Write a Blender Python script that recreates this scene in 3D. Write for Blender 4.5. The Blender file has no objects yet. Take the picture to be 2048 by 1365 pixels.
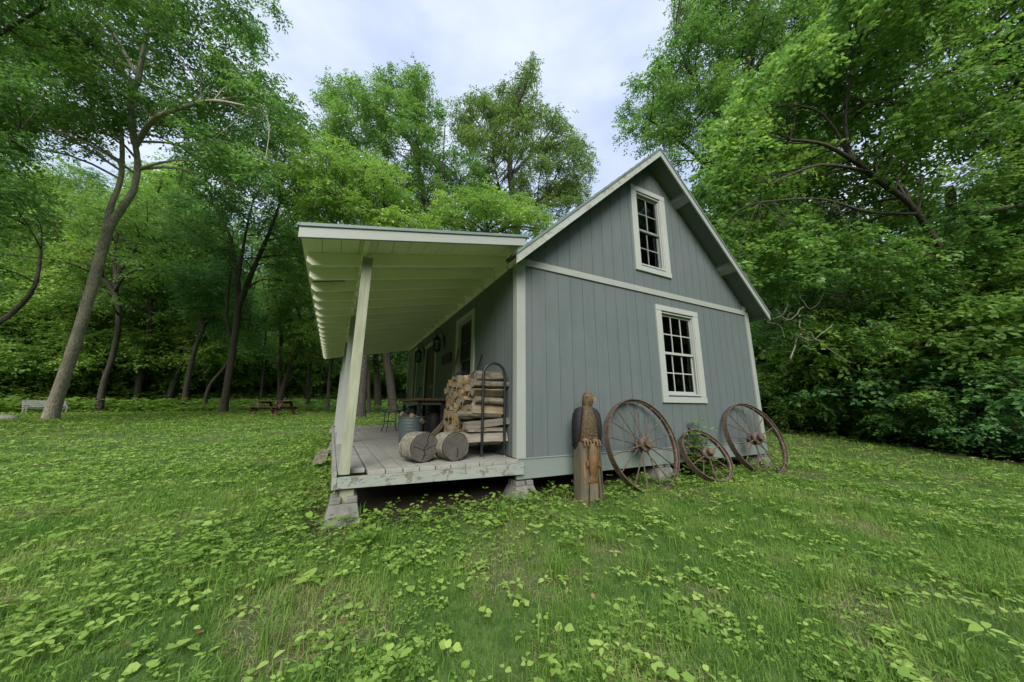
import bpy, math, random
import numpy as np
from mathutils import Vector, Matrix

# ------------------------------------------------------------------ camera, world, sun, exposure
SC = bpy.context.scene
COL = SC.collection
cam_d = bpy.data.cameras.new('camera'); cam = bpy.data.objects.new('camera', cam_d); COL.objects.link(cam)
cam_d.sensor_width = 36.0; cam_d.lens = 36.0 * 653.743 / 2048
cam_d.clip_start = 0.05; cam_d.clip_end = 600
YAW, PITCH, ROLL = 0.47195, 0.20140, 0.005236
_f = Vector((math.sin(YAW)*math.cos(PITCH), math.cos(YAW)*math.cos(PITCH), math.sin(PITCH)))
_r = Vector((math.cos(YAW), -math.sin(YAW), 0)); _u = _r.cross(_f)
_r2 = _r*math.cos(ROLL) + _u*math.sin(ROLL); _u2 = -_r*math.sin(ROLL) + _u*math.cos(ROLL)
_m = Matrix((_r2, _u2, -_f)).transposed().to_4x4(); _m.translation = Vector((-1.74623, -3.27577, 0.72693))
cam.matrix_world = _m
SC.camera = cam

SUN_EL, SUN_AZ = math.radians(34), math.radians(207)      # azimuth clockwise from +Y: behind the camera, to its left
world = bpy.data.worlds.new('World'); SC.world = world; world.use_nodes = True
wn = world.node_tree; wn.nodes.clear()
def WN(t, **k):
    n = wn.nodes.new(t)
    for a, b in k.items(): setattr(n, a, b)
    return n
w_out = WN('ShaderNodeOutputWorld'); w_bg = WN('ShaderNodeBackground'); w_sky = WN('ShaderNodeTexSky')
w_sky.sky_type = 'NISHITA'; w_sky.sun_disc = False; w_sky.sun_elevation = SUN_EL; w_sky.sun_rotation = SUN_AZ
w_sky.air_density = 1.0; w_sky.dust_density = 1.5; w_sky.ozone_density = 1.5
w_tc = WN('ShaderNodeTexCoord'); w_map = WN('ShaderNodeMapping'); w_map.inputs['Scale'].default_value = (1.2, 1.2, 3.2)
w_noise = WN('ShaderNodeTexNoise'); w_noise.inputs['Scale'].default_value = 1.7; w_noise.inputs['Detail'].default_value = 6; w_noise.inputs['Roughness'].default_value = .52
w_ramp = WN('ShaderNodeValToRGB'); w_ramp.color_ramp.elements[0].position = .36; w_ramp.color_ramp.elements[1].position = .68
w_ramp.color_ramp.elements[0].color = (2.4, 2.9, 4.0, 1); w_ramp.color_ramp.elements[1].color = (4.25, 4.55, 5.1, 1)   # thin grey-blue to white cloud
w_sep = WN('ShaderNodeSeparateXYZ'); w_zen = WN('ShaderNodeMapRange')                                                   # overcast skies are brighter overhead
w_zen.inputs['From Min'].default_value = 0.865; w_zen.inputs['From Max'].default_value = 1; w_zen.inputs['To Min'].default_value = 1.0; w_zen.inputs['To Max'].default_value = 6.0
w_mix = WN('ShaderNodeMix', data_type='RGBA'); w_mix.inputs['Factor'].default_value = .86
w_mul = WN('ShaderNodeMix', data_type='RGBA', blend_type='MULTIPLY'); w_mul.inputs['Factor'].default_value = 1
L = wn.links.new
L(w_tc.outputs['Generated'], w_map.inputs['Vector']); L(w_map.outputs['Vector'], w_noise.inputs['Vector']); L(w_noise.outputs['Fac'], w_ramp.inputs['Fac'])
L(w_sky.outputs['Color'], w_mix.inputs['A']); L(w_ramp.outputs['Color'], w_mix.inputs['B'])
L(w_tc.outputs['Generated'], w_sep.inputs['Vector']); L(w_sep.outputs['Z'], w_zen.inputs['Value'])
L(w_mix.outputs['Result'], w_mul.inputs['A']); L(w_zen.outputs['Result'], w_mul.inputs['B'])
L(w_mul.outputs['Result'], w_bg.inputs['Color']); L(w_bg.outputs['Background'], w_out.inputs['Surface'])
w_bg.inputs['Strength'].default_value = 0.075

sun_d = bpy.data.lights.new('sun', 'SUN'); sun_d.energy = 1.5; sun_d.angle = math.radians(38); sun_d.color = (1, .96, .88)
sun = bpy.data.objects.new('sun', sun_d); COL.objects.link(sun)
_sd = Vector((math.sin(SUN_AZ)*math.cos(SUN_EL), math.cos(SUN_AZ)*math.cos(SUN_EL), math.sin(SUN_EL)))
sun.rotation_euler = (-_sd).to_track_quat('-Z', 'Y').to_euler()

SC.view_settings.view_transform = 'Standard'; SC.view_settings.look = 'None'; SC.view_settings.gamma = 1
SC.view_settings.exposure = 1.75
SC.cycles.use_denoising = True
SC.cycles.max_bounces = 10; SC.cycles.diffuse_bounces = 8; SC.cycles.glossy_bounces = 3; SC.cycles.transmission_bounces = 8; SC.cycles.transparent_max_bounces = 8
SC.cycles.caustics_reflective = False; SC.cycles.caustics_refractive = False

# ------------------------------------------------------------------ helpers
RND = random.Random(7)
def tag(o, label=None, cat=None, group=None, kind=None):
    if label: o['label'] = label
    if cat: o['category'] = cat
    if group: o['group'] = group
    if kind: o['kind'] = kind
    return o
def empty(name, loc, label=None, cat=None, group=None, rot=(0, 0, 0)):
    o = bpy.data.objects.new(name, None); COL.objects.link(o); o.location = loc; o.rotation_euler = rot; o.empty_display_size = .1
    return tag(o, label, cat, group)
def base_of(o):
    return Vector((0, 0, 0)) if o is None else (base_of(o.parent) + o.location)

class MB:
    """collects geometry (in scene metres, or in the thing's own metres with local=True) and links it as ONE mesh"""
    def __init__(s): s.v = []; s.f = []; s.m = []; s.mi = 0
    def add(s, vs, fs):
        b = len(s.v); s.v += [tuple(p) for p in vs]; s.f += [tuple(i+b for i in q) for q in fs]; s.m += [s.mi]*len(fs); return s
    def hexa(s, p):        # p: bottom 4 (ccw), top 4
        return s.add(p, [(3,2,1,0),(4,5,6,7),(0,1,5,4),(1,2,6,5),(2,3,7,6),(3,0,4,7)])
    def box(s, x0, x1, y0, y1, z0, z1):
        return s.hexa([(x0,y0,z0),(x1,y0,z0),(x1,y1,z0),(x0,y1,z0),(x0,y0,z1),(x1,y0,z1),(x1,y1,z1),(x0,y1,z1)])
    def bar(s, a, b, w, h, up=(0, 0, 1)):      # rectangular bar from a to b
        a = Vector(a); b = Vector(b); d = (b-a).normalized(); sx = d.cross(Vector(up))
        if sx.length < 1e-4: sx = d.cross(Vector((1, 0, 0)))
        sx.normalize(); sz = sx.cross(d); sx *= w/2; sz *= h/2
        return s.hexa([a-sx-sz, a+sx-sz, b+sx-sz, b-sx-sz, a-sx+sz, a+sx+sz, b+sx+sz, b-sx+sz])
    def tube(s, pts, rad, n=8, cap=True, jit=0, closed=False):
        pts = [Vector(p) for p in pts]; k = len(pts)
        if not hasattr(rad, '__len__'): rad = [rad]*k
        ring0 = None; vs = []; fs = []; prev = None
        for i, p in enumerate(pts):
            if closed: d = pts[(i+1) % k]-pts[i-1]
            else: d = (pts[min(i+1, k-1)]-pts[max(i-1, 0)])
            d = d.normalized() if d.length > 1e-9 else Vector((0, 0, 1))
            if prev is None:
                a = d.cross(Vector((0, 0, 1)));
                if a.length < .05: a = d.cross(Vector((1, 0, 0)))
            else: a = prev - d*prev.dot(d)
            a.normalize(); prev = a; b = d.cross(a)
            for j in range(n):
                t = 2*math.pi*j/n; r = rad[i]*(1+(RND.uniform(-jit, jit) if jit else 0))
                vs.append(p + (a*math.cos(t)+b*math.sin(t))*r)
        for i in range(k if closed else k-1):
            for j in range(n):
                i2 = (i+1) % k; fs.append((i*n+j, i*n+(j+1) % n, i2*n+(j+1) % n, i2*n+j))
        if cap and not closed: fs += [tuple(range(n-1, -1, -1)), tuple((k-1)*n+j for j in range(n))]
        return s.add(vs, fs)
    def lathe(s, prof, c=(0, 0, 0), n=24, axis='z'):      # prof: (r, h)
        vs = []; fs = []
        for r, h in prof:
            for j in range(n):
                t = 2*math.pi*j/n; x, y = r*math.cos(t), r*math.sin(t)
                q = (x, y, h) if axis == 'z' else ((x, h, y) if axis == 'y' else (h, x, y))
                vs.append((q[0]+c[0], q[1]+c[1], q[2]+c[2]))
        for i in range(len(prof)-1):
            for j in range(n): fs.append((i*n+j, i*n+(j+1) % n, (i+1)*n+(j+1) % n, (i+1)*n+j))
        fs += [tuple(range(n-1, -1, -1)), tuple((len(prof)-1)*n+j for j in range(n))]
        return s.add(vs, fs)
    def ellipsoid(s, c, rx, ry, rz, nu=16, nv=10, M=None, jit=0):
        vs = []; fs = []
        for i in range(nv+1):
            ph = math.pi*i/nv
            for j in range(nu):
                t = 2*math.pi*j/nu; k = 1+(RND.uniform(-jit, jit) if jit else 0)
                q = Vector((rx*math.sin(ph)*math.cos(t)*k, ry*math.sin(ph)*math.sin(t)*k, rz*math.cos(ph)))
                if M: q = M @ q
                vs.append(q+Vector(c))
        for i in range(nv):
            for j in range(nu): fs.append((i*nu+j, (i+1)*nu+j, (i+1)*nu+(j+1) % nu, i*nu+(j+1) % nu))
        return s.add(vs, fs)
    def prism(s, poly, f0, f1):      # poly 2-D points, f0/f1 map (u,v)->3-D for the two faces
        n = len(poly); vs = [f0(*q) for q in poly]+[f1(*q) for q in poly]
        return s.add(vs, [tuple(range(n-1, -1, -1)), tuple(range(n, 2*n))]+[(i, (i+1) % n, n+(i+1) % n, n+i) for i in range(n)])
    def build(s, name, mats, parent=None, smooth=False, bevel=0, local=False, origin=None, fix=True):
        me = bpy.data.meshes.new(name)
        o0 = Vector((0, 0, 0)) if local else (Vector(origin) if origin is not None else base_of(parent))
        me.from_pydata([(p[0]-o0.x, p[1]-o0.y, p[2]-o0.z) for p in s.v], [], s.f)
        mats = mats if isinstance(mats, (list, tuple)) else [mats]
        for m_ in mats: me.materials.append(m_)
        if len(mats) > 1: me.polygons.foreach_set('material_index', s.m)
        if smooth: me.polygons.foreach_set('use_smooth', [True]*len(s.f))
        me.update()
        if fix:
            import bmesh
            bm = bmesh.new(); bm.from_mesh(me); bmesh.ops.recalc_face_normals(bm, faces=bm.faces); bm.to_mesh(me); bm.free()
        o = bpy.data.objects.new(name, me); COL.objects.link(o)
        if parent is not None: o.parent = parent
        elif origin is not None: o.location = origin
        if bevel:
            b = o.modifiers.new('edges', 'BEVEL'); b.width = bevel; b.segments = 2; b.limit_method = 'ANGLE'; b.angle_limit = math.radians(40)
        if smooth:
            me.set_sharp_from_angle(angle=math.radians(42))
        return o
def smooth_path(pts, sub=4):
    """Catmull-Rom through (x,y,z,r) points"""
    P = [np.array(p, float) for p in pts]
    if len(P) < 3: return P
    out = []
    for i in range(len(P)-1):
        a = P[max(i-1, 0)]; b = P[i]; c = P[i+1]; d = P[min(i+2, len(P)-1)]
        for k in range(sub):
            t = k/sub; out.append(.5*((2*b)+(-a+c)*t+(2*a-5*b+4*c-d)*t*t+(-a+3*b-3*c+d)*t**3))
    out.append(P[-1]); return out
def copy_tree(o, parent=None):
    c = o.copy(); COL.objects.link(c)
    if parent is not None: c.parent = parent
    for ch in list(o.children): copy_tree(ch, c)
    return c

# ------------------------------------------------------------------ materials
def newmat(name):
    m = bpy.data.materials.new(name); m.use_nodes = True; nt = m.node_tree; nt.nodes.clear()
    out = nt.nodes.new('ShaderNodeOutputMaterial')
    return m, nt, out
class G:
    """tiny node-graph writer"""
    def __init__(s, nt): s.nt = nt
    def n(s, t, ins=None, **k):
        nd = s.nt.nodes.new(t)
        for a, b in k.items(): setattr(nd, a, b)
        for a, b in (ins or {}).items():
            if hasattr(b, 'is_output') or isinstance(b, bpy.types.NodeSocket): s.nt.links.new(b, nd.inputs[a])
            else: nd.inputs[a].default_value = b
        return nd
    def coord(s, scale=(1, 1, 1), obj=True, rot=(0, 0, 0)):
        tc = s.n('ShaderNodeTexCoord'); mp = s.n('ShaderNodeMapping', {'Vector': tc.outputs['Object' if obj else 'Generated'], 'Scale': scale, 'Rotation': rot}); return mp.outputs['Vector']
    def noise(s, vec, scale, detail=4, rough=.55, dist=0):
        return s.n('ShaderNodeTexNoise', {'Vector': vec, 'Scale': scale, 'Detail': detail, 'Roughness': rough, 'Distortion': dist}).outputs['Fac']
    def ramp(s, fac, stops):
        nd = s.n('ShaderNodeValToRGB', {'Fac': fac}); cr = nd.color_ramp
        while len(cr.elements) > 1: cr.elements.remove(cr.elements[-1])
        for i, (p, c) in enumerate(stops):
            e = cr.elements[0] if i == 0 else cr.elements.new(p)
            e.position = p; e.color = (c if hasattr(c, '__len__') else (c, c, c))+((1,) if not hasattr(c, '__len__') or len(c) == 3 else ()) if hasattr(c, '__len__') else (c, c, c, 1)
        return nd.outputs['Color']
    def mix(s, f, a, b, mode='MIX'):
        nd = s.n('ShaderNodeMix', data_type='RGBA', blend_type=mode)
        for k, v in (('Factor', f), ('A', a), ('B', b)):
            if isinstance(v, bpy.types.NodeSocket): s.nt.links.new(v, nd.inputs[k])
            else: nd.inputs[k].default_value = v if k == 'Factor' else (tuple(v)+(1,) if len(v) == 3 else v)
        return nd.outputs['Result']
    def bump(s, h, strength=.3, dist=.01):
        return s.n('ShaderNodeBump', {'Height': h, 'Strength': strength, 'Distance': dist}).outputs['Normal']
    def pbr(s, col, rough=.6, normal=None, metal=0, spec=.4):
        ins = {'Roughness': rough, 'Metallic': metal, 'Specular IOR Level': spec}
        nd = s.n('ShaderNodeBsdfPrincipled', ins)
        if isinstance(col, bpy.types.NodeSocket): s.nt.links.new(col, nd.inputs['Base Color'])
        else: nd.inputs['Base Color'].default_value = tuple(col)+(1,)
        if normal is not None: s.nt.links.new(normal, nd.inputs['Normal'])
        return nd.outputs['BSDF']
def paint(name, base, stain, peel=.72, under=(.16, .13, .10), grain=(3, 3, 60), mild=.35, rough=.6, bumps=.25, streak=0):
    """old exterior paint: mildew tint in large patches, peeling to grey wood where the noise is high"""
    m, nt, out = newmat(name); g = G(nt)
    v = g.coord(); vg = g.coord(grain)
    big = g.noise(v, 1.3, 5, .6); fine = g.noise(vg, 1.0, 6, .6)
    col = g.mix(g.ramp(big, [(.35, 0.0), (.75, mild)]), base, stain)
    col = g.mix(g.ramp(fine, [(.3, .18), (.7, 0.0)]), col, tuple(c*.6 for c in base))
    if streak:
        sk = g.noise(g.coord((7, 7, .45)), 1.5, 7, .7); pt = g.noise(g.coord((1, 1, .6)), 2.6, 6, .7, .6)
        col = g.mix(g.ramp(sk, [(.46, 0.0), (.70, streak)]), col, tuple(c*.62 for c in stain))
        col = g.mix(g.ramp(pt, [(.52, 0.0), (.74, streak*.9)]), col, tuple(min(1, c*1.35) for c in base))
    pn = g.noise(v, 11, 8, .68, .4)
    col = g.mix(g.ramp(pn, [(peel, 0.0), (peel+.03, .9)]), col, g.mix(fine, under, tuple(c*1.8 for c in under)))
    h = g.mix(.5, fine, g.ramp(pn, [(peel, 1.0), (peel+.03, 0.0)]))
    nt.links.new(g.pbr(col, rough, g.bump(h, bumps, .006)), out.inputs['Surface']); return m
def wood(name, a, b, scale=(4, 4, 40), rough=.75, bumps=.4, contrast=(.3, .72)):
    m, nt, out = newmat(name); g = G(nt)
    vg = g.coord(scale); v = g.coord()
    fine = g.noise(vg, 1.6, 8, .65, .6); big = g.noise(v, 2.2, 3)
    col = g.ramp(fine, [(contrast[0], a), (contrast[1], b)])
    col = g.mix(g.ramp(big, [(.3, .35), (.7, 0.0)]), col, tuple(c*.55 for c in a))
    nt.links.new(g.pbr(col, rough, g.bump(fine, bumps, .01)), out.inputs['Surface']); return m
def plain(name, col, rough=.5, metal=0, var=.3, scale=8, bumps=.15, spec=.4):
    m, nt, out = newmat(name); g = G(nt)
    n_ = g.noise(g.coord(), scale, 6, .6)
    c = g.mix(g.ramp(n_, [(.3, 0.0), (.7, 1.0)]), tuple(x*(1-var) for x in col), tuple(min(1, x*(1+var)) for x in col))
    nt.links.new(g.pbr(c, rough, g.bump(n_, bumps, .006), metal, spec), out.inputs['Surface']); return m
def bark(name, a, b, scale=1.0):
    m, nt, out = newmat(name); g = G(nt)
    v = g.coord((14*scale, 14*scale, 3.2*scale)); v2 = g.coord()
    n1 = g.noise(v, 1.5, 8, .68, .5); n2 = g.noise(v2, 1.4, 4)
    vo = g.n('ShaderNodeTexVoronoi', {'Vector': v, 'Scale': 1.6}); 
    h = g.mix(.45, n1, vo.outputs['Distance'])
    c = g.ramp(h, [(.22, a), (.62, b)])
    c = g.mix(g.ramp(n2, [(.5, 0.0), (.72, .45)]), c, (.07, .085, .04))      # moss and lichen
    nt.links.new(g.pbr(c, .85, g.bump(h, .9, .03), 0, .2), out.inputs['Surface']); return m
def leafmat(name, dark, mid, bright, trans=.42, gloss=.42, spec=.35):
    m, nt, out = newmat(name); g = G(nt)
    at = g.n('ShaderNodeAttribute', attribute_name='tint', attribute_type='GEOMETRY')
    oi = g.n('ShaderNodeObjectInfo')
    t = g.n('ShaderNodeMath', {0: at.outputs['Fac'], 1: g.n('ShaderNodeMath', {0: oi.outputs['Random'], 1: .16}, operation='MULTIPLY').outputs[0]}, operation='ADD').outputs[0]
    c = g.ramp(t, [(.08, dark), (.5, mid), (1.0, bright)])
    p = g.pbr(c, gloss, None, 0, spec)
    tr = g.n('ShaderNodeBsdfTranslucent', {'Color': g.mix(1, c, (1.4, 1.45, .95), 'MULTIPLY')})
    mx = g.n('ShaderNodeMixShader', {'Fac': trans}); nt.links.new(p, mx.inputs[1]); nt.links.new(tr.outputs[0], mx.inputs[2])
    nt.links.new(mx.outputs[0], out.inputs['Surface']); return m

M = {}
M['leaf_mid'] = leafmat('leaf_mid', (.050, .110, .034), (.108, .225, .058), (.235, .37, .092))
M['leaf_dark'] = leafmat('leaf_dark', (.042, .105, .042), (.088, .20, .066), (.16, .31, .094))
M['leaf_light'] = leafmat('leaf_light', (.090, .16, .038), (.180, .31, .066), (.30, .44, .10))
M['leaf_olive'] = leafmat('leaf_olive', (.062, .105, .036), (.125, .20, .056), (.21, .29, .085))
M['leaf_bright'] = leafmat('leaf_bright', (.065, .135, .038), (.14, .26, .062), (.29, .43, .10), .45, .36)
M['grass'] = leafmat('grass', (.045, .108, .018), (.122, .232, .036), (.25, .33, .085), .35, .6, .2)
M['weed'] = leafmat('weed', (.075, .15, .026), (.165, .275, .044), (.33, .43, .10), .35, .6, .2)
M['bark_grey'] = bark('bark_grey', (.14, .12, .092), (.40, .355, .285))
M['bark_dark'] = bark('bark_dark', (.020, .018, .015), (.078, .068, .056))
M['siding'] = paint('siding', (.108, .132, .134), (.09, .116, .106), .82, (.22, .23, .21), (5, 5, 120), .5, .7, .55, .3)
M['trim'] = paint('trim', (.30, .315, .30), (.225, .265, .185), .69, (.22, .20, .16), (4, 4, 40), .5, .5, .2)
M['trim_window'] = paint('trim_window', (.36, .375, .355), (.27, .30, .235), .77, (.3, .28, .22), (4, 4, 40), .4, .45, .15)
M['trim_worn'] = paint('trim_worn', (.33, .36, .33), (.22, .24, .18), .55, (.17, .13, .10), (8, 8, 8), .6, .6, .6)
M['trim_skirt'] = paint('trim_skirt', (.185, .22, .205), (.15, .185, .145), .74, (.2, .18, .15), (3, 30, 30), .5, .6, .4)
M['soffit'] = paint('soffit', (.80, .80, .66), (.62, .64, .46), .76, (.16, .13, .08), (30, 3, 30), .55, .6, .2)
M['eave_grey'] = paint('eave_grey', (.12, .145, .14), (.10, .12, .10), .9, (.2, .2, .18), (4, 30, 30), .4, .7, .2)
M['deck'] = paint('deck', (.29, .285, .25), (.18, .17, .14), .62, (.20, .165, .13), (40, 2.5, 40), .75, .7, .5, .5)
M['beam'] = paint('beam', (.27, .29, .265), (.19, .215, .17), .575, (.11, .095, .07), (3, 30, 30), .6, .6, .7)
M['post'] = wood('post', (.19, .205, .13), (.37, .385, .28), (22, 22, 1.6), .6, .3, (.25, .75))
M['shingle'] = plain('shingle', (.07, .095, .085), .85, 0, .45, 30, .6, .2)
M['drip'] = plain('drip', (.12, .165, .15), .5, 0, .15, 5, .05, .5)
M['concrete'] = plain('concrete', (.155, .152, .135), .85, 0, .3, 14, .4, .2)
M['rust'] = plain('rust', (.098, .070, .052), .8, .15, .6, 26, .5, .3)
M['black_metal'] = plain('black_metal', (.016, .018, .02), .42, .2, .3, 20, .1)
M['black_iron'] = plain('black_iron', (.012, .012, .011), .6, .2, .3, 20, .2)
M['bin'] = plain('bin', (.095, .12, .122), .5, .35, .2, 6, .15)
M['door'] = wood('door', (.05, .04, .03), (.10, .08, .06), (20, 20, 2), .6, .2)
M['table_wood'] = wood('table_wood', (.10, .055, .025), (.23, .13, .06), (14, 2, 14), .55, .25)
M['weathered'] = wood('weathered', (.14, .115, .09), (.27, .235, .185), (20, 3, 20), .85, .4)
M['stump'] = wood('stump', (.06, .05, .03), (.165, .142, .095), (16, 16, 1.3), .88, 1.0)
M['split'] = wood('split', (.12, .092, .054), (.28, .225, .145), (2.5, 26, 26), .85, .5)
M['split_grey'] = wood('split_grey', (.125, .108, .082), (.29, .262, .215), (2.5, 26, 26), .85, .5)
M['endgrain'] = wood('endgrain', (.17, .105, .04), (.38, .265, .11), (20, 20, 20), .85, .4)
M['logbark'] = wood('logbark', (.06, .05, .038), (.22, .19, .145), (9, 22, 22), .95, 1.0)
M['roundbark'] = bark('roundbark', (.075, .066, .05), (.25, .225, .18), 1.8)
M['redwood'] = wood('redwood', (.055, .022, .016), (.11, .046, .032), (12, 3, 12), .7, .3)
M['white_bench'] = plain('white_bench', (.26, .27, .245), .6, 0, .2, 9, .2)
M['stone'] = plain('stone', (.20, .19, .165), .9, 0, .4, 5, .8, .2)
M['eagle'] = plain('eagle', (.062, .042, .017), .75, 0, .7, 42, 1.0)
M['eagle_head'] = plain('eagle_head', (.085, .058, .022), .75, 0, .7, 40, 1.0)
M['eagle_wing'] = plain('eagle_wing', (.013, .012, .014), .7, 0, .5, 36, 1.0, .25)
M['eagle_talon'] = plain('eagle_talon', (.13, .075, .035), .7, 0, .4, 24, .6)
M['fish'] = plain('fish', (.11, .06, .022), .65, 0, .45, 18, .6)
M['beak'] = plain('beak', (.20, .155, .06), .6, 0, .3, 20, .3)
M['chip'] = plain('chip', (.20, .10, .045), .8, 0, .5, 30, .6)
M['soil'] = plain('soil', (.10, .075, .05), .95, 0, .5, 9, .9, .1)
M['interior'] = plain('interior', (.16, .14, .115), .8, 0, .3, 3, .1)
M['curtain'] = plain('curtain', (.34, .38, .36), .9, 0, .3, 6, .2)
M['sash_grey'] = plain('sash_grey', (.17, .19, .185), .6, 0, .25, 10, .1)
M['handle'] = plain('handle', (.45, .42, .36), .35, .8, .2, 10, .05)
M['sign'] = wood('sign', (.012, .011, .008), (.035, .032, .024), (3, 22, 22), .7, .3)
M['vine'] = wood('vine', (.22, .20, .16), (.42, .39, .33), (20, 20, 20), .8, .4)
M['straw'] = leafmat('straw', (.13, .09, .045), (.26, .20, .11), (.36, .29, .18), .2, .8, .1)
M['dead_leaf'] = leafmat('dead_leaf', (.10, .055, .028), (.17, .09, .04), (.27, .19, .08), .2, .7, .2)
M['lookout'] = paint('lookout', (.26, .29, .27), (.2, .23, .2), .85)
M['screen'] = plain('screen', (.022, .026, .025), .75, 0, .2, 40, .1, .15)
M['rot'] = plain('rot', (.012, .010, .007), .95, 0, .4, 30, .3, .1)
def round_end():
    m, nt, out = newmat('log_end'); g = G(nt)
    v = g.coord()
    ln = g.n('ShaderNodeVectorMath', {0: v}, operation='LENGTH').outputs['Value']
    nz = g.noise(v, 9, 5); f = g.n('ShaderNodeMath', {0: ln, 1: g.n('ShaderNodeMath', {0: nz, 1: .05}, operation='MULTIPLY').outputs[0]}, operation='ADD').outputs[0]
    w = g.n('ShaderNodeMath', {0: g.n('ShaderNodeMath', {0: f, 1: 260}, operation='MULTIPLY').outputs[0]}, operation='SINE').outputs[0]
    c = g.ramp(w, [(0, (.095, .087, .076)), (1, (.104, .096, .084))]); big = g.noise(v, 14, 6, .65)
    c = g.mix(g.ramp(big, [(.35, .55), (.65, 0.0)]), c, (.035, .031, .027))
    nt.links.new(g.pbr(c, .9, g.bump(g.mix(.85, w, big), .6, .01), 0, .15), out.inputs['Surface']); return m
M['log_end'] = round_end()
def glassmat():
    m, nt, out = newmat('window_glass'); g = G(nt)
    lw = g.n('ShaderNodeFresnel', {'IOR': 1.5})
    f = g.n('ShaderNodeMath', {0: lw.outputs[0], 1: .0}, operation='ADD').outputs[0]
    t = g.n('ShaderNodeBsdfTransparent', {'Color': (.82, .86, .84, 1)}); s = g.n('ShaderNodeBsdfGlossy', {'Color': (.7, .75, .75, 1), 'Roughness': .03})
    mx = g.n('ShaderNodeMixShader', {'Fac': f}); nt.links.new(t.outputs[0], mx.inputs[1]); nt.links.new(s.outputs[0], mx.inputs[2])
    nt.links.new(mx.outputs[0], out.inputs['Surface']); return m
M['glass'] = glassmat()
def groundmat():
    m, nt, out = newmat('ground_soil_and_thatch'); g = G(nt)
    v = g.coord(); w = g.n('ShaderNodeAttribute', attribute_name='wood', attribute_type='GEOMETRY').outputs['Fac']; b = g.n('ShaderNodeAttribute', attribute_name='bare', attribute_type='GEOMETRY').outputs['Fac']
    n1 = g.noise(v, .8, 5, .6); n2 = g.noise(v, 9, 8, .7); n3 = g.noise(v, 60, 4, .7)
    lawn = g.mix(g.ramp(n2, [(.35, 0.0), (.65, 1.0)]), (.040, .075, .016), (.085, .135, .03))
    lawn = g.mix(g.ramp(n1, [(.52, 0.0), (.72, .6)]), lawn, (.15, .12, .065))
    dirt = g.mix(n3, (.022, .017, .012), (.06, .048, .034)); litter = g.mix(n2, (.035, .05, .018), (.075, .09, .035))  # dirt: bare soil, its colour lowered to deepen the shade under the cabin
    dr = g.n('ShaderNodeAttribute', attribute_name='dry', attribute_type='GEOMETRY').outputs['Fac']
    lawn = g.mix(dr, lawn, g.mix(n2, (.06, .065, .028), (.14, .125, .068)))
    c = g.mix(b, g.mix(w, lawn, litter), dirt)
    h = g.mix(.5, n2, n3)
    nt.links.new(g.pbr(c, .95, g.bump(h, .8, .03), 0, .1), out.inputs['Surface']); return m
M['ground'] = groundmat()

# ------------------------------------------------------------------ ground
def gz(x, y):
    x = np.asarray(x, float); y = np.asarray(y, float)
    A = np.interp(x, [-15, -5], [.62, .85]); yy = np.maximum(y, 0)
    return -.22 + A*(1-np.exp(-yy/20)) + .04*np.minimum(y, 0).clip(-12, 0) + .42*np.maximum(0, np.hypot(x+2, y+3)-38)     # wooded slopes rise beyond the clearing
LAWN = [(-45,-18),(-22,5),(-18,18),(-19,27),(-15.5,28.5),(-11,26.5),(-5,25),(1,20),(4,15.5),(8,13),(13,12),(17.5,9),(14.6,3.7),(11.6,.4),(9.8,-1.9),(8.6,-6),(9,-18)]
def in_poly(x, y, poly):
    c = np.zeros(x.shape, bool); n = len(poly); j = n-1
    for i in range(n):
        (xi, yi), (xj, yj) = poly[i], poly[j]
        with np.errstate(divide='ignore', invalid='ignore'):
            c ^= ((yi > y) != (yj > y)) & (x < (xj-xi)*(y-yi)/(yj-yi+1e-12)+xi)
        j = i
    return c
def vnoise(x, y, s, seed):
    rg = np.random.default_rng(seed); tbl = rg.random((64, 64)); u, v = x/s, y/s; i, j = np.floor(u).astype(int), np.floor(v).astype(int); f, g_ = u-i, v-j
    f = f*f*(3-2*f); g_ = g_*g_*(3-2*g_); T_ = lambda a, b: tbl[a % 64, b % 64]
    return (T_(i, j)*(1-f)+T_(i+1, j)*f)*(1-g_)+(T_(i, j+1)*(1-f)+T_(i+1, j+1)*f)*g_
def dryness(x, y): return vnoise(x, y, .62, 3)*.62+vnoise(x, y, .21, 4)*.38
def axis_pts(): 
    a = np.concatenate([np.linspace(-160, -30, 22), np.linspace(-28, -8, 28), np.linspace(-7.6, 8, 110), np.linspace(8.8, 28, 28), np.linspace(32, 160, 20)]); return a
def make_ground():
    xs = axis_pts(); ys = axis_pts(); X, Y = np.meshgrid(xs, ys); rg = np.random.default_rng(3)
    Z = gz(X, Y) + rg.normal(0, .008, X.shape)*(np.abs(X) < 12)
    V = np.stack([X, Y, Z], -1).reshape(-1, 3); nx, ny = len(xs), len(ys)
    I = np.arange(nx*ny).reshape(ny, nx); F = np.stack([I[:-1, :-1], I[:-1, 1:], I[1:, 1:], I[1:, :-1]], -1).reshape(-1, 4)
    me = bpy.data.meshes.new('ground'); me.from_pydata(V.tolist(), [], F.tolist()); me.materials.append(M['ground'])
    wd = (~in_poly(V[:, 0], V[:, 1], LAWN)).astype(np.float32)
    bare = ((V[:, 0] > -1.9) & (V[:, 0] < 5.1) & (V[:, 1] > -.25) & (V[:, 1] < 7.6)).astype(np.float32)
    dry = np.clip((dryness(V[:, 0], V[:, 1])-.62)/.2, 0, 1).astype(np.float32)
    for nm, a in (('wood', wd), ('bare', bare), ('dry', dry)):
        at = me.attributes.new(nm, 'FLOAT', 'POINT'); at.data.foreach_set('value', a)
    me.polygons.foreach_set('use_smooth', [True]*len(F)); me.update()
    o = bpy.data.objects.new('ground', me); COL.objects.link(o)
    return tag(o, 'mown grassy clearing running back to the edge of the woods', 'ground', kind='structure')
make_ground()

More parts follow.
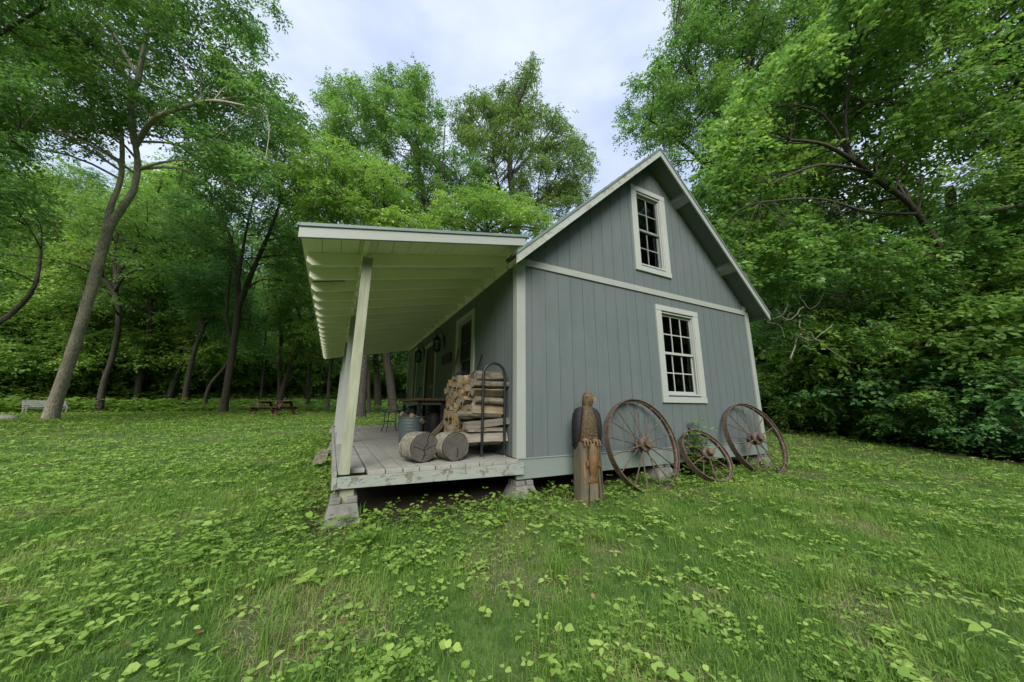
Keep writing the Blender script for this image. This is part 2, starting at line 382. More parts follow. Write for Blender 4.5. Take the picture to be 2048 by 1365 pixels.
# ------------------------------------------------------------------ the cabin
W, LEN = 4.88, 7.32
ZD = .189                                  # deck and floor level
RX, RZ, SL = 2.455, 4.872, .9257           # ridge, roof slope
def roof_top(x): return RZ - SL*abs(x-RX)
cabin = empty('cabin', (0, 0, -.2), 'grey board cabin with a steep gable and a lean-to porch, raised on concrete blocks', 'cabin')
GABLE = lambda u, d, z: (u, d, z)
PORCHW = lambda u, d, z: (d, u, z)
RIGHTW = lambda u, d, z: (W-d, u, z)
BACKW = lambda u, d, z: (u, LEN-d, z)
def cut(a, b, holes):           # subtract z-intervals
    segs = [(a, b)]
    for h0, h1 in holes:
        o = []
        for s0, s1 in segs:
            if h1 <= s0 or h0 >= s1: o.append((s0, s1)); continue
            if h0 > s0: o.append((s0, h0))
            if h1 < s1: o.append((h1, s1))
        segs = o
    return segs
def wall(name, u0, u1, zlo, ztop, holes, Mp, first, step=.198, ridge=None, gap=.007):
    mb = MB()
    gro = [first+k*step for k in range(-2, 60) if u0 < first+k*step < u1]
    cuts = sorted(set([h[0] for h in holes]+[h[1] for h in holes]+([ridge] if ridge else [])))
    def piece(ua, ub, d0, d1):
        pts = [ua]+[c for c in cuts if ua+1e-4 < c < ub-1e-4]+[ub]
        for a, b in zip(pts, pts[1:]):
            mid = (a+b)/2; hs = [(h[2], h[3]) for h in holes if h[0]-1e-4 <= mid <= h[1]+1e-4]
            top = max(ztop(a), ztop(b))
            for z0, z1 in cut(zlo, top, hs):
                ta, tb = (ztop(a), ztop(b)) if z1 == top else (z1, z1)
                mb.hexa([Mp(a, d0, z0), Mp(b, d0, z0), Mp(b, d1, z0), Mp(a, d1, z0), Mp(a, d0, ta), Mp(b, d0, tb), Mp(b, d1, tb), Mp(a, d1, ta)])
    e = [u0]+gro+[u1]
    for a, b in zip(e, e[1:]): piece(a+(gap/2 if a != u0 else 0), b-(gap/2 if b != u1 else 0), 0, .012)
    piece(u0, u1, .006, .10)
    return mb.build(name, M['siding'], cabin)
wtop = lambda u: roof_top(u)-.10
side_top = lambda u: 2.49
CW = .115
def inner(u0, u1, z0, z1): return (u0+CW, u1-CW, z0+.105, z1-.10)
win_low = (2.367, 3.365, .811, 2.290); win_up = (2.018, 2.806, 2.784, 4.247)
win_side = (1.403, 2.335, .72, 2.274); win_far = (5.78, 6.46, .72, 2.38); win_far2 = (6.62, 7.22, .72, 2.38)
door_o = (3.74, 4.86, ZD, 2.225)
wall('gable_wall', .0, W, ZD, wtop, [inner(*win_low), inner(*win_up)], GABLE, .191, ridge=RX)
wall('porch_wall', .10, LEN-.1, ZD, side_top, [inner(*win_side), inner(*win_far), inner(*win_far2), (door_o[0]+.1, door_o[1]-.1, 0, door_o[3]-.1)], PORCHW, .19)
wall('side_wall', .10, LEN-.1, ZD, side_top, [], RIGHTW, .19)
wall('back_wall', .0, W, ZD, wtop, [], BACKW, .19, ridge=RX)
# floor frame, skirt boards, corner and belt trim
mb = MB(); mb.box(.02, W-.02, .02, LEN-.02, .10, ZD-.005)
for k in range(13): mb.box(.06, W-.06, .12+k*.57, .16+k*.57, -.02, .102)
mb.build('floor', M['interior'], cabin)
mb = MB(); mb.box(-.02, W+.02, -.022, .018, -.022, .189); mb.box(-.022, W+.022, -.030, -.006, .181, .193); mb.build('skirt_board', M['trim_skirt'], cabin, bevel=.003)
mb = MB(); mb.box(W-.018, W+.021, .019, LEN, -.022, .187); mb.box(.0, W, LEN-.018, LEN+.02, -.022, .187); mb.box(.0, .04, .02, LEN-.02, -.022, .150); mb.build('skirt_board', M['siding'], cabin, bevel=.003)
mb = MB(); mb.box(.098, W-.088, -.021, .004, 2.437, 2.524); mb.build('belt_board', M['trim'], cabin, bevel=.003)
mb = MB(); mb.box(-.0205, .096, -.020, .003, ZD+.004, 2.44); mb.box(-.020, .0, .0035, .085, ZD+.004, 2.47); mb.box(.006, .098, -.018, .002, 2.444, 2.56); mb.build('corner_board', M['trim'], cabin, bevel=.003)
mb = MB(); mb.box(W-.086, W+.02, -.020, .003, .195, 2.50); mb.box(W-.0005, W+.0195, .0035, .085, .195, 2.50); mb.box(W-.12, W-.02, -.0175, .002, 2.527, 2.61); mb.build('corner_board', M['trim'], cabin, bevel=.003)

M['screen_frame'] = plain('screen_frame', (.05, .056, .052), .7)
def window(name, rect, Mp, cols, dark=False, curtain=None, rows=2, sash_m=None, pane_m=None):
    u0, u1, z0, z1 = rect; iu0, iu1, iz0, iz1 = inner(*rect)
    def bx(mb, a, b, d0, d1, c, e):
        mb.hexa([Mp(a, d0, c), Mp(b, d0, c), Mp(b, d1, c), Mp(a, d1, c), Mp(a, d0, e), Mp(b, d0, e), Mp(b, d1, e), Mp(a, d1, e)])
    mb = MB(); j = .018
    bx(mb, u0, iu0+.004, -.024, .004, z0+.085, z1-.085); bx(mb, iu1-.004, u1, -.024, .004, z0+.085, z1-.085)
    bx(mb, u0, u1, -.026, .004, z1-.083, z1); bx(mb, u0-.004, u1+.004, -.030, .004, z0, z0+.083)
    bx(mb, iu0, iu0+j, -.012, .10, iz0, iz1); bx(mb, iu1-j, iu1, -.012, .10, iz0, iz1)          # jamb lining
    bx(mb, iu0+j, iu1-j, -.011, .10, iz1-j, iz1); bx(mb, iu0+j, iu1-j, -.016, .10, iz0, iz0+j+.008)
    bx(mb, iu0+j, iu0+j+.016, .012, .030, iz0+j+.01, iz1-j); bx(mb, iu1-j-.016, iu1-j, .012, .030, iz0+j+.01, iz1-j)   # stops
    w_ = mb.build(name, M['trim_window'], cabin, bevel=.004)
    a, b, c, e = iu0+j+.001, iu1-j-.001, iz0+j+.010, iz1-j-.001; mid = (c+e)/2
    sm = sash_m or M['trim_window']
    for zz0, zz1, d in ((mid-.018, e, .034), (c, mid+.018, .060)):
        mb = MB(); s = .032
        bx(mb, a, a+s, d, d+.026, zz0, zz1); bx(mb, b-s, b, d, d+.026, zz0, zz1); bx(mb, a+s, b-s, d+.001, d+.025, zz1-s, zz1-.001); bx(mb, a+s, b-s, d+.001, d+.025, zz0+.001, zz0+s+.006)
        for k in range(1, cols):
            uu = a+s+(b-a-2*s)*k/cols; bx(mb, uu-.009, uu+.009, d+.004, d+.022, zz0+s+.004, zz1-s+.002)
        for k in range(1, rows):
            zz = zz0+s+(zz1-zz0-2*s)*k/rows; bx(mb, a+s-.002, b-s+.002, d+.005, d+.021, zz-.009, zz+.009)
        mb.build('sash', sm, w_, bevel=.002)
        mb = MB(); bx(mb, a+s*.6, b-s*.6, d+.011, d+.014, zz0+s*.6, zz1-s*.6); mb.build('pane', pane_m or M['glass'], w_)
    if curtain:
        for (fa, fb) in curtain:
            mb = MB(); n = 40; vs = []; fs = []
            for i in range(n+1):
                t = i/n; uu = a+(b-a)*(fa+(fb-fa)*t); d = .115+.018*math.sin(t*(fb-fa)*70)
                vs += [Mp(uu, d, c-.02), Mp(uu, d, e+.03)]
            fs = [(2*i, 2*i+2, 2*i+3, 2*i+1) for i in range(n)]
            mb.add(vs, fs).build('curtain', M['curtain'], w_, smooth=True)
    return w_
window('window', win_low, GABLE, 3, curtain=[(.62, 1.06), (-.04, .10)])
window('window', win_up, GABLE, 2, sash_m=M['sash_grey'])
window('window', win_side, PORCHW, 3, sash_m=M['screen_frame'], pane_m=M['screen'])
window('window', win_far, PORCHW, 2, sash_m=M['screen_frame'], pane_m=M['screen'])
window('window', win_far2, PORCHW, 2, sash_m=M['screen_frame'], pane_m=M['screen'])
# door
mb = MB(); a, b, c, e = door_o
mb.box(-.022, .004, a, a+.104, ZD+.003, e-.1); mb.box(-.022, .004, b-.104, b, ZD+.003, e-.1); mb.box(-.025, .004, a, b, e-.098, e)
fr = mb.build('door_frame', M['trim_window'], cabin, bevel=.004)
mb = MB(); mb.box(.030, .072, a+.102, b-.102, ZD+.004, e-.102)
for (p0, p1, q0, q1) in ((.16, .42, .25, .95), (.50, .76, .25, .95), (.16, .42, 1.1, 1.75), (.50, .76, 1.1, 1.75)): mb.box(.024, .034, a+p0, a+p1, ZD+q0, ZD+q1)
dr = mb.build('door', M['door'], cabin, bevel=.004)
mb = MB(); mb.lathe([(.030, 0), (.030, -.012), (.012, -.014), (.012, -.04), (.028, -.05), (.030, -.07), (.016, -.085)], (.024, a+.20, 1.17), 16, 'x'); mb.build('handle', M['handle'], dr, smooth=True)
# interior partition so the rooms stay dark
mb = MB(); mb.box(.12, W-.12, 3.2, 3.24, ZD, 2.45); mb.box(.11, W-.11, .11, LEN-.11, 2.46, 2.50); mb.build('ceiling_boards', M['interior'], cabin)
# main roof
YF, YB = -.292, LEN+.28
def slab(mb, xa, xb, za, zb, t0, t1, y0, y1):       # sloping slab under the roof surface, t0..t1 below it (vertical)
    mb.hexa([(xa, y0, za-t1), (xb, y0, zb-t1), (xb, y1, zb-t1), (xa, y1, za-t1), (xa, y0, za-t0), (xb, y0, zb-t0), (xb, y1, zb-t0), (xa, y1, za-t0)])
EXR, EXL = 5.07, -.165
mb = MB()
for k in range(19):           # shingle courses, each lapping the one below
    for sgn, ex in ((1, EXR), (-1, EXL)):
        x0 = RX+(ex-RX)*k/19; x1 = RX+(ex-RX)*(k+1)/19 + sgn*.01; YE = YB if x1 > .0 else -.03      # the porch roof takes over below the wall line
        mb.hexa([(x0, YF+.004, roof_top(x0)-.026), (x1, YF+.004, roof_top(x1)-.026), (x1, YE, roof_top(x1)-.026), (x0, YE, roof_top(x0)-.026), (x0, YF+.004, roof_top(x0)-.006), (x1, YF+.004, roof_top(x1)+.010), (x1, YE, roof_top(x1)+.010), (x0, YE, roof_top(x0)-.006)])
roof = mb.build('roof', M['shingle'], cabin)
mb = MB()
slab(mb, RX, EXR-.01, RZ, roof_top(EXR-.01), .028, .062, YF+.02, YB-.01); slab(mb, .0, RX, roof_top(0), RZ, .028, .062, YF+.02, YB-.01); slab(mb, EXL+.01, -.001, roof_top(EXL+.01), roof_top(-.001), .028, .062, YF+.02, -.03)
mb.build('soffit', M['eave_grey'], roof)
for xa, xb in ((RX, EXR), (EXL, RX)):
    mb = MB(); slab(mb, xa, xb, roof_top(xa), roof_top(xb), .030, .150, YF, YF+.026); mb.build('rake_board', M['trim_worn'] if xa < 0 else M['trim'], roof, bevel=.003)
    mb = MB(); slab(mb, xa, xb, roof_top(xa), roof_top(xb), -.004, .034, YF-.012, YF+.03); mb.build('drip_edge', M['drip'], roof)
for xx in (3.02, 4.12):
    mb = MB(); mb.hexa([(xx, YF+.026, roof_top(xx)-.135), (xx+.10, YF+.026, roof_top(xx+.10)-.135), (xx+.10, .01, roof_top(xx+.1)-.135), (xx, .01, roof_top(xx)-.135), (xx, YF+.026, roof_top(xx)-.06), (xx+.10, YF+.026, roof_top(xx+.10)-.06), (xx+.10, .01, roof_top(xx+.1)-.06), (xx, .01, roof_top(xx)-.06)])
    mb.build('lookout', M['lookout'], roof, bevel=.003)
mb = MB(); slab(mb, EXR-.028, EXR-.002, roof_top(EXR-.028), roof_top(EXR-.002), .03, .10, YF+.027, YB); mb.build('fascia_board', M['eave_grey'], roof)
# porch roof
FL = .022                                      # the porch runs out of square with the cabin
def pz(x): return 2.655 + .208*(x+.04)
def xe(y): return -2.195 - FL*(y+.3)
def pslab(mb, x1, t0, t1, y0, y1, xoff=0):
    a0, a1 = xe(y0)+xoff, xe(y1)+xoff; za = pz(-2.195+xoff)
    mb.hexa([(a0, y0, za-t1), (x1, y0, pz(x1)-t1), (x1, y1, pz(x1)-t1), (a1, y1, za-t1), (a0, y0, za-t0), (x1, y0, pz(x1)-t0), (x1, y1, pz(x1)-t0), (a1, y1, za-t0)])
mb = MB(); pslab(mb, -.012, 0, .012, -.30, 7.62); proof = mb.build('porch_roof', M['shingle'], cabin)
mb = MB(); 
nb = 14
for k in range(nb):      # sheathing boards laid along the porch
    xa = -2.19+2.17*k/nb; xb = -2.19+2.17*(k+1)/nb-.004
    f0 = (xa+2.19)/2.17; f1 = (xb+2.19)/2.17; y0, y1 = -.272, 7.61
    A = lambda f, y: xe(y)*(1-f)+(-.02)*f
    mb.hexa([(A(f0, y0), y0, pz(xa)-.034), (A(f1, y0), y0, pz(xb)-.034), (A(f1, y1), y1, pz(xb)-.034), (A(f0, y1), y1, pz(xa)-.034), (A(f0, y0), y0, pz(xa)-.0135), (A(f1, y0), y0, pz(xb)-.0135), (A(f1, y1), y1, pz(xb)-.0135), (A(f0, y1), y1, pz(xa)-.0135)])
mb.build('sheathing', M['soffit'], proof)
mb = MB(); pslab(mb, -.06, .016, .122, -.302, -.274); mb.build('fascia_board', M['trim'], proof, bevel=.003)
mb = MB(); pslab(mb, -.03, -.004, .024, -.316, -.298); mb.hexa([(xe(-.3)-.012, -.316, pz(-2.207)-.02), (xe(-.3)+.004, -.316, pz(-2.19)-.02), (xe(7.6)+.004, 7.62, pz(-2.19)-.02), (xe(7.6)-.012, 7.62, pz(-2.207)-.02), (xe(-.3)-.012, -.316, pz(-2.207)+.004), (xe(-.3)+.004, -.316, pz(-2.19)+.004), (xe(7.6)+.004, 7.62, pz(-2.19)+.004), (xe(7.6)-.012, 7.62, pz(-2.207)+.004)]); mb.build('drip_edge', M['drip'], proof)
for i in range(18):
    y = .224+.4168*i; xl = xe(y)+.03; zl = lambda x: pz(max(x, -2.19))
    prof = [(xl, pz(-2.165)-.0345), (xl, pz(-2.165)-.12), (xl+.05, pz(-2.115)-.165), (-.031, pz(-.031)-.165), (-.031, pz(-.031)-.0345)]
    mb = MB(); mb.prism(prof, lambda u, v: (u, y-.019, v), lambda u, v: (u, y+.019, v)); mb.build('rafter', M['soffit'], proof, bevel=.002)
mb = MB()
for i in range(18):      # frieze blocks between the rafters, up against the wall
    y0 = .224+.4168*(i-1)+.020 if i else -.01; y1 = .224+.4168*i-.020
    mb.box(-.030, -.004, y0, y1, 2.455, pz(-.03)-.036)
mb.build('frieze_board', M['soffit'], proof)
for (px_, py_, sx_, sy_) in ((-2.03, 1.02, .20, .07), (-1.82, 1.47, .12, .05), (-1.84, .40, .10, .06)):       # rotted places in the boards near the eave
    mb = MB(); rr = random.Random(int(px_*1000)); n = 18
    pts = [(px_+sx_*math.cos(6.283*k/n)*rr.uniform(.55, 1), py_+sy_*math.sin(6.283*k/n)*rr.uniform(.5, 1)) for k in range(n)]
    mb.prism(pts, lambda u, v: (u, v, pz(u)-.0385), lambda u, v: (u, v, pz(u)-.035)); mb.build('rotted_patch', M['rot'], proof)
# porch beam and posts
bx0 = lambda y: -1.705-FL*y
mb = MB(); mb.hexa([(bx0(-.27), -.27, 2.194), (bx0(-.27)+.045, -.27, 2.194), (bx0(7.5)+.045, 7.5, 2.158), (bx0(7.5), 7.5, 2.158), (bx0(-.27), -.27, 2.262), (bx0(-.27)+.045, -.27, 2.262), (bx0(7.5)+.045, 7.5, 2.262), (bx0(7.5), 7.5, 2.262)])
mb.build('porch_beam', M['soffit'], cabin, bevel=.003)
for y, xt, xb in ((.0, -1.698, -1.717), (2.44, -1.750, -1.768), (4.9, -1.805, -1.822), (7.25, -1.86, -1.875)):
    mb = MB(); mb.hexa([(xb, y, ZD-.03), (xb+.09, y, ZD-.03), (xb+.09, y+.09, ZD-.03), (xb, y+.09, ZD-.03), (xt, y, 2.157), (xt+.09, y, 2.157), (xt+.09, y+.09, 2.157), (xt, y+.09, 2.157)])
    mb.build('porch_post', M['post'] if y == 0 else M['trim'], cabin, bevel=.004)
# porch deck
mb = MB(); rr = random.Random(5)
edges = [-1.493+.148*k for k in range(11)]
for k in range(10):
    xa, xb = edges[k]+.004, edges[k+1]-.004
    fl = FL*(1-(k+1)/11); n_ = 8; zt = [ZD-rr.uniform(0, .006) for _ in range(n_+1)]; ye = rr.uniform(-.058, -.046)
    ysp = sorted([ye, 7.32]+[1.1*i+rr.uniform(-.3, .3) for i in range(1, n_)])
    for i in range(n_):
        y0, y1 = ysp[i], ysp[i+1]
        mb.hexa([(xa-fl*y0, y0, ZD-.039), (xb-fl*y0, y0, ZD-.039), (xb-fl*y1, y1, ZD-.039), (xa-fl*y1, y1, ZD-.039), (xa-fl*y0, y0, zt[i]), (xb-fl*y0, y0, zt[i]), (xb-fl*y1, y1, zt[i+1]), (xa-fl*y1, y1, zt[i+1])])
for (xa, xb, y0) in ((-1.752, -1.726, -.05), (-1.722, -1.502, .10)):
    mb.hexa([(xa-FL*y0, y0, ZD-.039), (xb-FL*y0, y0, ZD-.039), (xb-FL*7.32, 7.32, ZD-.039), (xa-FL*7.32, 7.32, ZD-.039), (xa-FL*y0, y0, ZD-.003), (xb-FL*y0, y0, ZD-.003), (xb-FL*7.32, 7.32, ZD-.003), (xa-FL*7.32, 7.32, ZD-.003)])
mb.build('porch_deck', M['deck'], cabin, bevel=.004)
# flakes and splits along the worn front edge of the deck
mb = MB(); mb.hexa([(-1.719, -.062, .062), (.046, -.062, .036), (.046, -.018, .036), (-1.719, -.018, .062), (-1.719, -.062, .1495), (.046, -.062, .1495), (.046, -.018, .1495), (-1.719, -.018, .1495)])
for i in range(46):
    x = rr.uniform(-1.69, .02); z = rr.uniform(.09, .147); w_ = rr.uniform(.008, .05); h_ = rr.uniform(.003, .012)
    mb.hexa([(x, -.0665, z), (x+w_, -.0655, z+rr.uniform(-.004, .004)), (x+w_, -.061, z), (x, -.061, z), (x+.004, -.067, z+h_), (x+w_-.004, -.0662, z+h_*rr.uniform(.4, 1)), (x+w_, -.061, z+h_), (x, -.061, z+h_)])
mb.build('front_beam', M['beam'], cabin, bevel=.003)
mb = MB(); mb.hexa([(-1.757, -.055, .055), (-1.7205, -.055, .055), (-1.7205-FL*7.3, 7.3, .055), (-1.757-FL*7.3, 7.3, .055), (-1.757, -.055, .1485), (-1.7205, -.055, .1485), (-1.7205-FL*7.3, 7.3, .1485), (-1.757-FL*7.3, 7.3, .1485)])
for k in range(12): mb.box(-1.72-FL*.6*k, -.02, .55+.6*k, .59+.6*k, .03, .1475)
mb.build('rim_beam', M['beam'], cabin, bevel=.003)
for x, y, zt in ((-1.69, -.012, .060), (.035, .02, .035), (2.24, .06, -.02), (4.72, .06, -.02), (-1.82, 3.6, .056), (-1.89, 7.1, .056), (.08, 3.6, .02), (4.78, 3.6, .02)):
    zb = gz(x, y)+.13
    mb = MB(); mb.box(x, x+.11, y, y+.11, float(zb), zt); mb.build('stub_post', M['post'] if y < 1 else M['weathered'], cabin, bevel=.003)

# ------------------------------------------------------------------ blocks, step
def pier(x, y, label, wb=.31, wt=.20, h=.215, rot=0):
    z0 = float(gz(x, y))-.03
    o = empty('concrete_pier', (x, y, z0), label, 'pier block', 'concrete pier blocks carrying the cabin', (0, 0, rot))
    mb = MB(); a, b = wb/2, wt/2
    mb.hexa([(-a, -a, 0), (a, -a, 0), (a, a, 0), (-a, a, 0), (-b, -b, h-.05), (b, -b, h-.05), (b, b, h-.05), (-b, b, h-.05)])
    for sx in (-1, 1):
        for sy in (-1, 1):
            x0, x1 = sorted((sx*.022, sx*b)); y0, y1 = sorted((sy*.022, sy*b))
            mb.hexa([(x0, y0, h-.05), (x1, y0, h-.05), (x1, y1, h-.05), (x0, y1, h-.05), (x0*.97, y0*.97, h), (x1*.97, y0*.97, h), (x1*.97, y1*.97, h), (x0*.97, y1*.97, h)])
    mb.build('block', M['concrete'], o, bevel=.008, local=True)
    return o
pier(-1.655, .045, 'tapered concrete pier block under the front porch post', .30, .21, .24)
pier(.075, .07, 'tapered concrete pier block where the porch beam meets the grey wall', .33, .21, .21)
pier(2.29, .11, 'concrete pier block in the dark gap behind the big leaning wheel', .42, .24, .23)
pier(4.77, .11, 'concrete pier block under the cabin corner behind the outer wheel', .42, .24, .22)
for x, y in ((-1.77, 3.65), (-1.84, 7.15), (.13, 3.65), (4.83, 3.65)): pier(x, y, 'concrete pier block back in the dark under the cabin and porch')
st = empty('porch_step', (-1.98, 3.0, .0), 'weathered plank step at the open long side of the porch', 'step')
mb = MB(); mb.box(-2.03, -1.86, 2.25, 3.65, -.05, -.012)
mb.build('tread', M['weathered'], st, bevel=.005)
for yy in (2.4, 3.45):
    mb = MB(); mb.box(-2.0, -1.88, yy, yy+.05, -.25, -.051); mb.build('riser', M['weathered'], st, bevel=.004)

# ------------------------------------------------------------------ porch things
def lantern(y, label):
    o = empty('wall_lantern', (-.001, y, 1.95), label, 'wall lantern', 'black wall lanterns beside the cabin door')
    X = -.155
    mb = MB(); mb.lathe([(.001, 0), (.055, 0), (.055, -.012), (.03, -.03), (.001, -.032)], (0, 0, .12), 16, 'x'); mb.box(-.014, 0, -.028, .028, -.02, .22); mb.build('back_plate', M['black_iron'], o, local=True, smooth=True)
    pts = [(-.02, 0, .15), (-.05, 0, .26), (-.09, 0, .335), (-.14, 0, .355), (-.185, 0, .32), (-.19, 0, .27), (-.165, 0, .245), (X, 0, .225)]
    mb = MB(); mb.tube([q[:3] for q in smooth_path([p+(0,) for p in pts], 4)], .008, 8); mb.build('scroll_arm', M['black_iron'], o, local=True, smooth=True)
    mb = MB(); mb.lathe([(.006, .235), (.012, .21), (.022, .195), (.035, .17), (.085, .115), (.092, .108), (.085, .104)], (X, 0, 0), 16); mb.build('hood', M['black_iron'], o, local=True, smooth=True)
    mb = MB(); mb.lathe([(.068, -.095), (.078, -.10), (.078, -.115), (.03, -.125), (.012, -.15), (.001, -.152)], (X, 0, 0), 16)
    for k in range(6):
        t = k*math.pi/3; mb.tube([(X+.078*math.cos(t), .078*math.sin(t), .108), (X+.068*math.cos(t), .068*math.sin(t), -.1)], .0055, 6)
    mb.tube([(X+.074*math.cos(k*.5236), .074*math.sin(k*.5236), .02) for k in range(12)], .004, 6, closed=True)
    mb.build('cage', M['black_iron'], o, local=True)
    mb = MB(); mb.lathe([(.062, -.094), (.070, .100)], (X, 0, 0), 16); g_ = mb.build('glass', M['glass'], o, local=True, smooth=True)
    for s_ in (-1, 1):
        mb = MB(); mb.lathe([(.010, -.09), (.010, .0), (.012, .01), (.007, .045), (.001, .06)], (X, s_*.022, 0), 10); mb.build('bulb', M['white_bench'], o, local=True, smooth=True)
    return o
lantern(3.17, 'black scrolled wall lantern between the cabin door and the small dark name board')
lantern(4.98, 'black scrolled wall lantern on the far side of the cabin door')
mb = MB(); pl = [(-.31, -.07), (-.27, -.095), (.27, -.095), (.31, -.06), (.31, .06), (.26, .095), (-.26, .095), (-.31, .07)]
sg = empty('name_board', (-.004, 2.92, 1.655), 'small dark wooden name board fixed beside the cabin door', 'sign')
mb.prism(pl, lambda u, v: (-.022, u, v), lambda u, v: (.002, u, v)); mb.build('board', M['sign'], sg, local=True, bevel=.004)
mb = MB(); mb.tube([(-.024, u*.9, v*.78) for u, v in pl], .005, 6, closed=True); mb.build('raised_border', M['sign'], sg, local=True)

def big_log(x, y, r0, r1, ln, az, label, seed):
    rr = random.Random(seed)
    o = empty('log_section', (x, y, ZD+r0*.97), label, 'log', 'big log sections lying on the porch edge', (0, 0, az))
    n = 36; prof = [1+.045*math.sin(2*math.pi*k/n*2+seed)+.02*math.sin(2*math.pi*k/n*5+seed*2)+rr.uniform(-.012, .012) for k in range(n)]
    mb = MB(); nl = 14; vs = []; fs = []
    for i in range(nl+1):
        t = i/nl; r = r0+(r1-r0)*t
        for k in range(n):
            a = 2*math.pi*k/n; q = r*prof[k]*(1+rr.uniform(-.022, .022)); vs.append((q*math.cos(a), ln*t, q*math.sin(a)+(r0-r)*-.9))
    for i in range(nl):
        for k in range(n): fs.append((i*n+k, i*n+(k+1) % n, (i+1)*n+(k+1) % n, (i+1)*n+k))
    mb.add(vs, fs); mb.build('bark', M['roundbark'], o, local=True, smooth=True)
    for nm, yy, r in (('cut_end', -.002, r0), ('cut_end', ln-.004, r1)):
        mb = MB(); mb.prism([(r*.965*prof[k]*math.cos(2*math.pi*k/n), r*.965*prof[k]*math.sin(2*math.pi*k/n)+(r0-r)*-.9) for k in range(n)], lambda u, v: (u, yy, v), lambda u, v: (u, yy+.006, v)); e_ = mb.build(nm, M['log_end'], o, local=True)
        if yy < 0:
            crack = [(-.02*r0/.14, -.8*r0), (.01, -.45*r0), (-.01, -.1*r0), (.035, .2*r0), (.03, .5*r0), (.05, .9*r0)] if seed == 1 else [(.02, -.75*r0), (.028, -.4*r0), (.015, -.1*r0)]
            mb = MB()
            for p, q in zip(crack, crack[1:]): mb.bar((p[0], yy-.0015, p[1]), (q[0], yy-.0015, q[1]), .006, .004, (0, 1, 0))
            if seed == 1:
                for p, q in zip([(-.85*r0, .02), (-.4*r0, -.005), (-.01, -.03), (.5*r0, .0), (.88*r0, .02)], [(-.4*r0, -.005), (-.01, -.03), (.5*r0, .0), (.88*r0, .02), (.88*r0, .02)]):
                    if p != q: mb.bar((p[0], yy-.0015, p[1]), (q[0], yy-.0015, q[1]), .004, .003, (0, 1, 0))
            mb.build('crack', M['rot'], e_, local=True)
    return o
big_log(-.968, .165, .150, .146, .25, .30, 'thick grey log section on the porch edge, a long crack across its cut face', 1)
big_log(-.660, .115, .148, .142, .25, .22, 'thick grey log section between the cracked log section and the firewood rack', 2)

# firewood rack
rk = empty('firewood_rack', (-.22, .7, ZD), 'black tubular hoop rack holding the stack of firewood', 'firewood rack')
for yy in (.157, 1.32):
    h = [(-.354, yy, ZD+.002), (-.354, yy, 1.09)]+[(-.219-.135*math.cos(t), yy, 1.09+.140*math.sin(t)) for t in [math.pi*k/12 for k in range(1, 12)]]+[(-.084, yy, 1.09), (-.084, yy, ZD+.002)]
    mb = MB(); mb.tube(h, .0155, 12); mb.build('hoop', M['black_metal'], rk, smooth=True)
for xx in (-.354, -.084):
    mb = MB(); mb.tube([(xx, .12, ZD+.145), (xx, 1.36, ZD+.145)], .013, 10); mb.build('rail', M['black_metal'], rk, smooth=True)
    for yy in (.157, 1.32):
        mb = MB(); mb.tube([(xx, yy, ZD+.001), (xx, yy, ZD+.02)], .02, 10); mb.build('foot', M['handle'], rk)
def firewood(x0, x1, y, z, ry, rz, sides, kind, label, seed, group, tilt=0, yaw=0):
    rr = random.Random(seed)
    o = empty('firewood_log', ((x0+x1)/2, y, z), label, 'firewood', group, (0, tilt, yaw))
    hl = (x1-x0)/2
    if kind == 'round':
        n = 14; poly = [(ry*math.cos(6.283*k/n)*rr.uniform(.92, 1.06), rz*math.sin(6.283*k/n)*rr.uniform(.92, 1.06)) for k in range(n)]; barky = [True]*n
    else:
        n = sides; a0 = rr.uniform(0, 6.28); poly = [(ry*math.cos(a0+6.283*(k+rr.uniform(-.22, .22))/n)*1.12, rz*math.sin(a0+6.283*(k+rr.uniform(-.22, .22))/n)*1.12) for k in range(n)]
        poly.sort(key=lambda q: math.atan2(q[1]/rz, q[0]/ry)); barky = [rr.random() < .25 for _ in range(n)]
        sub = []; sb = []
        for k in range(n):
            p, q = poly[k], poly[(k+1) % n]; m_ = ((p[0]+q[0])/2*(1.16 if barky[k] else .97), (p[1]+q[1])/2*(1.16 if barky[k] else .97)); sub += [p, m_]; sb += [barky[k]]*2
        poly, barky, n = sub, sb, len(sub)
    mb = MB(); nl = 6; vs = []
    for i in range(nl+1):
        t = i/nl*2-1; s_ = 1+rr.uniform(-.05, .05); cy, cz = rr.uniform(-.004, .004), rr.uniform(-.004, .004)
        ex = rr.uniform(-.006, .006) if i in (0, nl) else 0
        for k in range(n): vs.append((hl*t+ex, poly[k][0]*s_+cy, poly[k][1]*s_+cz))
    b = len(mb.v); mb.v += vs
    for i in range(nl):
        for k in range(n): mb.f.append((i*n+k, i*n+(k+1) % n, (i+1)*n+(k+1) % n, (i+1)*n+k)); mb.m.append(1 if barky[k] else 0)
    mb.f += [tuple(range(n-1, -1, -1)), tuple(nl*n+k for k in range(n))]; mb.m += [2, 2]
    mb.build('log', [M['split_grey'] if kind == 'grey' else M['logbark'] if kind == 'dark' else M['split'], M['logbark'], M['endgrain'] if (seed >= 300 and seed % 5) else M['split_grey']], o, local=True, smooth=(kind == 'round'))
    return o
GN = 'firewood logs at the near end of the rack'; GE = 'firewood logs stacked behind the near end of the rack'
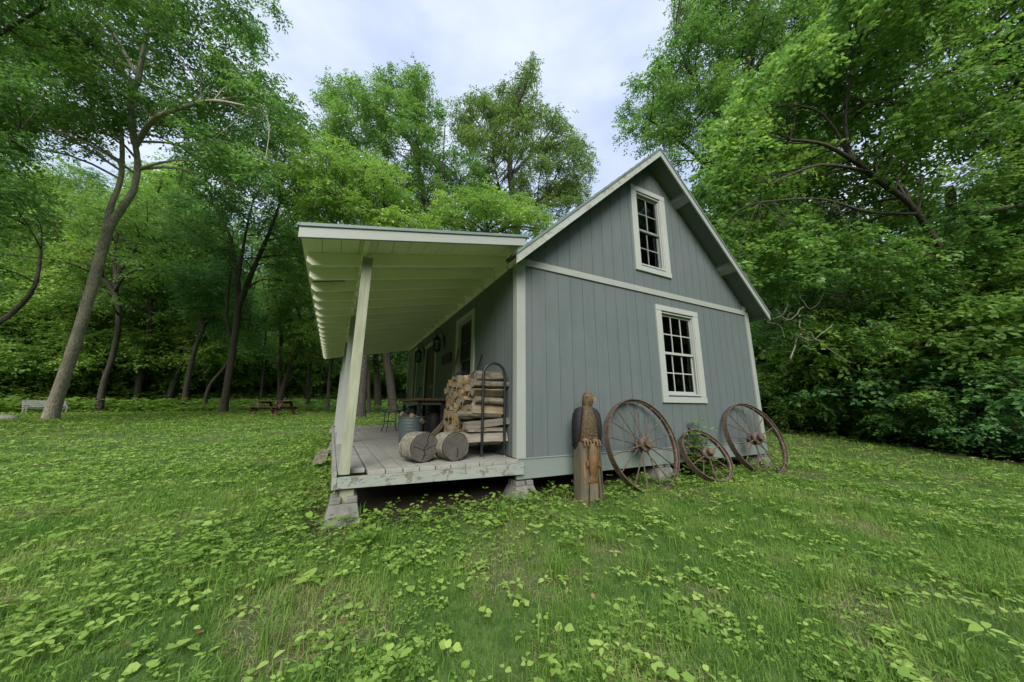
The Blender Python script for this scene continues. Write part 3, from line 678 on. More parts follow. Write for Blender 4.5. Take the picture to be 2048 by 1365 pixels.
near = [(-.575, -.03, .205, .395, .085, .068, 5, 'grey', 'thick pale split log at the very bottom of the rack', 0),
        (-.50, -.05, .20, .485, .075, .022, 4, 'split', 'thin dark split slat just above the lowest log in the rack', 0),
        (-.52, .0, .205, .560, .080, .045, 4, 'grey', 'pale split log slanting up to the wall, third from the bottom of the rack', -.10),
        (-.60, -.09, .225, .650, .060, .035, 4, 'grey', 'short pale split log above the slanting one in the rack', .03),
        (-.45, -.06, .205, .715, .075, .055, 3, 'split', 'dark wedge shaped split log halfway up the near end of the rack', .05),
        (-.42, -.055, .20, .800, .070, .042, 12, 'round', 'bark covered grey round log above the dark wedge in the rack', .05),
        (-.44, -.05, .205, .900, .075, .052, 4, 'split', 'flat faced yellow split log below the two top rounds in the rack', 0),
        (-.45, .0, .200, .990, .060, .040, 12, 'round', 'smooth round log poking out past the hoop towards the wall', 0),
        (-.40, -.06, .215, 1.085, .062, .062, 12, 'round', 'mottled bark round log on top of the near end of the rack', -.05)]
for i, (x0, x1, y, z, ry, rz, sd, kd, lb, tl) in enumerate(near): firewood(x0, x1, y+.055, z, ry, rz, sd, kd, lb, 100+i, GN, tl, .03*math.sin(i*2.1))
rr = random.Random(11)
y = .385; k = 0
while y < 1.30:
    dy = rr.uniform(.072, .1); z = .335+rr.uniform(0, .02); t = (y-.385)/.92
    ztop = 1.085+.02*math.sin(y*9)-.075*t
    while z < ztop:
        dz = rr.uniform(.065, .105); kd = rr.choice(['split', 'split', 'split', 'split', 'round', 'grey']) 
        jut = (.06*(1-t)+rr.uniform(-.03, .03)) if z < .6 else rr.uniform(-.03, .03)
        firewood(-.455-jut*1.0, -.03+rr.uniform(-.03, .02), y+dy/2, z+dz/2, dy*.52, dz*.52, rr.choice([3, 4, 4, 5]), kd, 'split firewood log showing only its cut end in the side of the stack', 300+k, GE, rr.uniform(-.03, .03), rr.uniform(-.05, .05)); k += 1
        z += dz*.93
    y += dy*.97

# tools leaning on the wall
br = empty('push_broom', (-.33, 2.08, ZD), 'long handled tool with dark lower end leaning on the porch window', 'broom')
mb = MB(); mb.tube([(-.21, 2.08, .80), (-.045, 2.075, 1.725)], [.014, .016], 10); mb.build('handle', M['weathered'], br, smooth=True)
mb = MB(); mb.tube([(-.33, 2.08, .25), (-.21, 2.08, .81)], [.017, .018], 10); mb.build('ferrule', M['black_metal'], br, smooth=True)
mb = MB(); mb.hexa([(-.40, 1.98, ZD), (-.27, 1.98, ZD), (-.27, 2.18, ZD), (-.40, 2.18, ZD), (-.355, 2.0, .29), (-.315, 2.0, .29), (-.315, 2.16, .29), (-.355, 2.16, .29)]); mb.build('bristles', M['black_iron'], br)
po = empty('fire_poker', (-.30, 1.36, ZD), 'thin dark rod tool leaning on the wall behind the firewood', 'poker')
mb = MB(); mb.tube([(-.20, 1.42, .35), (-.03, 1.03, 1.475)], .009, 8); mb.build('rod', M['black_iron'], po)
mb = MB(); mb.tube([(-.075, 1.15, 1.13), (-.10, 1.14, 1.145), (-.12, 1.16, 1.20), (-.085, 1.17, 1.235)], .010, 8); mb.build('hook', M['black_iron'], po)
wk = empty('walking_stick', (-.10, 5.15, ZD), 'dark stick leaning on the wall past the cabin door', 'stick')
mb = MB(); mb.tube([(-.22, 5.2, ZD), (-.03, 5.18, 1.22)], [.016, .022], 8); mb.build('stick', M['logbark'], wk)
lp = empty('leaning_board', (-.45, 1.8, ZD), 'short pale board leaning between the log sections and the firewood', 'board')
mb = MB(); mb.bar((-.54, 1.92, ZD+.03), (-.29, 1.57, .61), .07, .022, (0, 1, .4)); mb.build('board', M['split'], lp, bevel=.003)

# bin
bn = empty('metal_bin', (-.745, 2.16, ZD), 'ribbed blue grey metal bin standing behind the log sections', 'bin')
mb = MB(); pr = [(.16, 0), (.168, .003)]
for k in range(7): z = .04+k*.048; pr += [(.168+.0045*k, z), (.172+.0045*k, z+.012), (.168+.0045*k, z+.024)]
pr += [(.200, .375), (.209, .38), (.209, .392), (.198, .392), (.196, .37), (.165, .02), (.001, .018)]
mb.lathe(pr, (-.745, 2.16, ZD), 36); mb.build('bucket', M['bin'], bn, smooth=True)
for sx in (-1, 1):
    cx = -.745+sx*.196
    mb = MB(); mb.tube([(cx, 2.16-.06, ZD+.33), (cx+sx*.03, 2.16-.055, ZD+.31), (cx+sx*.035, 2.16, ZD+.30), (cx+sx*.03, 2.16+.055, ZD+.31), (cx, 2.16+.06, ZD+.33)], .006, 6); mb.build('handle', M['bin'], bn)
for i, (dx, dy, tl, yw, ln) in enumerate(((-.05, -.02, .5, .4, .30), (.04, .05, .25, 1.2, .32), (.07, -.06, -.35, 2.2, .28))):
    firewood(-.745+dx-ln/2, -.745+dx+ln/2, 2.16+dy, ZD+.37, .045, .04, 4, 'dark', ['brown kindling stick slanting up out of the metal bin', 'brown kindling stick lying across the middle of the metal bin', 'brown kindling stick sticking out on the wall side of the metal bin'][i], 900+i, 'kindling in the metal bin', tl, yw)

# table with milk cans
tb = empty('porch_table', (-.31, 3.5, ZD), 'brown plank topped table on dark legs under the porch', 'table')
mb = MB()
for k in range(4): mb.box(-.60+.142*k, -.462+.142*k, 2.60, 4.42, .845, .885)
mb.build('tabletop', M['table_wood'], tb, bevel=.004)
mb = MB(); mb.box(-.55, -.08, 2.70, 2.735, .775, .843); mb.box(-.55, -.08, 4.27, 4.305, .775, .843); mb.box(-.55, -.515, 2.736, 4.269, .775, .843); mb.box(-.115, -.08, 2.736, 4.269, .775, .843); mb.build('apron', M['bin'], tb)
for xx in (-.555, -.135):
    for yy in (2.69, 4.24):
        mb = MB(); mb.box(xx, xx+.062, yy-.004, yy+.058, ZD+.001, .844); mb.build('leg', M['black_metal'], tb, bevel=.004)
def milk_can(x, y, label):
    o = empty('milk_can', (x, y, ZD), label, 'milk can', 'dark milk cans under the porch table')
    mb = MB(); mb.lathe([(.145, 0), (.15, .01), (.15, .36), (.14, .40), (.09, .47), (.085, .50), (.10, .53)], (0, 0, 0), 28); mb.build('body', M['black_iron'], o, local=True, smooth=True)
    mb = MB(); mb.lathe([(.102, .528), (.135, .545), (.135, .558), (.09, .562), (.08, .575), (.001, .575)], (0, 0, 0), 28); mb.build('lid', M['black_iron'], o, local=True, smooth=True)
    for s_ in (-1, 1):
        mb = MB(); mb.tube([(s_*.10, 0, .50), (s_*.155, 0, .49), (s_*.17, 0, .44), (s_*.14, 0, .40)], .009, 8); mb.build('handle', M['black_iron'], o, local=True)
milk_can(-.42, 3.75, 'dark milk can behind the metal bin, nearer the lawn'); milk_can(-.14, 3.15, 'dark milk can against the cabin wall under the table')
# wire chair
ch = empty('wire_chair', (-.70, 4.75, ZD), 'small black wire cafe chair with a round seat on the porch', 'chair', None, (0, 0, .25))
mb = MB(); mb.lathe([(.19, .435), (.205, .445), (.205, .455), (.19, .462), (.001, .462)], (0, 0, 0), 28); mb.build('seat', M['bin'], ch, local=True, smooth=True)
for t in (.7, 2.3, 3.9, 5.5):
    c_, s_ = math.cos(t), math.sin(t)
    mb = MB(); mb.tube([(.17*c_, .17*s_, .435), (.185*c_, .185*s_, .30), (.175*c_, .175*s_, .16), (.235*c_, .235*s_, .0)], .009, 8); mb.build('leg', M['black_iron'], ch, local=True)
mb = MB(); mb.tube([(.178*math.cos(k*.3927), .178*math.sin(k*.3927), .22) for k in range(16)], .006, 6, closed=True); mb.build('stretcher', M['black_iron'], ch, local=True)
bk = [(.16, -.15, .45), (.205, -.165, .62), (.235, -.15, .78), (.255, -.08, .88), (.262, 0, .905), (.255, .08, .88), (.235, .15, .78), (.205, .165, .62), (.16, .15, .45)]
mb = MB(); mb.tube([q[:3] for q in smooth_path([p+(0,) for p in bk], 4)], .009, 8)
for s_ in (-.07, 0, .07): mb.tube([(.185, s_*1.2, .455), (.225, s_, .68), (.255, s_*.6, .885)], .005, 6)
mb.build('backrest', M['black_iron'], ch, local=True)

# ------------------------------------------------------------------ wheels
def wheel(name_label, xc, yc, zc, D, lean, yaw, nsp, band, hub_l, hub_r, spin=0):
    o = empty('steel_wheel', (xc, yc, zc), name_label, 'wheel', 'rusty steel wheels leaning on the cabin', (-lean, 0, yaw))
    R = D/2; mb = MB(); n = 72; vs = []; fs = []
    prof = [(R, -band/2), (R, band/2), (R-.012, band/2), (R-.010, .02), (R-.030, .012), (R-.030, -.012), (R-.010, -.02), (R-.012, -band/2)]
    for k in range(n):
        t = 6.28318*k/n
        for r, h in prof: vs.append((r*math.cos(t), h, r*math.sin(t)))
    m_ = len(prof)
    for k in range(n):
        for j in range(m_): fs.append((k*m_+j, k*m_+(j+1) % m_, ((k+1) % n)*m_+(j+1) % m_, ((k+1) % n)*m_+j))
    mb.add(vs, fs); mb.build('rim', M['rust'], o, local=True, smooth=True)
    mb = MB(); h = hub_l/2
    mb.lathe([(hub_r*.45, -h), (hub_r*.72, -h), (hub_r*.74, -h+.03), (hub_r*.6, -h+.04), (hub_r*.62, -.06), (hub_r*1.2, -.052), (hub_r*1.25, -.03), (hub_r*.9, -.02), (hub_r*.9, .02), (hub_r*1.25, .03), (hub_r*1.2, .052), (hub_r*.62, .06), (hub_r*.6, h)], (0, 0, 0), 24, 'y')
    mb.build('hub', M['rust'], o, local=True, smooth=True)
    for k in range(nsp):
        t = 6.28318*(k+.5)/nsp+spin; s_ = .036 if k % 2 else -.036
        mb = MB(); mb.tube([(hub_r*.8*math.cos(t), s_, hub_r*.8*math.sin(t)), ((R-.012)*math.cos(t), s_*.15, (R-.012)*math.sin(t))], [.0085, .0075], 8); mb.build('spoke', M['rust'], o, local=True, smooth=True)
    return o
wheel('largest rusty spoked steel wheel, leaning beside the carved eagle', 1.67, -.215, .287, 1.145, .251, -.022, 16, .085, .22, .075)
wheel('smallest rusty wheel with a vine growing in it, between the two big wheels', 2.80, -.275, .099, .74, .556, -.162, 12, .085, .26, .065, .1)
wheel('rusty spoked steel wheel leaning at the outer corner of the cabin', 4.07, -.275, .275, 1.123, .322, -.155, 16, .085, .24, .075, .12)

# ------------------------------------------------------------------ carved eagle on its post
eg = empty('eagle_carving', (.70, -.31, -.27), 'carved wooden eagle holding a fish on a weathered post, beside the largest wheel', 'carving', None, (math.radians(-3), math.radians(1.5), math.radians(-14)))
rr = random.Random(21); mb = MB(); n = 40; vs = []; fs = []; lev = [0, .06, .14, .22, .3, .38, .46, .54, .60, .64]
for i, h in enumerate(lev):
    for k in range(n):
        a = 6.28318*k/n; r = (.160-.016*h/.64)*(1+.035*math.sin(3*a+1)+.02*math.sin(7*a)+.012*math.sin(13*a+h*3))
        g_ = .045*max(0, 1-abs(((a-4.55+3.14159) % 6.28318)-3.14159)/.42) if h > .26 else .012*max(0, 1-abs(((a-4.6+3.14159) % 6.28318)-3.14159)/.5)      # hollow the fish lies in
        r -= g_; r *= 1+rr.uniform(-.012, .012); z = h
        if i == len(lev)-1: z += .03*math.sin(a)
        vs.append((r*math.cos(a), r*math.sin(a), z))
for i in range(len(lev)-1):
    for k in range(n): fs.append((i*n+k, i*n+(k+1) % n, (i+1)*n+(k+1) % n, (i+1)*n+k))
fs.append(tuple((len(lev)-1)*n+k for k in range(n))); mb.add(vs, fs); ep = mb.build('post', M['stump'], eg, local=True, smooth=True)
mb = MB()
for a0, z0, z1, w_ in ((4.30, .0, .27, .006), (5.0, .02, .36, .005), (5.35, .1, .55, .004), (3.9, .05, .5, .004)):
    pts = [((.159-.016*z/.64)*math.cos(a0+.03*math.sin(z*14+a0)), (.159-.016*z/.64)*math.sin(a0+.03*math.sin(z*14+a0)), z) for z in [z0+(z1-z0)*q/8 for q in range(9)]]
    mb.tube(pts, [w_*.3, w_*.6, w_, w_*.8, w_, w_*.9, w_*.6, w_*.4, w_*.15], 5)
mb.build('crack', M['rot'], ep, local=True)
def loft(mb, rings, n=20, jit=0):      # rings: (cx, cy, z, rx, ry)
    vs = []; fs = []
    for cx, cy, z, rx, ry in rings:
        for k in range(n):
            a = 6.28318*k/n; q = 1+rr.uniform(-jit, jit); vs.append((cx+rx*math.cos(a)*q, cy+ry*math.sin(a)*q, z))
    for i in range(len(rings)-1):
        for k in range(n): fs.append((i*n+k, i*n+(k+1) % n, (i+1)*n+(k+1) % n, (i+1)*n+k))
    m_ = len(rings)-1; fs += [tuple(range(n-1, -1, -1)), tuple(m_*n+k for k in range(n))]
    return mb.add(vs, fs)
mb = MB(); loft(mb, [(-.005, -.01, .60, .092, .080), (-.005, -.015, .66, .106, .094), (0, -.02, .74, .113, .100), (.005, -.02, .84, .114, .102), (.01, -.012, .93, .098, .088), (.015, -.004, .985, .072, .068), (.02, .0, 1.03, .055, .055)], 26, .03)
for k in range(9):
    for q in range(7):
        a_ = -1.57+(q-3)*.28+(.14 if k % 2 else 0); z = .64+.034*k; rx = .104-.03*max(0, k-6)/3; mb.ellipsoid((.003+rx*math.cos(a_), -.018+rx*.9*math.sin(a_), z), .015, .010, .022, 6, 5, jit=.12)
mb.build('body', M['eagle'], eg, local=True, smooth=True)
mb = MB(); loft(mb, [(.02, .0, 1.01, .050, .052), (.022, -.006, 1.05, .060, .064), (.026, -.012, 1.10, .064, .070), (.028, -.012, 1.145, .058, .062), (.026, -.006, 1.175, .036, .040), (.025, -.004, 1.182, .012, .012)], 20, .04); hd = mb.build('head', M['eagle_head'], eg, local=True, smooth=True)
mb = MB(); mb.add([(.052, -.075, 1.128), (.086, -.045, 1.128), (.064, -.058, 1.088), (.050, -.06, 1.085), (.088, -.102, 1.115), (.088, -.098, 1.075)], [(0, 1, 4), (0, 4, 5, 3), (1, 2, 5, 4), (3, 5, 2), (0, 3, 2, 1)]); mb.build('beak', M['beak'], hd, local=True)
for s_ in (-1, 1):
    mb = MB(); mb.ellipsoid((.030+s_*.040, -.056+.008*s_, 1.118), .010, .010, .010, 10, 6); mb.build('eye', M['eagle_wing'], hd, local=True, smooth=True)
    mb = MB(); loft(mb, [(s_*.132, .02, .55, .012, .035), (s_*.134, .008, .62, .026, .066), (s_*.128, -.004, .72, .040, .088), (s_*.118, -.008, .84, .048, .094), (s_*.104, -.008, .93, .050, .086), (s_*.082, -.004, .985, .044, .066), (s_*.060, .0, 1.008, .018, .035)], 18, .05)
    for k in range(5):        # feather ridges
        z = .62+.055*k; mb.tube([(s_*(.150-.004*k), -.065, z+.02), (s_*(.163-.005*k), -.03, z), (s_*(.166-.005*k), .01, z-.025), (s_*(.152-.004*k), .06, z-.02)], .008, 5)
    mb.build('wing', M['eagle_wing'], eg, local=True, smooth=True)
mb = MB()
for s_ in (-1, 1):
    mb.ellipsoid((s_*.052-.005, -.085, .645), .042, .042, .030, 12, 8, jit=.05)
    for q in (-.028, 0, .028): mb.tube([(s_*.055+q-.005, -.115, .655), (s_*.055+q*1.3-.005, -.148, .635), (s_*.055+q*1.3-.005, -.152, .60), (s_*.055+q*1.2-.005, -.138, .58)], [.011, .011, .009, .004], 8)
mb.build('talon', M['eagle_talon'], eg, local=True, smooth=True)
mb = MB(); loft(mb, [(.0, -.135, .62, .030, .022), (.0, -.145, .57, .046, .034), (-.004, -.15, .50, .056, .040), (-.006, -.152, .42, .056, .040), (-.008, -.15, .35, .044, .032), (-.010, -.148, .30, .034, .022), (-.012, -.146, .27, .048, .018), (-.014, -.146, .235, .064, .014), (-.016, -.146, .228, .058, .008)], 18, .025)
f_ = mb.build('fish', M['fish'], eg, local=True, smooth=True)
for s_ in (-1, 1):
    mb = MB(); mb.prism([(s_*.045, .47), (s_*.078, .43), (s_*.082, .38), (s_*.05, .40)], lambda u, v: (u-.005, -.142, v), lambda u, v: (u-.005, -.158, v)); mb.build('fin', M['fish'], f_, local=True)
mb = MB(); rr2 = random.Random(4)
n = 14; edge_l = [(4.05-.06-rr2.uniform(0, .05), .27+.26*k/n) for k in range(n+1)]; edge_r = [(4.05+.06+rr2.uniform(0, .05), .27+.26*k/n) for k in range(n+1)]
P_ = lambda a, z, d: ((.158-.016*z/.64+d)*math.cos(a), (.158-.016*z/.64+d)*math.sin(a), z)
vs = []; fs = []
for (a0, z), (a1, _) in zip(edge_l, edge_r):
    for q in range(5): vs.append(P_(a0+(a1-a0)*q/4, z, (-.004 if q in (0, 4) else .006+rr2.uniform(-.003, .005))))
for k in range(n):
    for q in range(4): fs.append((k*5+q, k*5+q+1, k*5+q+6, k*5+q+5))
mb.add(vs, fs); mb.build('flaking_strip', M['chip'], eg, local=True, smooth=True)

# ------------------------------------------------------------------ lawn furniture and stones
pt_x, pt_y = -4.75, 17.2; pz0 = float(gz(pt_x, pt_y))
pt = empty('picnic_table', (pt_x, pt_y, pz0), 'red brown wooden picnic table far across the lawn', 'picnic table', None, (0, 0, math.radians(-38)))
mb = MB()
for k in range(5): mb.box(-.92, .92, -.37+.15*k, -.228+.15*k, .70, .74)
mb.build('tabletop', M['redwood'], pt, local=True, bevel=.004)
for s_ in (-1, 1):
    mb = MB(); mb.box(-.92, .92, s_*.66-.13, s_*.66-.005, .41, .45); mb.box(-.92, .92, s_*.66+.005, s_*.66+.13, .41, .45); mb.build('bench_seat', M['redwood'], pt, local=True, bevel=.004)
for xx in (-.62, .62):
    mb = MB(); mb.bar((xx, -.78, .375), (xx, .78, .375), .04, .09); mb.bar((xx, -.36, .66), (xx, .36, .66), .04, .08); mb.build('cross_bar', M['redwood'], pt, local=True)
    for s_ in (-1, 1):
        mb = MB(); mb.bar((xx+.042, s_*.60, -.02), (xx+.042, s_*.24, .70), .04, .14, (1, 0, 0)); mb.build('leg', M['redwood'], pt, local=True)
bb = (-17.05, 26.4); bz = float(gz(*bb))
wb = empty('garden_bench', (bb[0], bb[1], bz-.03), 'white slatted garden bench at the wood edge behind the big leaning tree', 'bench', None, (0, 0, math.radians(42))); wb.scale = (.82, .82, .82)
mb = MB()
for k in range(4): mb.box(-.95, .95, -.20+.12*k, -.10+.12*k, .42, .45)
mb.build('seat', M['white_bench'], wb, local=True)
mb = MB()
for k in range(4): mb.hexa([(-.95, .30+.05*k, .52+.12*k), (.95, .30+.05*k, .52+.12*k), (.95, .325+.05*k, .52+.12*k), (-.95, .325+.05*k, .52+.12*k), (-.95, .335+.05*k, .61+.12*k), (.95, .335+.05*k, .61+.12*k), (.95, .36+.05*k, .61+.12*k), (-.95, .36+.05*k, .61+.12*k)])
mb.build('backrest', M['white_bench'], wb, local=True)
for xx in (-.9, .82):
    for yy, zt in ((-.18, .64), (.28, .95)):
        mb = MB(); mb.bar((xx+.04, yy, -.02), (xx+.04, yy+(.2 if yy > 0 else 0), zt), .06, .06, (1, 0, 0)); mb.build('leg', M['white_bench'], wb, local=True)
    mb = MB(); mb.box(xx-.01, xx+.09, -.24, .36, .64, .67); mb.build('armrest', M['white_bench'], wb, local=True)
for i, (x, y, sx, sz, lb) in enumerate(((-13.9, 16.6, .55, .22, 'low grey stone at the foot of the far tree line, nearest the picture edge'), (-13.2, 17.0, .38, .17, 'rounded brownish stone between the grey stone and the big leaning tree'))):
    mb = MB(); mb.ellipsoid((x, y, float(gz(x, y))+sz*.3), sx, sx*.6, sz, 18, 12, jit=.06); o = mb.build('stone', M['stone'], None, smooth=True, origin=(x, y, float(gz(x, y)))); tag(o, lb, 'stone', 'stones at the edge of the woods')

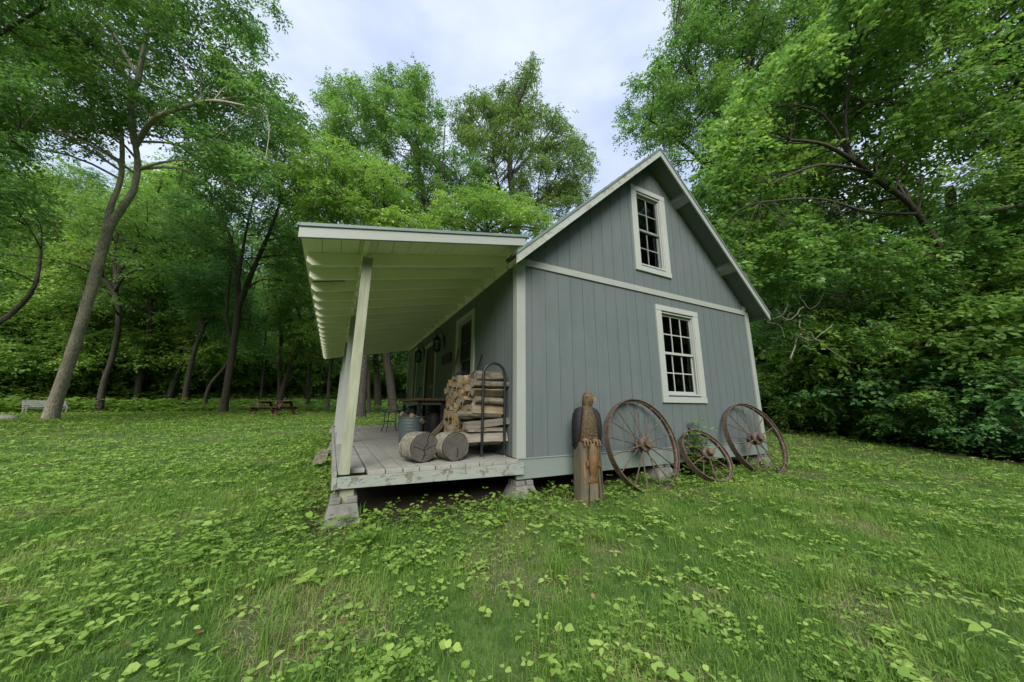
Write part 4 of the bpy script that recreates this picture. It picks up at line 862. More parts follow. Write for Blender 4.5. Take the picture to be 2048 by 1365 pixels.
# ------------------------------------------------------------------ trees
TREES = {
 'leaning':dict(trunk=[[-11.7,16.37,0.07,0.24],[-11.56,16.13,0.94,0.195],[-11.12,15.42,3.02,0.17],[-10.7,14.65,5.48,0.155],[-10.45,14.14,7.1,0.148],[-10.24,13.89,7.75,0.13],[-9.92,13.59,8.35,0.112],[-9.67,13.33,8.92,0.1],[-9.63,13.1,9.83,0.092],[-9.78,13.0,10.58,0.085]],limbs=[[[-10.49,14.18,7.01,0.125],[-10.44,14.04,7.53,0.115],[-10.45,13.97,8.36,0.095],[-10.36,13.9,9.48,0.08],[-10.5,13.76,10.88,0.07],[-10.88,13.92,12.05,0.055],[-11.68,14.42,13.14,0.03]],[[-9.79,13.01,10.57,0.11],[-9.86,12.63,11.37,0.1],[-9.81,12.19,12.2,0.09],[-9.61,11.9,12.54,0.09],[-9.48,11.54,13.3,0.07],[-9.35,11.09,14.96,0.05],[-9.39,10.82,16.26,0.03]],[[-9.77,13.02,10.51,0.09],[-8.88,11.75,11.03,0.08],[-7.92,10.89,11.16,0.07],[-6.73,9.94,11.17,0.05],[-5.17,8.93,10.61,0.03]],[[-9.66,11.88,12.72,0.07],[-10.69,12.48,14.4,0.05],[-11.69,12.96,16.03,0.04]],[[-9.46,11.35,14.1,0.05],[-8.29,10.28,13.67,0.03]]],lobes=[[-13.25,16.63,15.31,0.6],[-10.55,12.17,11.11,1.07],[-13.69,12.44,16.66,0.8],[-14.62,17.12,13.82,1.07],[-12.86,16.33,12.05,0.72],[-6.55,11.58,16.15,0.57],[-14.13,15.33,11.18,0.65],[-11.09,15.03,13.89,0.76],[-13.58,16.25,17.39,0.84],[-10.41,10.38,12.37,0.57],[-8.83,10.11,14.45,0.83],[-18.03,19.53,18.49,0.87],[-12.46,13.64,19.02,1.08],[-11.01,12.08,16.24,0.85],[-9.27,12.56,13.83,0.57],[-16.19,15.46,20.57,1.02],[-7.4,14.31,13.31,0.69],[-5.33,8.53,10.84,0.56],[-12.14,10.92,17.95,0.84],[-17.86,17.28,20.32,0.8],[-11.19,10.71,12.49,0.76],[-10.82,10.29,16.18,1.04],[-12.06,13.55,20.34,1.0],[-8.31,12.77,13.5,0.67],[-11.82,12.97,13.39,0.9],[-21.51,20.6,22.05,1.03],[-7.22,9.8,14.83,0.55],[-6.3,12.78,9.78,0.39],[-7.89,9.86,14.2,0.61],[-9.22,11.81,18.27,0.73],[-4.64,8.32,8.14,0.66],[-6.71,9.12,15.42,0.55],[-5.58,11.04,13.04,1.09],[-12.29,12.22,10.25,0.64],[-8.41,14.28,16.45,0.75],[-16.01,17.22,21.36,0.88],[-21.4,19.2,24.7,0.98],[-20.58,19.6,21.91,0.86],[-16.09,18.79,13.47,0.56],[-8.02,8.65,17.3,1.04],[-22.09,20.78,23.17,0.78],[-15.39,13.26,17.59,0.96],[-12.43,11.77,13.0,0.91],[-10.12,9.99,14.46,1.05],[-9.88,10.83,16.04,0.59],[-12.58,15.45,14.43,1.07],[-12.23,12.47,16.69,0.72],[-5.46,10.48,9.5,0.73],[-11.0,14.13,15.16,0.68],[-15.73,14.96,12.46,0.99],[-18.33,18.75,17.58,0.59],[-19.98,20.34,18.24,0.71],[-7.21,14.74,11.74,0.96],[-8.8,10.89,19.23,0.64],[-7.3,10.51,11.9,0.59],[-4.35,11.17,11.79,0.51],[-11.74,10.72,16.87,0.69],[-7.54,10.72,11.07,0.82],[-11.57,12.35,18.43,0.86],[-6.56,11.07,9.66,0.93],[-16.95,18.07,16.32,0.58],[-7.97,11.55,11.86,0.83],[-6.2,9.93,12.45,1.05],[-7.33,13.47,11.86,0.94],[-6.23,8.85,13.99,0.73],[-11.62,11.46,9.56,0.65],[-13.5,13.8,23.16,0.53],[-16.11,15.53,18.74,0.7],[-7.07,10.88,13.89,0.71],[-13.9,13.45,9.54,0.96],[-17.06,16.85,16.04,0.72],[-11.61,13.37,17.68,0.55],[-11.27,12.25,14.8,0.77],[-7.02,11.81,13.13,0.91],[-7.71,14.43,18.84,0.8],[-16.13,16.51,14.15,0.75],[-18.02,16.2,16.42,0.46],[-11.34,16.59,14.7,0.96],[-11.75,15.31,13.09,0.91],[-10.07,13.3,17.79,0.9],[-5.18,13.3,13.7,0.97],[-8.0,13.21,10.86,0.63],[-6.5,10.81,15.57,0.57],[-10.54,13.39,11.91,0.75],[-17.3,16.93,24.35,0.84],[-14.5,16.5,17.05,0.64],[-9.92,15.3,14.55,0.7],[-10.35,12.52,19.65,0.64],[-13.36,17.05,13.64,0.65],[-11.8,15.16,24.3,0.79],[-9.77,9.78,16.99,0.94],[-11.63,12.88,10.83,0.94],[-10.45,10.27,17.88,0.58],[-17.38,16.21,23.71,0.6],[-11.22,14.8,20.36,0.61],[-10.41,11.63,12.64,0.94],[-15.96,18.51,16.95,1.1],[-20.13,21.07,13.44,0.73],[-12.51,10.89,16.77,0.57],[-9.69,14.53,13.38,1.02],[-8.0,8.72,15.19,1.06],[-10.9,11.23,19.94,0.78],[-17.47,16.43,14.73,0.62],[-14.53,18.04,15.0,0.56],[-12.9,14.58,23.85,0.6],[-19.98,18.85,18.85,0.72],[-18.38,19.86,13.23,1.02],[-12.75,12.61,14.65,0.86],[-15.62,16.75,19.96,1.08],[-11.28,13.06,22.24,0.8],[-16.58,15.92,17.42,0.6],[-8.68,10.51,16.39,0.74],[-13.53,15.4,12.28,0.84],[-11.56,10.79,14.35,1.09],[-7.61,13.68,14.33,0.75],[-15.28,18.09,19.49,0.84],[-17.87,16.75,21.91,0.86],[-10.08,10.89,10.04,0.6],[-9.27,9.68,15.34,0.69],[-7.88,9.45,12.35,0.59],[-13.88,17.15,11.98,0.42],[-6.13,11.59,17.9,0.51],[-10.34,13.31,15.07,0.85],[-14.68,15.73,16.07,0.85],[-4.79,12.41,11.16,0.63],[-12.34,16.02,22.54,0.69],[-7.95,12.94,17.31,0.82],[-6.54,9.57,9.15,0.89],[-13.0,16.3,21.15,1.08],[-18.66,17.85,18.29,0.71],[-15.06,15.01,14.7,1.04],[-12.2,14.44,21.62,0.74],[-14.58,16.08,26.98,0.55],[-11.95,15.08,18.28,1.01],[-16.87,16.75,20.26,0.78],[-9.88,11.27,19.42,0.7],[-7.88,9.53,16.24,0.75],[-15.62,14.65,21.36,0.94],[-9.1,11.32,11.53,0.66],[-19.02,17.55,20.75,1.09],[-13.59,15.08,14.34,0.56],[-12.78,11.89,18.01,0.97],[-19.7,19.86,20.17,0.9],[-13.42,13.8,11.85,0.83],[-12.55,12.3,19.6,0.91],[-12.09,15.99,17.3,0.95],[-10.85,13.45,20.03,0.99],[-15.02,17.77,17.27,0.8],[-10.25,10.7,11.33,0.81],[-13.95,12.53,9.98,0.57],[-17.45,15.59,20.37,0.75],[-14.1,14.31,13.78,0.64],[-7.81,10.04,20.82,0.76],[-12.45,13.6,23.12,1.04],[-8.6,12.74,11.62,0.81],[-12.49,14.64,15.49,1.06],[-19.88,18.3,22.11,0.92],[-8.79,9.18,13.21,0.99],[-8.21,10.6,13.39,0.98],[-11.05,15.97,19.27,0.68],[-13.82,13.67,17.78,0.88],[-7.74,13.38,15.43,0.73],[-15.55,16.81,11.75,0.66],[-12.79,12.19,11.26,0.98],[-16.51,16.21,11.64,0.93]],leaf=(0.15, 0.06),mat='leaf_mid',seed=1,sq=0.7,lai=1.1),
 'straight':dict(trunk=[[-7.98,22.35,0.21,0.252],[-7.97,22.15,1.15,0.204],[-7.86,21.64,3.11,0.18],[-7.8,21.14,5.16,0.168],[-7.78,20.78,6.71,0.156]],limbs=[[[-7.78,20.85,6.4,0.17],[-8.07,20.79,8.32,0.14],[-8.42,20.78,9.61,0.12],[-8.95,21.03,11.23,0.09],[-10.26,21.66,13.38,0.05]],[[-7.75,20.79,6.6,0.17],[-7.43,20.15,7.66,0.15],[-7.01,19.34,8.76,0.12],[-6.38,18.3,10.41,0.09],[-5.96,17.5,11.97,0.05]],[[-8.03,21.33,4.85,0.1],[-8.26,20.87,5.9,0.08],[-8.28,20.4,7.49,0.07],[-8.21,20.08,8.69,0.05]],[[-8.02,20.76,8.32,0.1],[-7.98,20.48,10.97,0.07],[-7.85,20.23,13.27,0.04]]],lobes=[[-4.8,19.87,10.79,0.88],[-6.99,20.03,12.11,0.8],[-9.2,21.46,15.4,1.3],[-10.74,23.29,16.34,1.02],[-6.77,15.36,13.87,0.9],[-12.75,25.42,14.97,1.1],[-5.42,21.78,11.55,1.16],[-6.1,21.4,17.14,1.28],[-4.44,18.22,13.89,1.25],[-5.55,16.61,12.13,0.89],[-7.18,20.89,19.38,0.86],[-7.77,20.6,11.57,0.89],[-5.05,17.21,7.41,1.15],[-10.99,20.16,10.44,0.5],[-12.59,24.43,14.22,0.85],[-9.46,18.16,9.58,1.27],[-5.13,15.33,15.56,1.11],[-9.8,22.56,12.57,0.77],[-8.59,22.37,10.6,1.24],[-5.44,20.81,9.26,0.98],[-9.71,19.81,10.51,0.76],[-8.05,17.45,11.49,1.28],[-9.77,20.38,11.51,0.71],[-6.95,15.43,15.03,0.72],[-7.5,22.63,14.97,1.26],[-8.94,20.07,16.59,1.07],[-4.73,16.99,9.79,0.95],[-5.64,15.27,14.22,0.81],[-5.97,18.56,13.97,1.05],[-10.14,23.61,14.55,1.07],[-6.42,16.6,16.86,1.2],[-5.28,15.6,12.69,0.77],[-8.04,19.06,14.63,1.18],[-4.31,20.15,13.27,0.76],[-9.87,17.65,12.19,0.75],[-6.1,18.83,10.71,1.01],[-12.25,23.34,13.75,0.85],[-7.58,18.14,17.1,0.72],[-9.52,24.0,11.96,1.12],[-5.23,18.28,17.09,0.94],[-7.24,17.75,18.83,0.68],[-6.28,21.8,13.31,1.23],[-6.22,19.49,18.06,1.05],[-10.87,21.06,11.49,0.85],[-5.23,18.44,9.39,1.1],[-8.55,18.57,12.66,0.71],[-8.81,19.46,12.18,0.97],[-6.54,16.74,14.15,0.97],[-11.95,24.0,18.06,0.77],[-5.06,17.0,13.97,0.89],[-5.74,22.57,9.77,1.15],[-10.85,21.14,16.81,0.9],[-7.75,17.37,8.53,0.79],[-5.15,19.85,15.19,0.78],[-7.94,22.58,16.63,0.94],[-8.75,16.99,15.17,1.1],[-7.83,20.8,20.92,0.84],[-3.8,18.61,9.28,0.67],[-6.55,21.71,14.72,0.8],[-6.92,17.58,15.99,0.88],[-5.03,18.18,12.26,0.87],[-10.69,22.98,11.28,1.09],[-9.32,20.79,20.19,0.72],[-8.84,22.1,19.34,1.29],[-4.2,16.32,12.69,0.83],[-10.82,20.93,15.3,0.94]],leaf=(0.18, 0.075),mat='leaf_mid',seed=2,sq=0.7,lai=0.95),
 'forked':dict(trunk=[[-15.93,28.71,0.15,0.216],[-15.81,28.21,2.17,0.162],[-15.46,27.64,3.88,0.15],[-15.32,27.05,6.14,0.144],[-15.72,26.81,8.07,0.132]],limbs=[[[-15.64,26.82,7.84,0.15],[-16.32,26.59,8.86,0.12],[-17.27,26.51,9.84,0.09],[-18.92,26.51,11.49,0.06]],[[-15.7,26.83,7.96,0.15],[-15.8,26.8,9.28,0.13],[-15.31,26.5,10.52,0.1],[-14.94,26.3,11.54,0.06]],[[-15.8,26.8,8.79,0.12],[-16.19,26.84,10.47,0.09],[-16.19,26.6,12.02,0.06]]],lobes=[[-20.37,27.58,10.5,1.12],[-18.12,27.89,7.88,1.15],[-24.54,33.57,11.1,1.07],[-15.02,21.9,11.52,1.31],[-20.38,31.74,10.19,1.2],[-14.7,27.42,13.67,1.01],[-21.23,26.04,13.81,1.38],[-17.74,25.92,9.49,1.06],[-20.2,28.59,13.27,1.11],[-15.08,29.3,10.79,1.3],[-24.75,35.0,8.72,1.33],[-13.41,22.15,11.03,0.91],[-17.68,29.35,14.71,1.39],[-21.47,28.67,16.24,0.72],[-22.52,30.09,12.75,0.81],[-21.81,28.63,7.17,0.82],[-19.8,28.18,11.88,1.15],[-17.7,28.07,11.2,1.36],[-15.38,22.44,9.29,0.99],[-26.31,35.28,10.9,0.88],[-16.66,23.65,7.38,1.1],[-21.13,27.62,14.32,1.19],[-21.82,27.57,12.54,1.28],[-16.78,24.95,6.98,0.94],[-19.87,29.57,15.98,1.29],[-24.12,31.98,14.96,1.15],[-14.45,23.77,13.13,0.99],[-21.65,31.87,13.92,0.81],[-23.3,33.0,9.75,1.16],[-17.39,25.28,12.92,0.86],[-20.38,31.36,13.95,1.13],[-22.49,31.46,15.5,1.03],[-16.22,27.55,16.15,0.81],[-14.26,22.78,6.66,0.89],[-21.7,27.78,10.72,0.92],[-20.31,29.37,10.14,0.95],[-19.47,24.89,11.63,1.09],[-21.23,31.17,11.2,0.97],[-14.4,25.16,9.95,0.96],[-19.15,27.45,14.19,1.19],[-22.7,28.9,11.88,0.79],[-20.94,31.85,7.92,0.88],[-19.31,24.48,8.9,0.8],[-25.98,32.97,17.34,0.83],[-22.16,31.87,11.8,0.87],[-22.93,29.95,14.46,1.23],[-18.99,26.67,12.36,0.95],[-19.6,27.05,15.7,1.38],[-13.26,24.41,11.06,1.2],[-19.84,28.0,9.03,1.3],[-16.07,23.68,12.61,0.72],[-16.8,23.98,11.35,0.95],[-13.18,21.95,12.74,0.88],[-19.53,27.45,7.21,1.0],[-17.51,29.57,10.74,0.89],[-20.76,30.46,9.64,1.1],[-22.58,30.86,10.27,0.83],[-12.18,21.83,8.71,1.35],[-14.59,23.47,11.95,0.97],[-25.16,31.89,16.7,1.21],[-14.77,26.83,9.11,0.8],[-20.08,29.01,7.64,1.12]],leaf=(0.2, 0.085),mat='leaf_light',seed=3,sq=0.7,lai=0.9),
 'cluster_a':dict(trunk=[[-16.36,34.08,0.18999999999999997,0.24],[-16.21,33.34,3.18,0.186],[-15.91,32.56,5.92,0.168],[-16.22,31.61,10.72,0.15]],limbs=[[[-16.19,31.66,10.44,0.17],[-16.56,31.1,12.23,0.13],[-17.77,31.03,13.24,0.08]],[[-16.19,31.66,10.44,0.17],[-16.5,31.69,12.5,0.13],[-16.63,31.39,15.1,0.08]]],lobes=[[-16.0,28.59,13.6,1.27],[-19.58,36.14,8.33,1.06],[-19.58,33.29,14.69,1.03],[-18.12,33.68,8.12,1.09],[-17.54,32.33,13.49,1.5],[-17.04,31.12,9.33,1.59],[-18.27,31.27,15.55,1.23],[-17.07,35.59,8.92,1.03],[-17.5,29.51,11.86,0.88],[-20.36,35.16,12.69,0.89],[-19.29,34.6,16.22,1.78],[-16.92,30.18,7.77,0.74],[-16.54,28.69,15.53,1.09],[-15.82,32.08,12.42,1.68],[-14.43,29.54,7.35,0.72],[-15.58,28.02,10.79,1.22],[-17.87,34.35,13.41,1.63],[-16.61,32.57,10.69,1.42],[-16.08,33.67,13.8,0.85],[-15.22,30.64,10.98,1.3],[-21.17,34.79,17.13,0.79],[-13.45,27.95,10.2,0.75],[-18.89,35.36,11.19,1.43],[-18.77,34.47,8.82,0.85],[-15.74,33.26,8.35,0.77],[-20.88,35.71,14.94,1.03]],leaf=(0.24, 0.1),mat='leaf_mid',seed=4,sq=0.75,lai=1.1),
 'cluster_b':dict(trunk=[[-16.64,36.51,0.19999999999999998,0.3],[-16.85,35.75,4.11,0.24],[-16.84,34.89,7.8,0.216],[-17.18,33.88,12.96,0.18]],limbs=[],lobes=[[-16.21,35.54,16.38,1.96],[-12.82,28.6,12.34,0.98],[-14.22,28.63,14.77,1.45],[-17.16,31.01,14.88,0.78],[-20.53,38.01,21.81,1.91],[-16.14,29.86,18.31,1.35],[-18.33,36.06,18.18,1.38],[-13.8,31.1,17.32,0.8],[-14.37,30.85,20.16,0.84],[-16.11,33.2,15.34,1.5],[-16.77,31.75,19.55,1.2],[-14.77,32.96,19.15,1.09],[-18.45,37.43,15.74,1.78],[-17.03,33.95,18.73,1.71],[-18.47,35.7,22.0,1.56],[-18.97,35.02,16.73,1.18],[-16.98,35.85,20.21,1.3],[-16.21,33.2,20.82,1.92],[-16.16,30.89,16.68,1.5],[-15.15,29.86,19.81,0.97],[-14.3,33.72,15.49,1.32],[-19.95,34.58,21.22,1.09]],leaf=(0.24, 0.1),mat='leaf_light',seed=5,sq=0.75,lai=1.1),
 'cluster_c':dict(trunk=[[-16.25,37.45,0.19999999999999998,0.252],[-16.18,36.27,5.3,0.204],[-16.52,35.64,8.82,0.18],[-17.11,34.72,14.17,0.144]],limbs=[[[-16.64,35.53,9.58,0.16],[-16.52,35.08,13.27,0.1],[-16.73,34.79,16.01,0.06]]],lobes=[[-13.71,29.51,14.36,1.76],[-14.51,33.76,10.6,1.84],[-14.21,33.56,17.14,1.86],[-12.52,34.15,13.96,1.07],[-15.72,34.92,18.39,1.52],[-17.82,38.41,19.62,1.34],[-13.08,36.65,12.9,0.97],[-17.59,37.7,14.67,1.42],[-17.04,37.1,16.81,1.53],[-14.86,37.09,16.64,1.9],[-18.7,36.29,18.43,0.97],[-12.81,30.93,10.58,1.88],[-17.99,34.14,16.61,0.8],[-15.51,33.7,13.96,2.0],[-15.11,36.38,12.52,1.75],[-16.08,38.14,12.2,1.42],[-15.25,35.77,10.56,1.18],[-12.93,31.92,17.66,0.79],[-13.93,31.45,12.29,1.32],[-15.18,31.4,15.78,1.95],[-17.17,35.5,15.04,1.55],[-15.61,35.04,15.95,1.44],[-12.27,34.39,12.2,0.79],[-15.59,37.39,18.82,1.37]],leaf=(0.24, 0.1),mat='leaf_mid',seed=6,sq=0.75,lai=1.1),
 'slanting':dict(trunk=[[-14.66,34.35,0.19999999999999998,0.252],[-14.24,33.62,2.57,0.204],[-13.58,32.69,5.14,0.192],[-13.07,32.11,6.57,0.168]],limbs=[[[-13.07,32.12,6.5,0.2],[-11.94,30.47,8.7,0.15],[-10.79,28.96,10.2,0.1]]],lobes=[[-12.72,30.51,14.01,1.05],[-10.42,26.72,10.61,1.36],[-10.61,28.14,6.49,1.16],[-11.82,32.34,12.15,1.03],[-10.52,29.03,8.61,1.38],[-10.69,29.29,12.89,0.82],[-10.52,31.58,10.08,1.22],[-11.03,26.92,12.55,1.04],[-9.94,26.96,13.24,0.76],[-12.66,33.07,10.27,1.48],[-12.61,28.87,13.14,1.04],[-12.87,31.78,13.24,1.11],[-11.54,29.34,13.79,1.02],[-13.09,33.62,8.91,0.79],[-9.58,27.34,6.7,0.88],[-11.78,32.68,6.84,1.15],[-12.78,31.83,14.85,1.25],[-10.45,29.43,10.72,1.33]],leaf=(0.22, 0.1),mat='leaf_dark',seed=7,sq=0.75,lai=1.1),
 'bent':dict(trunk=[[-12.29,30.28,0.21,0.198],[-12.15,29.57,3.05,0.162],[-11.88,28.96,5.12,0.15],[-11.61,28.5,6.55,0.144],[-12.07,28.05,9.51,0.12]],limbs=[[[-11.59,28.52,6.42,0.14],[-10.97,27.7,7.12,0.11],[-9.73,26.51,7.52,0.07]],[[-12.06,28.08,9.38,0.14],[-12.11,27.99,10.89,0.08]]],lobes=[[-11.85,29.06,9.17,1.25],[-12.83,26.92,8.97,0.57],[-10.16,23.87,7.58,1.05],[-11.89,25.48,9.18,1.4],[-11.64,28.01,10.5,1.2],[-10.04,27.43,11.46,0.55],[-11.77,28.87,11.87,1.16],[-9.69,22.79,8.49,1.16],[-9.59,25.22,8.01,1.14],[-10.01,26.69,9.54,1.02],[-13.29,30.15,9.87,1.12],[-11.07,24.34,6.89,0.67],[-8.79,23.22,9.51,0.76],[-10.29,24.91,9.59,1.19],[-13.09,28.64,10.84,1.2],[-11.04,23.7,8.77,1.36],[-11.3,29.22,7.9,0.79],[-10.07,28.41,10.14,1.22],[-11.99,27.39,8.37,0.99],[-9.99,25.91,10.81,1.05],[-12.97,28.4,8.55,0.61],[-11.17,27.59,7.55,0.87]],leaf=(0.2, 0.09),mat='leaf_dark',seed=8,sq=0.75,lai=1.1),
 'thin_a':dict(trunk=[[-10.34,27.56,0.22,0.13],[-10.16,27.07,2.07,0.11],[-9.26,26.27,3.53,0.1],[-8.88,25.8,4.75,0.07]],limbs=[],lobes=[[-8.07,23.35,6.41,1.13],[-7.95,25.9,6.75,0.78],[-7.63,24.63,5.51,0.74],[-8.88,24.26,7.1,1.1],[-7.89,22.76,7.49,0.57],[-6.3,22.83,4.39,0.63],[-7.51,23.13,5.07,0.87],[-9.22,27.4,7.81,0.9],[-8.17,25.16,8.02,0.53],[-9.36,26.94,5.41,0.61]],leaf=(0.18, 0.08),mat='leaf_mid',seed=9,sq=0.75,lai=1.1),
 'leaning_dark':dict(trunk=[[-5.89,26.42,0.29000000000000004,0.216],[-5.69,25.94,2.03,0.168],[-5.33,25.38,3.68,0.162],[-4.77,24.66,5.58,0.144],[-4.03,23.85,7.48,0.108]],limbs=[[[-4.77,24.66,5.58,0.14],[-5.24,24.9,7.59,0.1],[-6.19,25.39,9.53,0.06]]],lobes=[[-4.58,23.89,8.74,1.12],[-6.31,27.15,11.47,1.6],[-4.25,21.42,8.46,1.4],[-4.95,25.27,6.47,1.08],[-3.69,19.72,10.52,0.89],[-4.81,26.1,9.81,1.4],[-6.42,27.55,8.51,1.31],[-6.52,20.75,10.35,0.76],[-5.17,27.29,6.44,1.42],[-4.07,23.72,4.86,1.48],[-3.11,26.14,6.52,0.62],[-4.19,26.93,4.89,1.39],[-6.36,28.34,6.32,1.12],[-6.71,24.6,11.36,0.91],[-5.01,20.06,7.92,1.03],[-3.56,20.25,5.49,1.38],[-5.89,25.12,4.62,0.63],[-4.32,22.52,11.04,1.23],[-4.34,26.89,8.23,1.33],[-6.34,22.82,10.56,1.12],[-2.88,22.43,4.89,0.61],[-3.38,25.65,8.81,0.8],[-6.2,22.84,6.14,0.66],[-4.94,24.88,11.37,1.02]],leaf=(0.2, 0.09),mat='leaf_light',seed=10,sq=0.75,lai=1.1),
 'thin_b':dict(trunk=[[-5.95,27.59,0.30000000000000004,0.16],[-6.23,26.96,3.8,0.13],[-6.4,26.44,6.43,0.11],[-6.77,26.03,9.07,0.08]],limbs=[],lobes=[[-6.96,28.16,8.63,1.13],[-5.72,24.14,6.83,1.05],[-7.82,27.83,7.39,0.55],[-4.71,23.26,6.55,0.6],[-6.96,27.01,9.84,0.97],[-6.81,27.13,7.17,0.57],[-6.2,25.59,8.78,1.38],[-5.93,23.99,8.15,0.92],[-6.65,27.93,7.45,0.75],[-6.24,26.09,7.34,0.91]],leaf=(0.2, 0.09),mat='leaf_light',seed=11,sq=0.75,lai=1.1),
 'thin_c':dict(trunk=[[-4.1,27.79,0.31999999999999995,0.13],[-4.19,27.28,2.84,0.11],[-4.21,26.72,5.3,0.08]],limbs=[],lobes=[[-4.72,27.75,5.31,0.86],[-5.1,28.58,7.32,0.82],[-4.36,26.17,5.74,0.81],[-4.98,28.12,6.36,0.84],[-3.63,28.32,6.18,0.52],[-6.09,27.73,7.47,0.72],[-4.71,25.72,7.23,0.67],[-5.76,28.88,6.8,0.55]],leaf=(0.2, 0.09),mat='leaf_light',seed=12,sq=0.75,lai=1.1),
 'snag_dark':dict(trunk=[[-2.56,23.58,0.27,0.12],[-2.7,23.14,2.6,0.102],[-2.66,22.78,4.05,0.096],[-2.75,22.52,5.39,0.072]],limbs=[],lobes=[[-2.28,23.47,6.11,1.02],[-1.54,24.04,4.68,0.98],[-1.71,25.53,4.92,0.87],[-1.8,22.93,5.03,0.9],[-2.7,24.46,6.65,0.92],[-2.51,26.94,4.25,0.82],[-1.33,25.0,5.74,0.52],[-2.43,26.08,5.86,0.8]],leaf=(0.2, 0.09),mat='leaf_mid',seed=13,sq=0.75,lai=1.1),
 'slim_0':dict(trunk=[[-20.13,40.58,0.22,0.11],[-20.2,39.58,4.86,0.0935],[-20.32,38.5,9.81,0.0825],[-20.37,36.67,17.9,0.055]],limbs=[[[-20.32,38.5,9.81,0.055],[-19.71,37.15,12.83,0.044000000000000004],[-18.91,35.82,15.36,0.022000000000000002]]],lobes=[[-21.07,36.62,15.0,1.18],[-22.06,39.25,18.34,1.18],[-21.41,36.23,17.66,1.26],[-23.5,41.13,13.49,0.49],[-20.78,36.38,19.73,0.43],[-22.51,38.88,15.97,0.8],[-18.23,34.75,15.61,0.89],[-23.52,39.54,16.2,0.46],[-20.21,34.53,18.14,1.04]],leaf=(0.22, 0.1),mat='leaf_light',seed=60,sq=0.7,lai=1.0),
 'slim_1':dict(trunk=[[-20.62,44.27,0.23,0.13],[-20.66,43.15,5.28,0.1105],[-20.74,41.94,10.72,0.0975],[-20.8,39.93,19.63,0.065]],limbs=[[[-20.74,41.94,10.72,0.065],[-21.7,41.33,14.06,0.052000000000000005],[-22.77,40.89,16.84,0.026000000000000002]]],lobes=[[-21.9,42.34,17.76,0.89],[-22.03,41.35,15.9,0.92],[-21.08,38.83,18.42,1.08],[-22.54,40.9,15.23,0.53],[-23.38,40.27,21.23,0.71],[-22.75,44.19,15.36,0.95],[-21.56,42.45,19.46,0.92],[-24.09,43.5,19.67,0.79],[-19.38,37.94,19.3,1.2]],leaf=(0.22, 0.1),mat='leaf_light',seed=61,sq=0.7,lai=1.0),
 'slim_2':dict(trunk=[[-17.35,43.74,0.23,0.12],[-17.69,42.74,5.44,0.102],[-18.07,41.65,11.04,0.09],[-18.51,39.77,20.22,0.06]],limbs=[[[-18.07,41.65,11.04,0.06],[-17.45,40.2,14.49,0.048],[-16.6,38.76,17.38,0.024]]],lobes=[[-16.29,38.83,19.53,0.48],[-17.18,39.6,19.83,0.8],[-20.75,40.68,22.15,1.04],[-18.37,39.65,16.03,0.8],[-17.22,40.07,17.65,0.71],[-20.08,42.82,18.36,0.91],[-19.12,41.31,15.24,0.76],[-17.76,38.72,21.33,1.09],[-20.57,44.41,14.41,0.77]],leaf=(0.22, 0.1),mat='leaf_light',seed=62,sq=0.7,lai=1.0),
 'slim_3':dict(trunk=[[-12.81,37.98,0.24999999999999997,0.1],[-12.93,36.96,5.04,0.085],[-13.09,35.87,10.15,0.07500000000000001],[-13.48,34.16,18.52,0.05]],limbs=[[[-13.09,35.87,10.15,0.05],[-14.04,35.3,13.28,0.04000000000000001],[-15.1,34.9,15.88,0.020000000000000004]]],lobes=[[-14.63,36.44,19.31,0.99],[-12.68,35.3,13.99,0.83],[-12.34,32.77,16.16,1.24],[-13.75,33.94,17.45,0.91],[-12.13,34.37,15.23,0.82],[-13.11,33.43,13.5,0.88],[-14.4,35.06,19.92,0.99],[-15.14,36.47,13.96,0.75],[-13.88,36.49,15.27,0.94]],leaf=(0.22, 0.1),mat='leaf_light',seed=63,sq=0.7,lai=1.0),
 'slim_4':dict(trunk=[[-10.02,38.84,0.30999999999999994,0.11],[-10.46,37.93,5.34,0.0935],[-10.94,36.93,10.78,0.0825],[-11.45,35.15,19.68,0.055]],limbs=[[[-10.94,36.93,10.78,0.055],[-10.39,35.54,14.12,0.044000000000000004],[-9.63,34.16,16.92,0.022000000000000002]]],lobes=[[-10.24,36.87,15.53,0.82],[-10.65,35.06,21.87,0.7],[-13.26,38.3,15.35,0.94],[-12.92,37.06,15.63,0.92],[-12.62,35.87,18.88,0.81],[-13.14,34.68,21.09,0.66],[-10.23,34.03,16.57,1.28],[-9.74,34.16,13.16,0.51],[-12.37,33.75,20.06,1.25]],leaf=(0.22, 0.1),mat='leaf_light',seed=64,sq=0.7,lai=1.0),
 'slim_5':dict(trunk=[[-8.15,33.29,0.30999999999999994,0.08],[-8.26,32.35,4.79,0.068],[-8.41,31.33,9.57,0.06],[-8.54,29.6,17.39,0.04]],limbs=[[[-8.41,31.33,9.57,0.04],[-9.33,30.79,12.48,0.032],[-10.36,30.41,14.91,0.016]]],lobes=[[-9.77,31.65,18.1,0.97],[-8.15,27.44,18.22,0.61],[-6.76,28.15,12.51,0.91],[-8.17,29.53,16.4,1.12],[-7.36,27.66,16.7,0.96],[-10.22,31.14,13.09,0.78],[-9.76,29.46,14.6,1.05],[-7.23,27.54,13.61,1.1],[-10.44,32.36,16.77,1.22]],leaf=(0.22, 0.1),mat='leaf_light',seed=65,sq=0.7,lai=1.0),
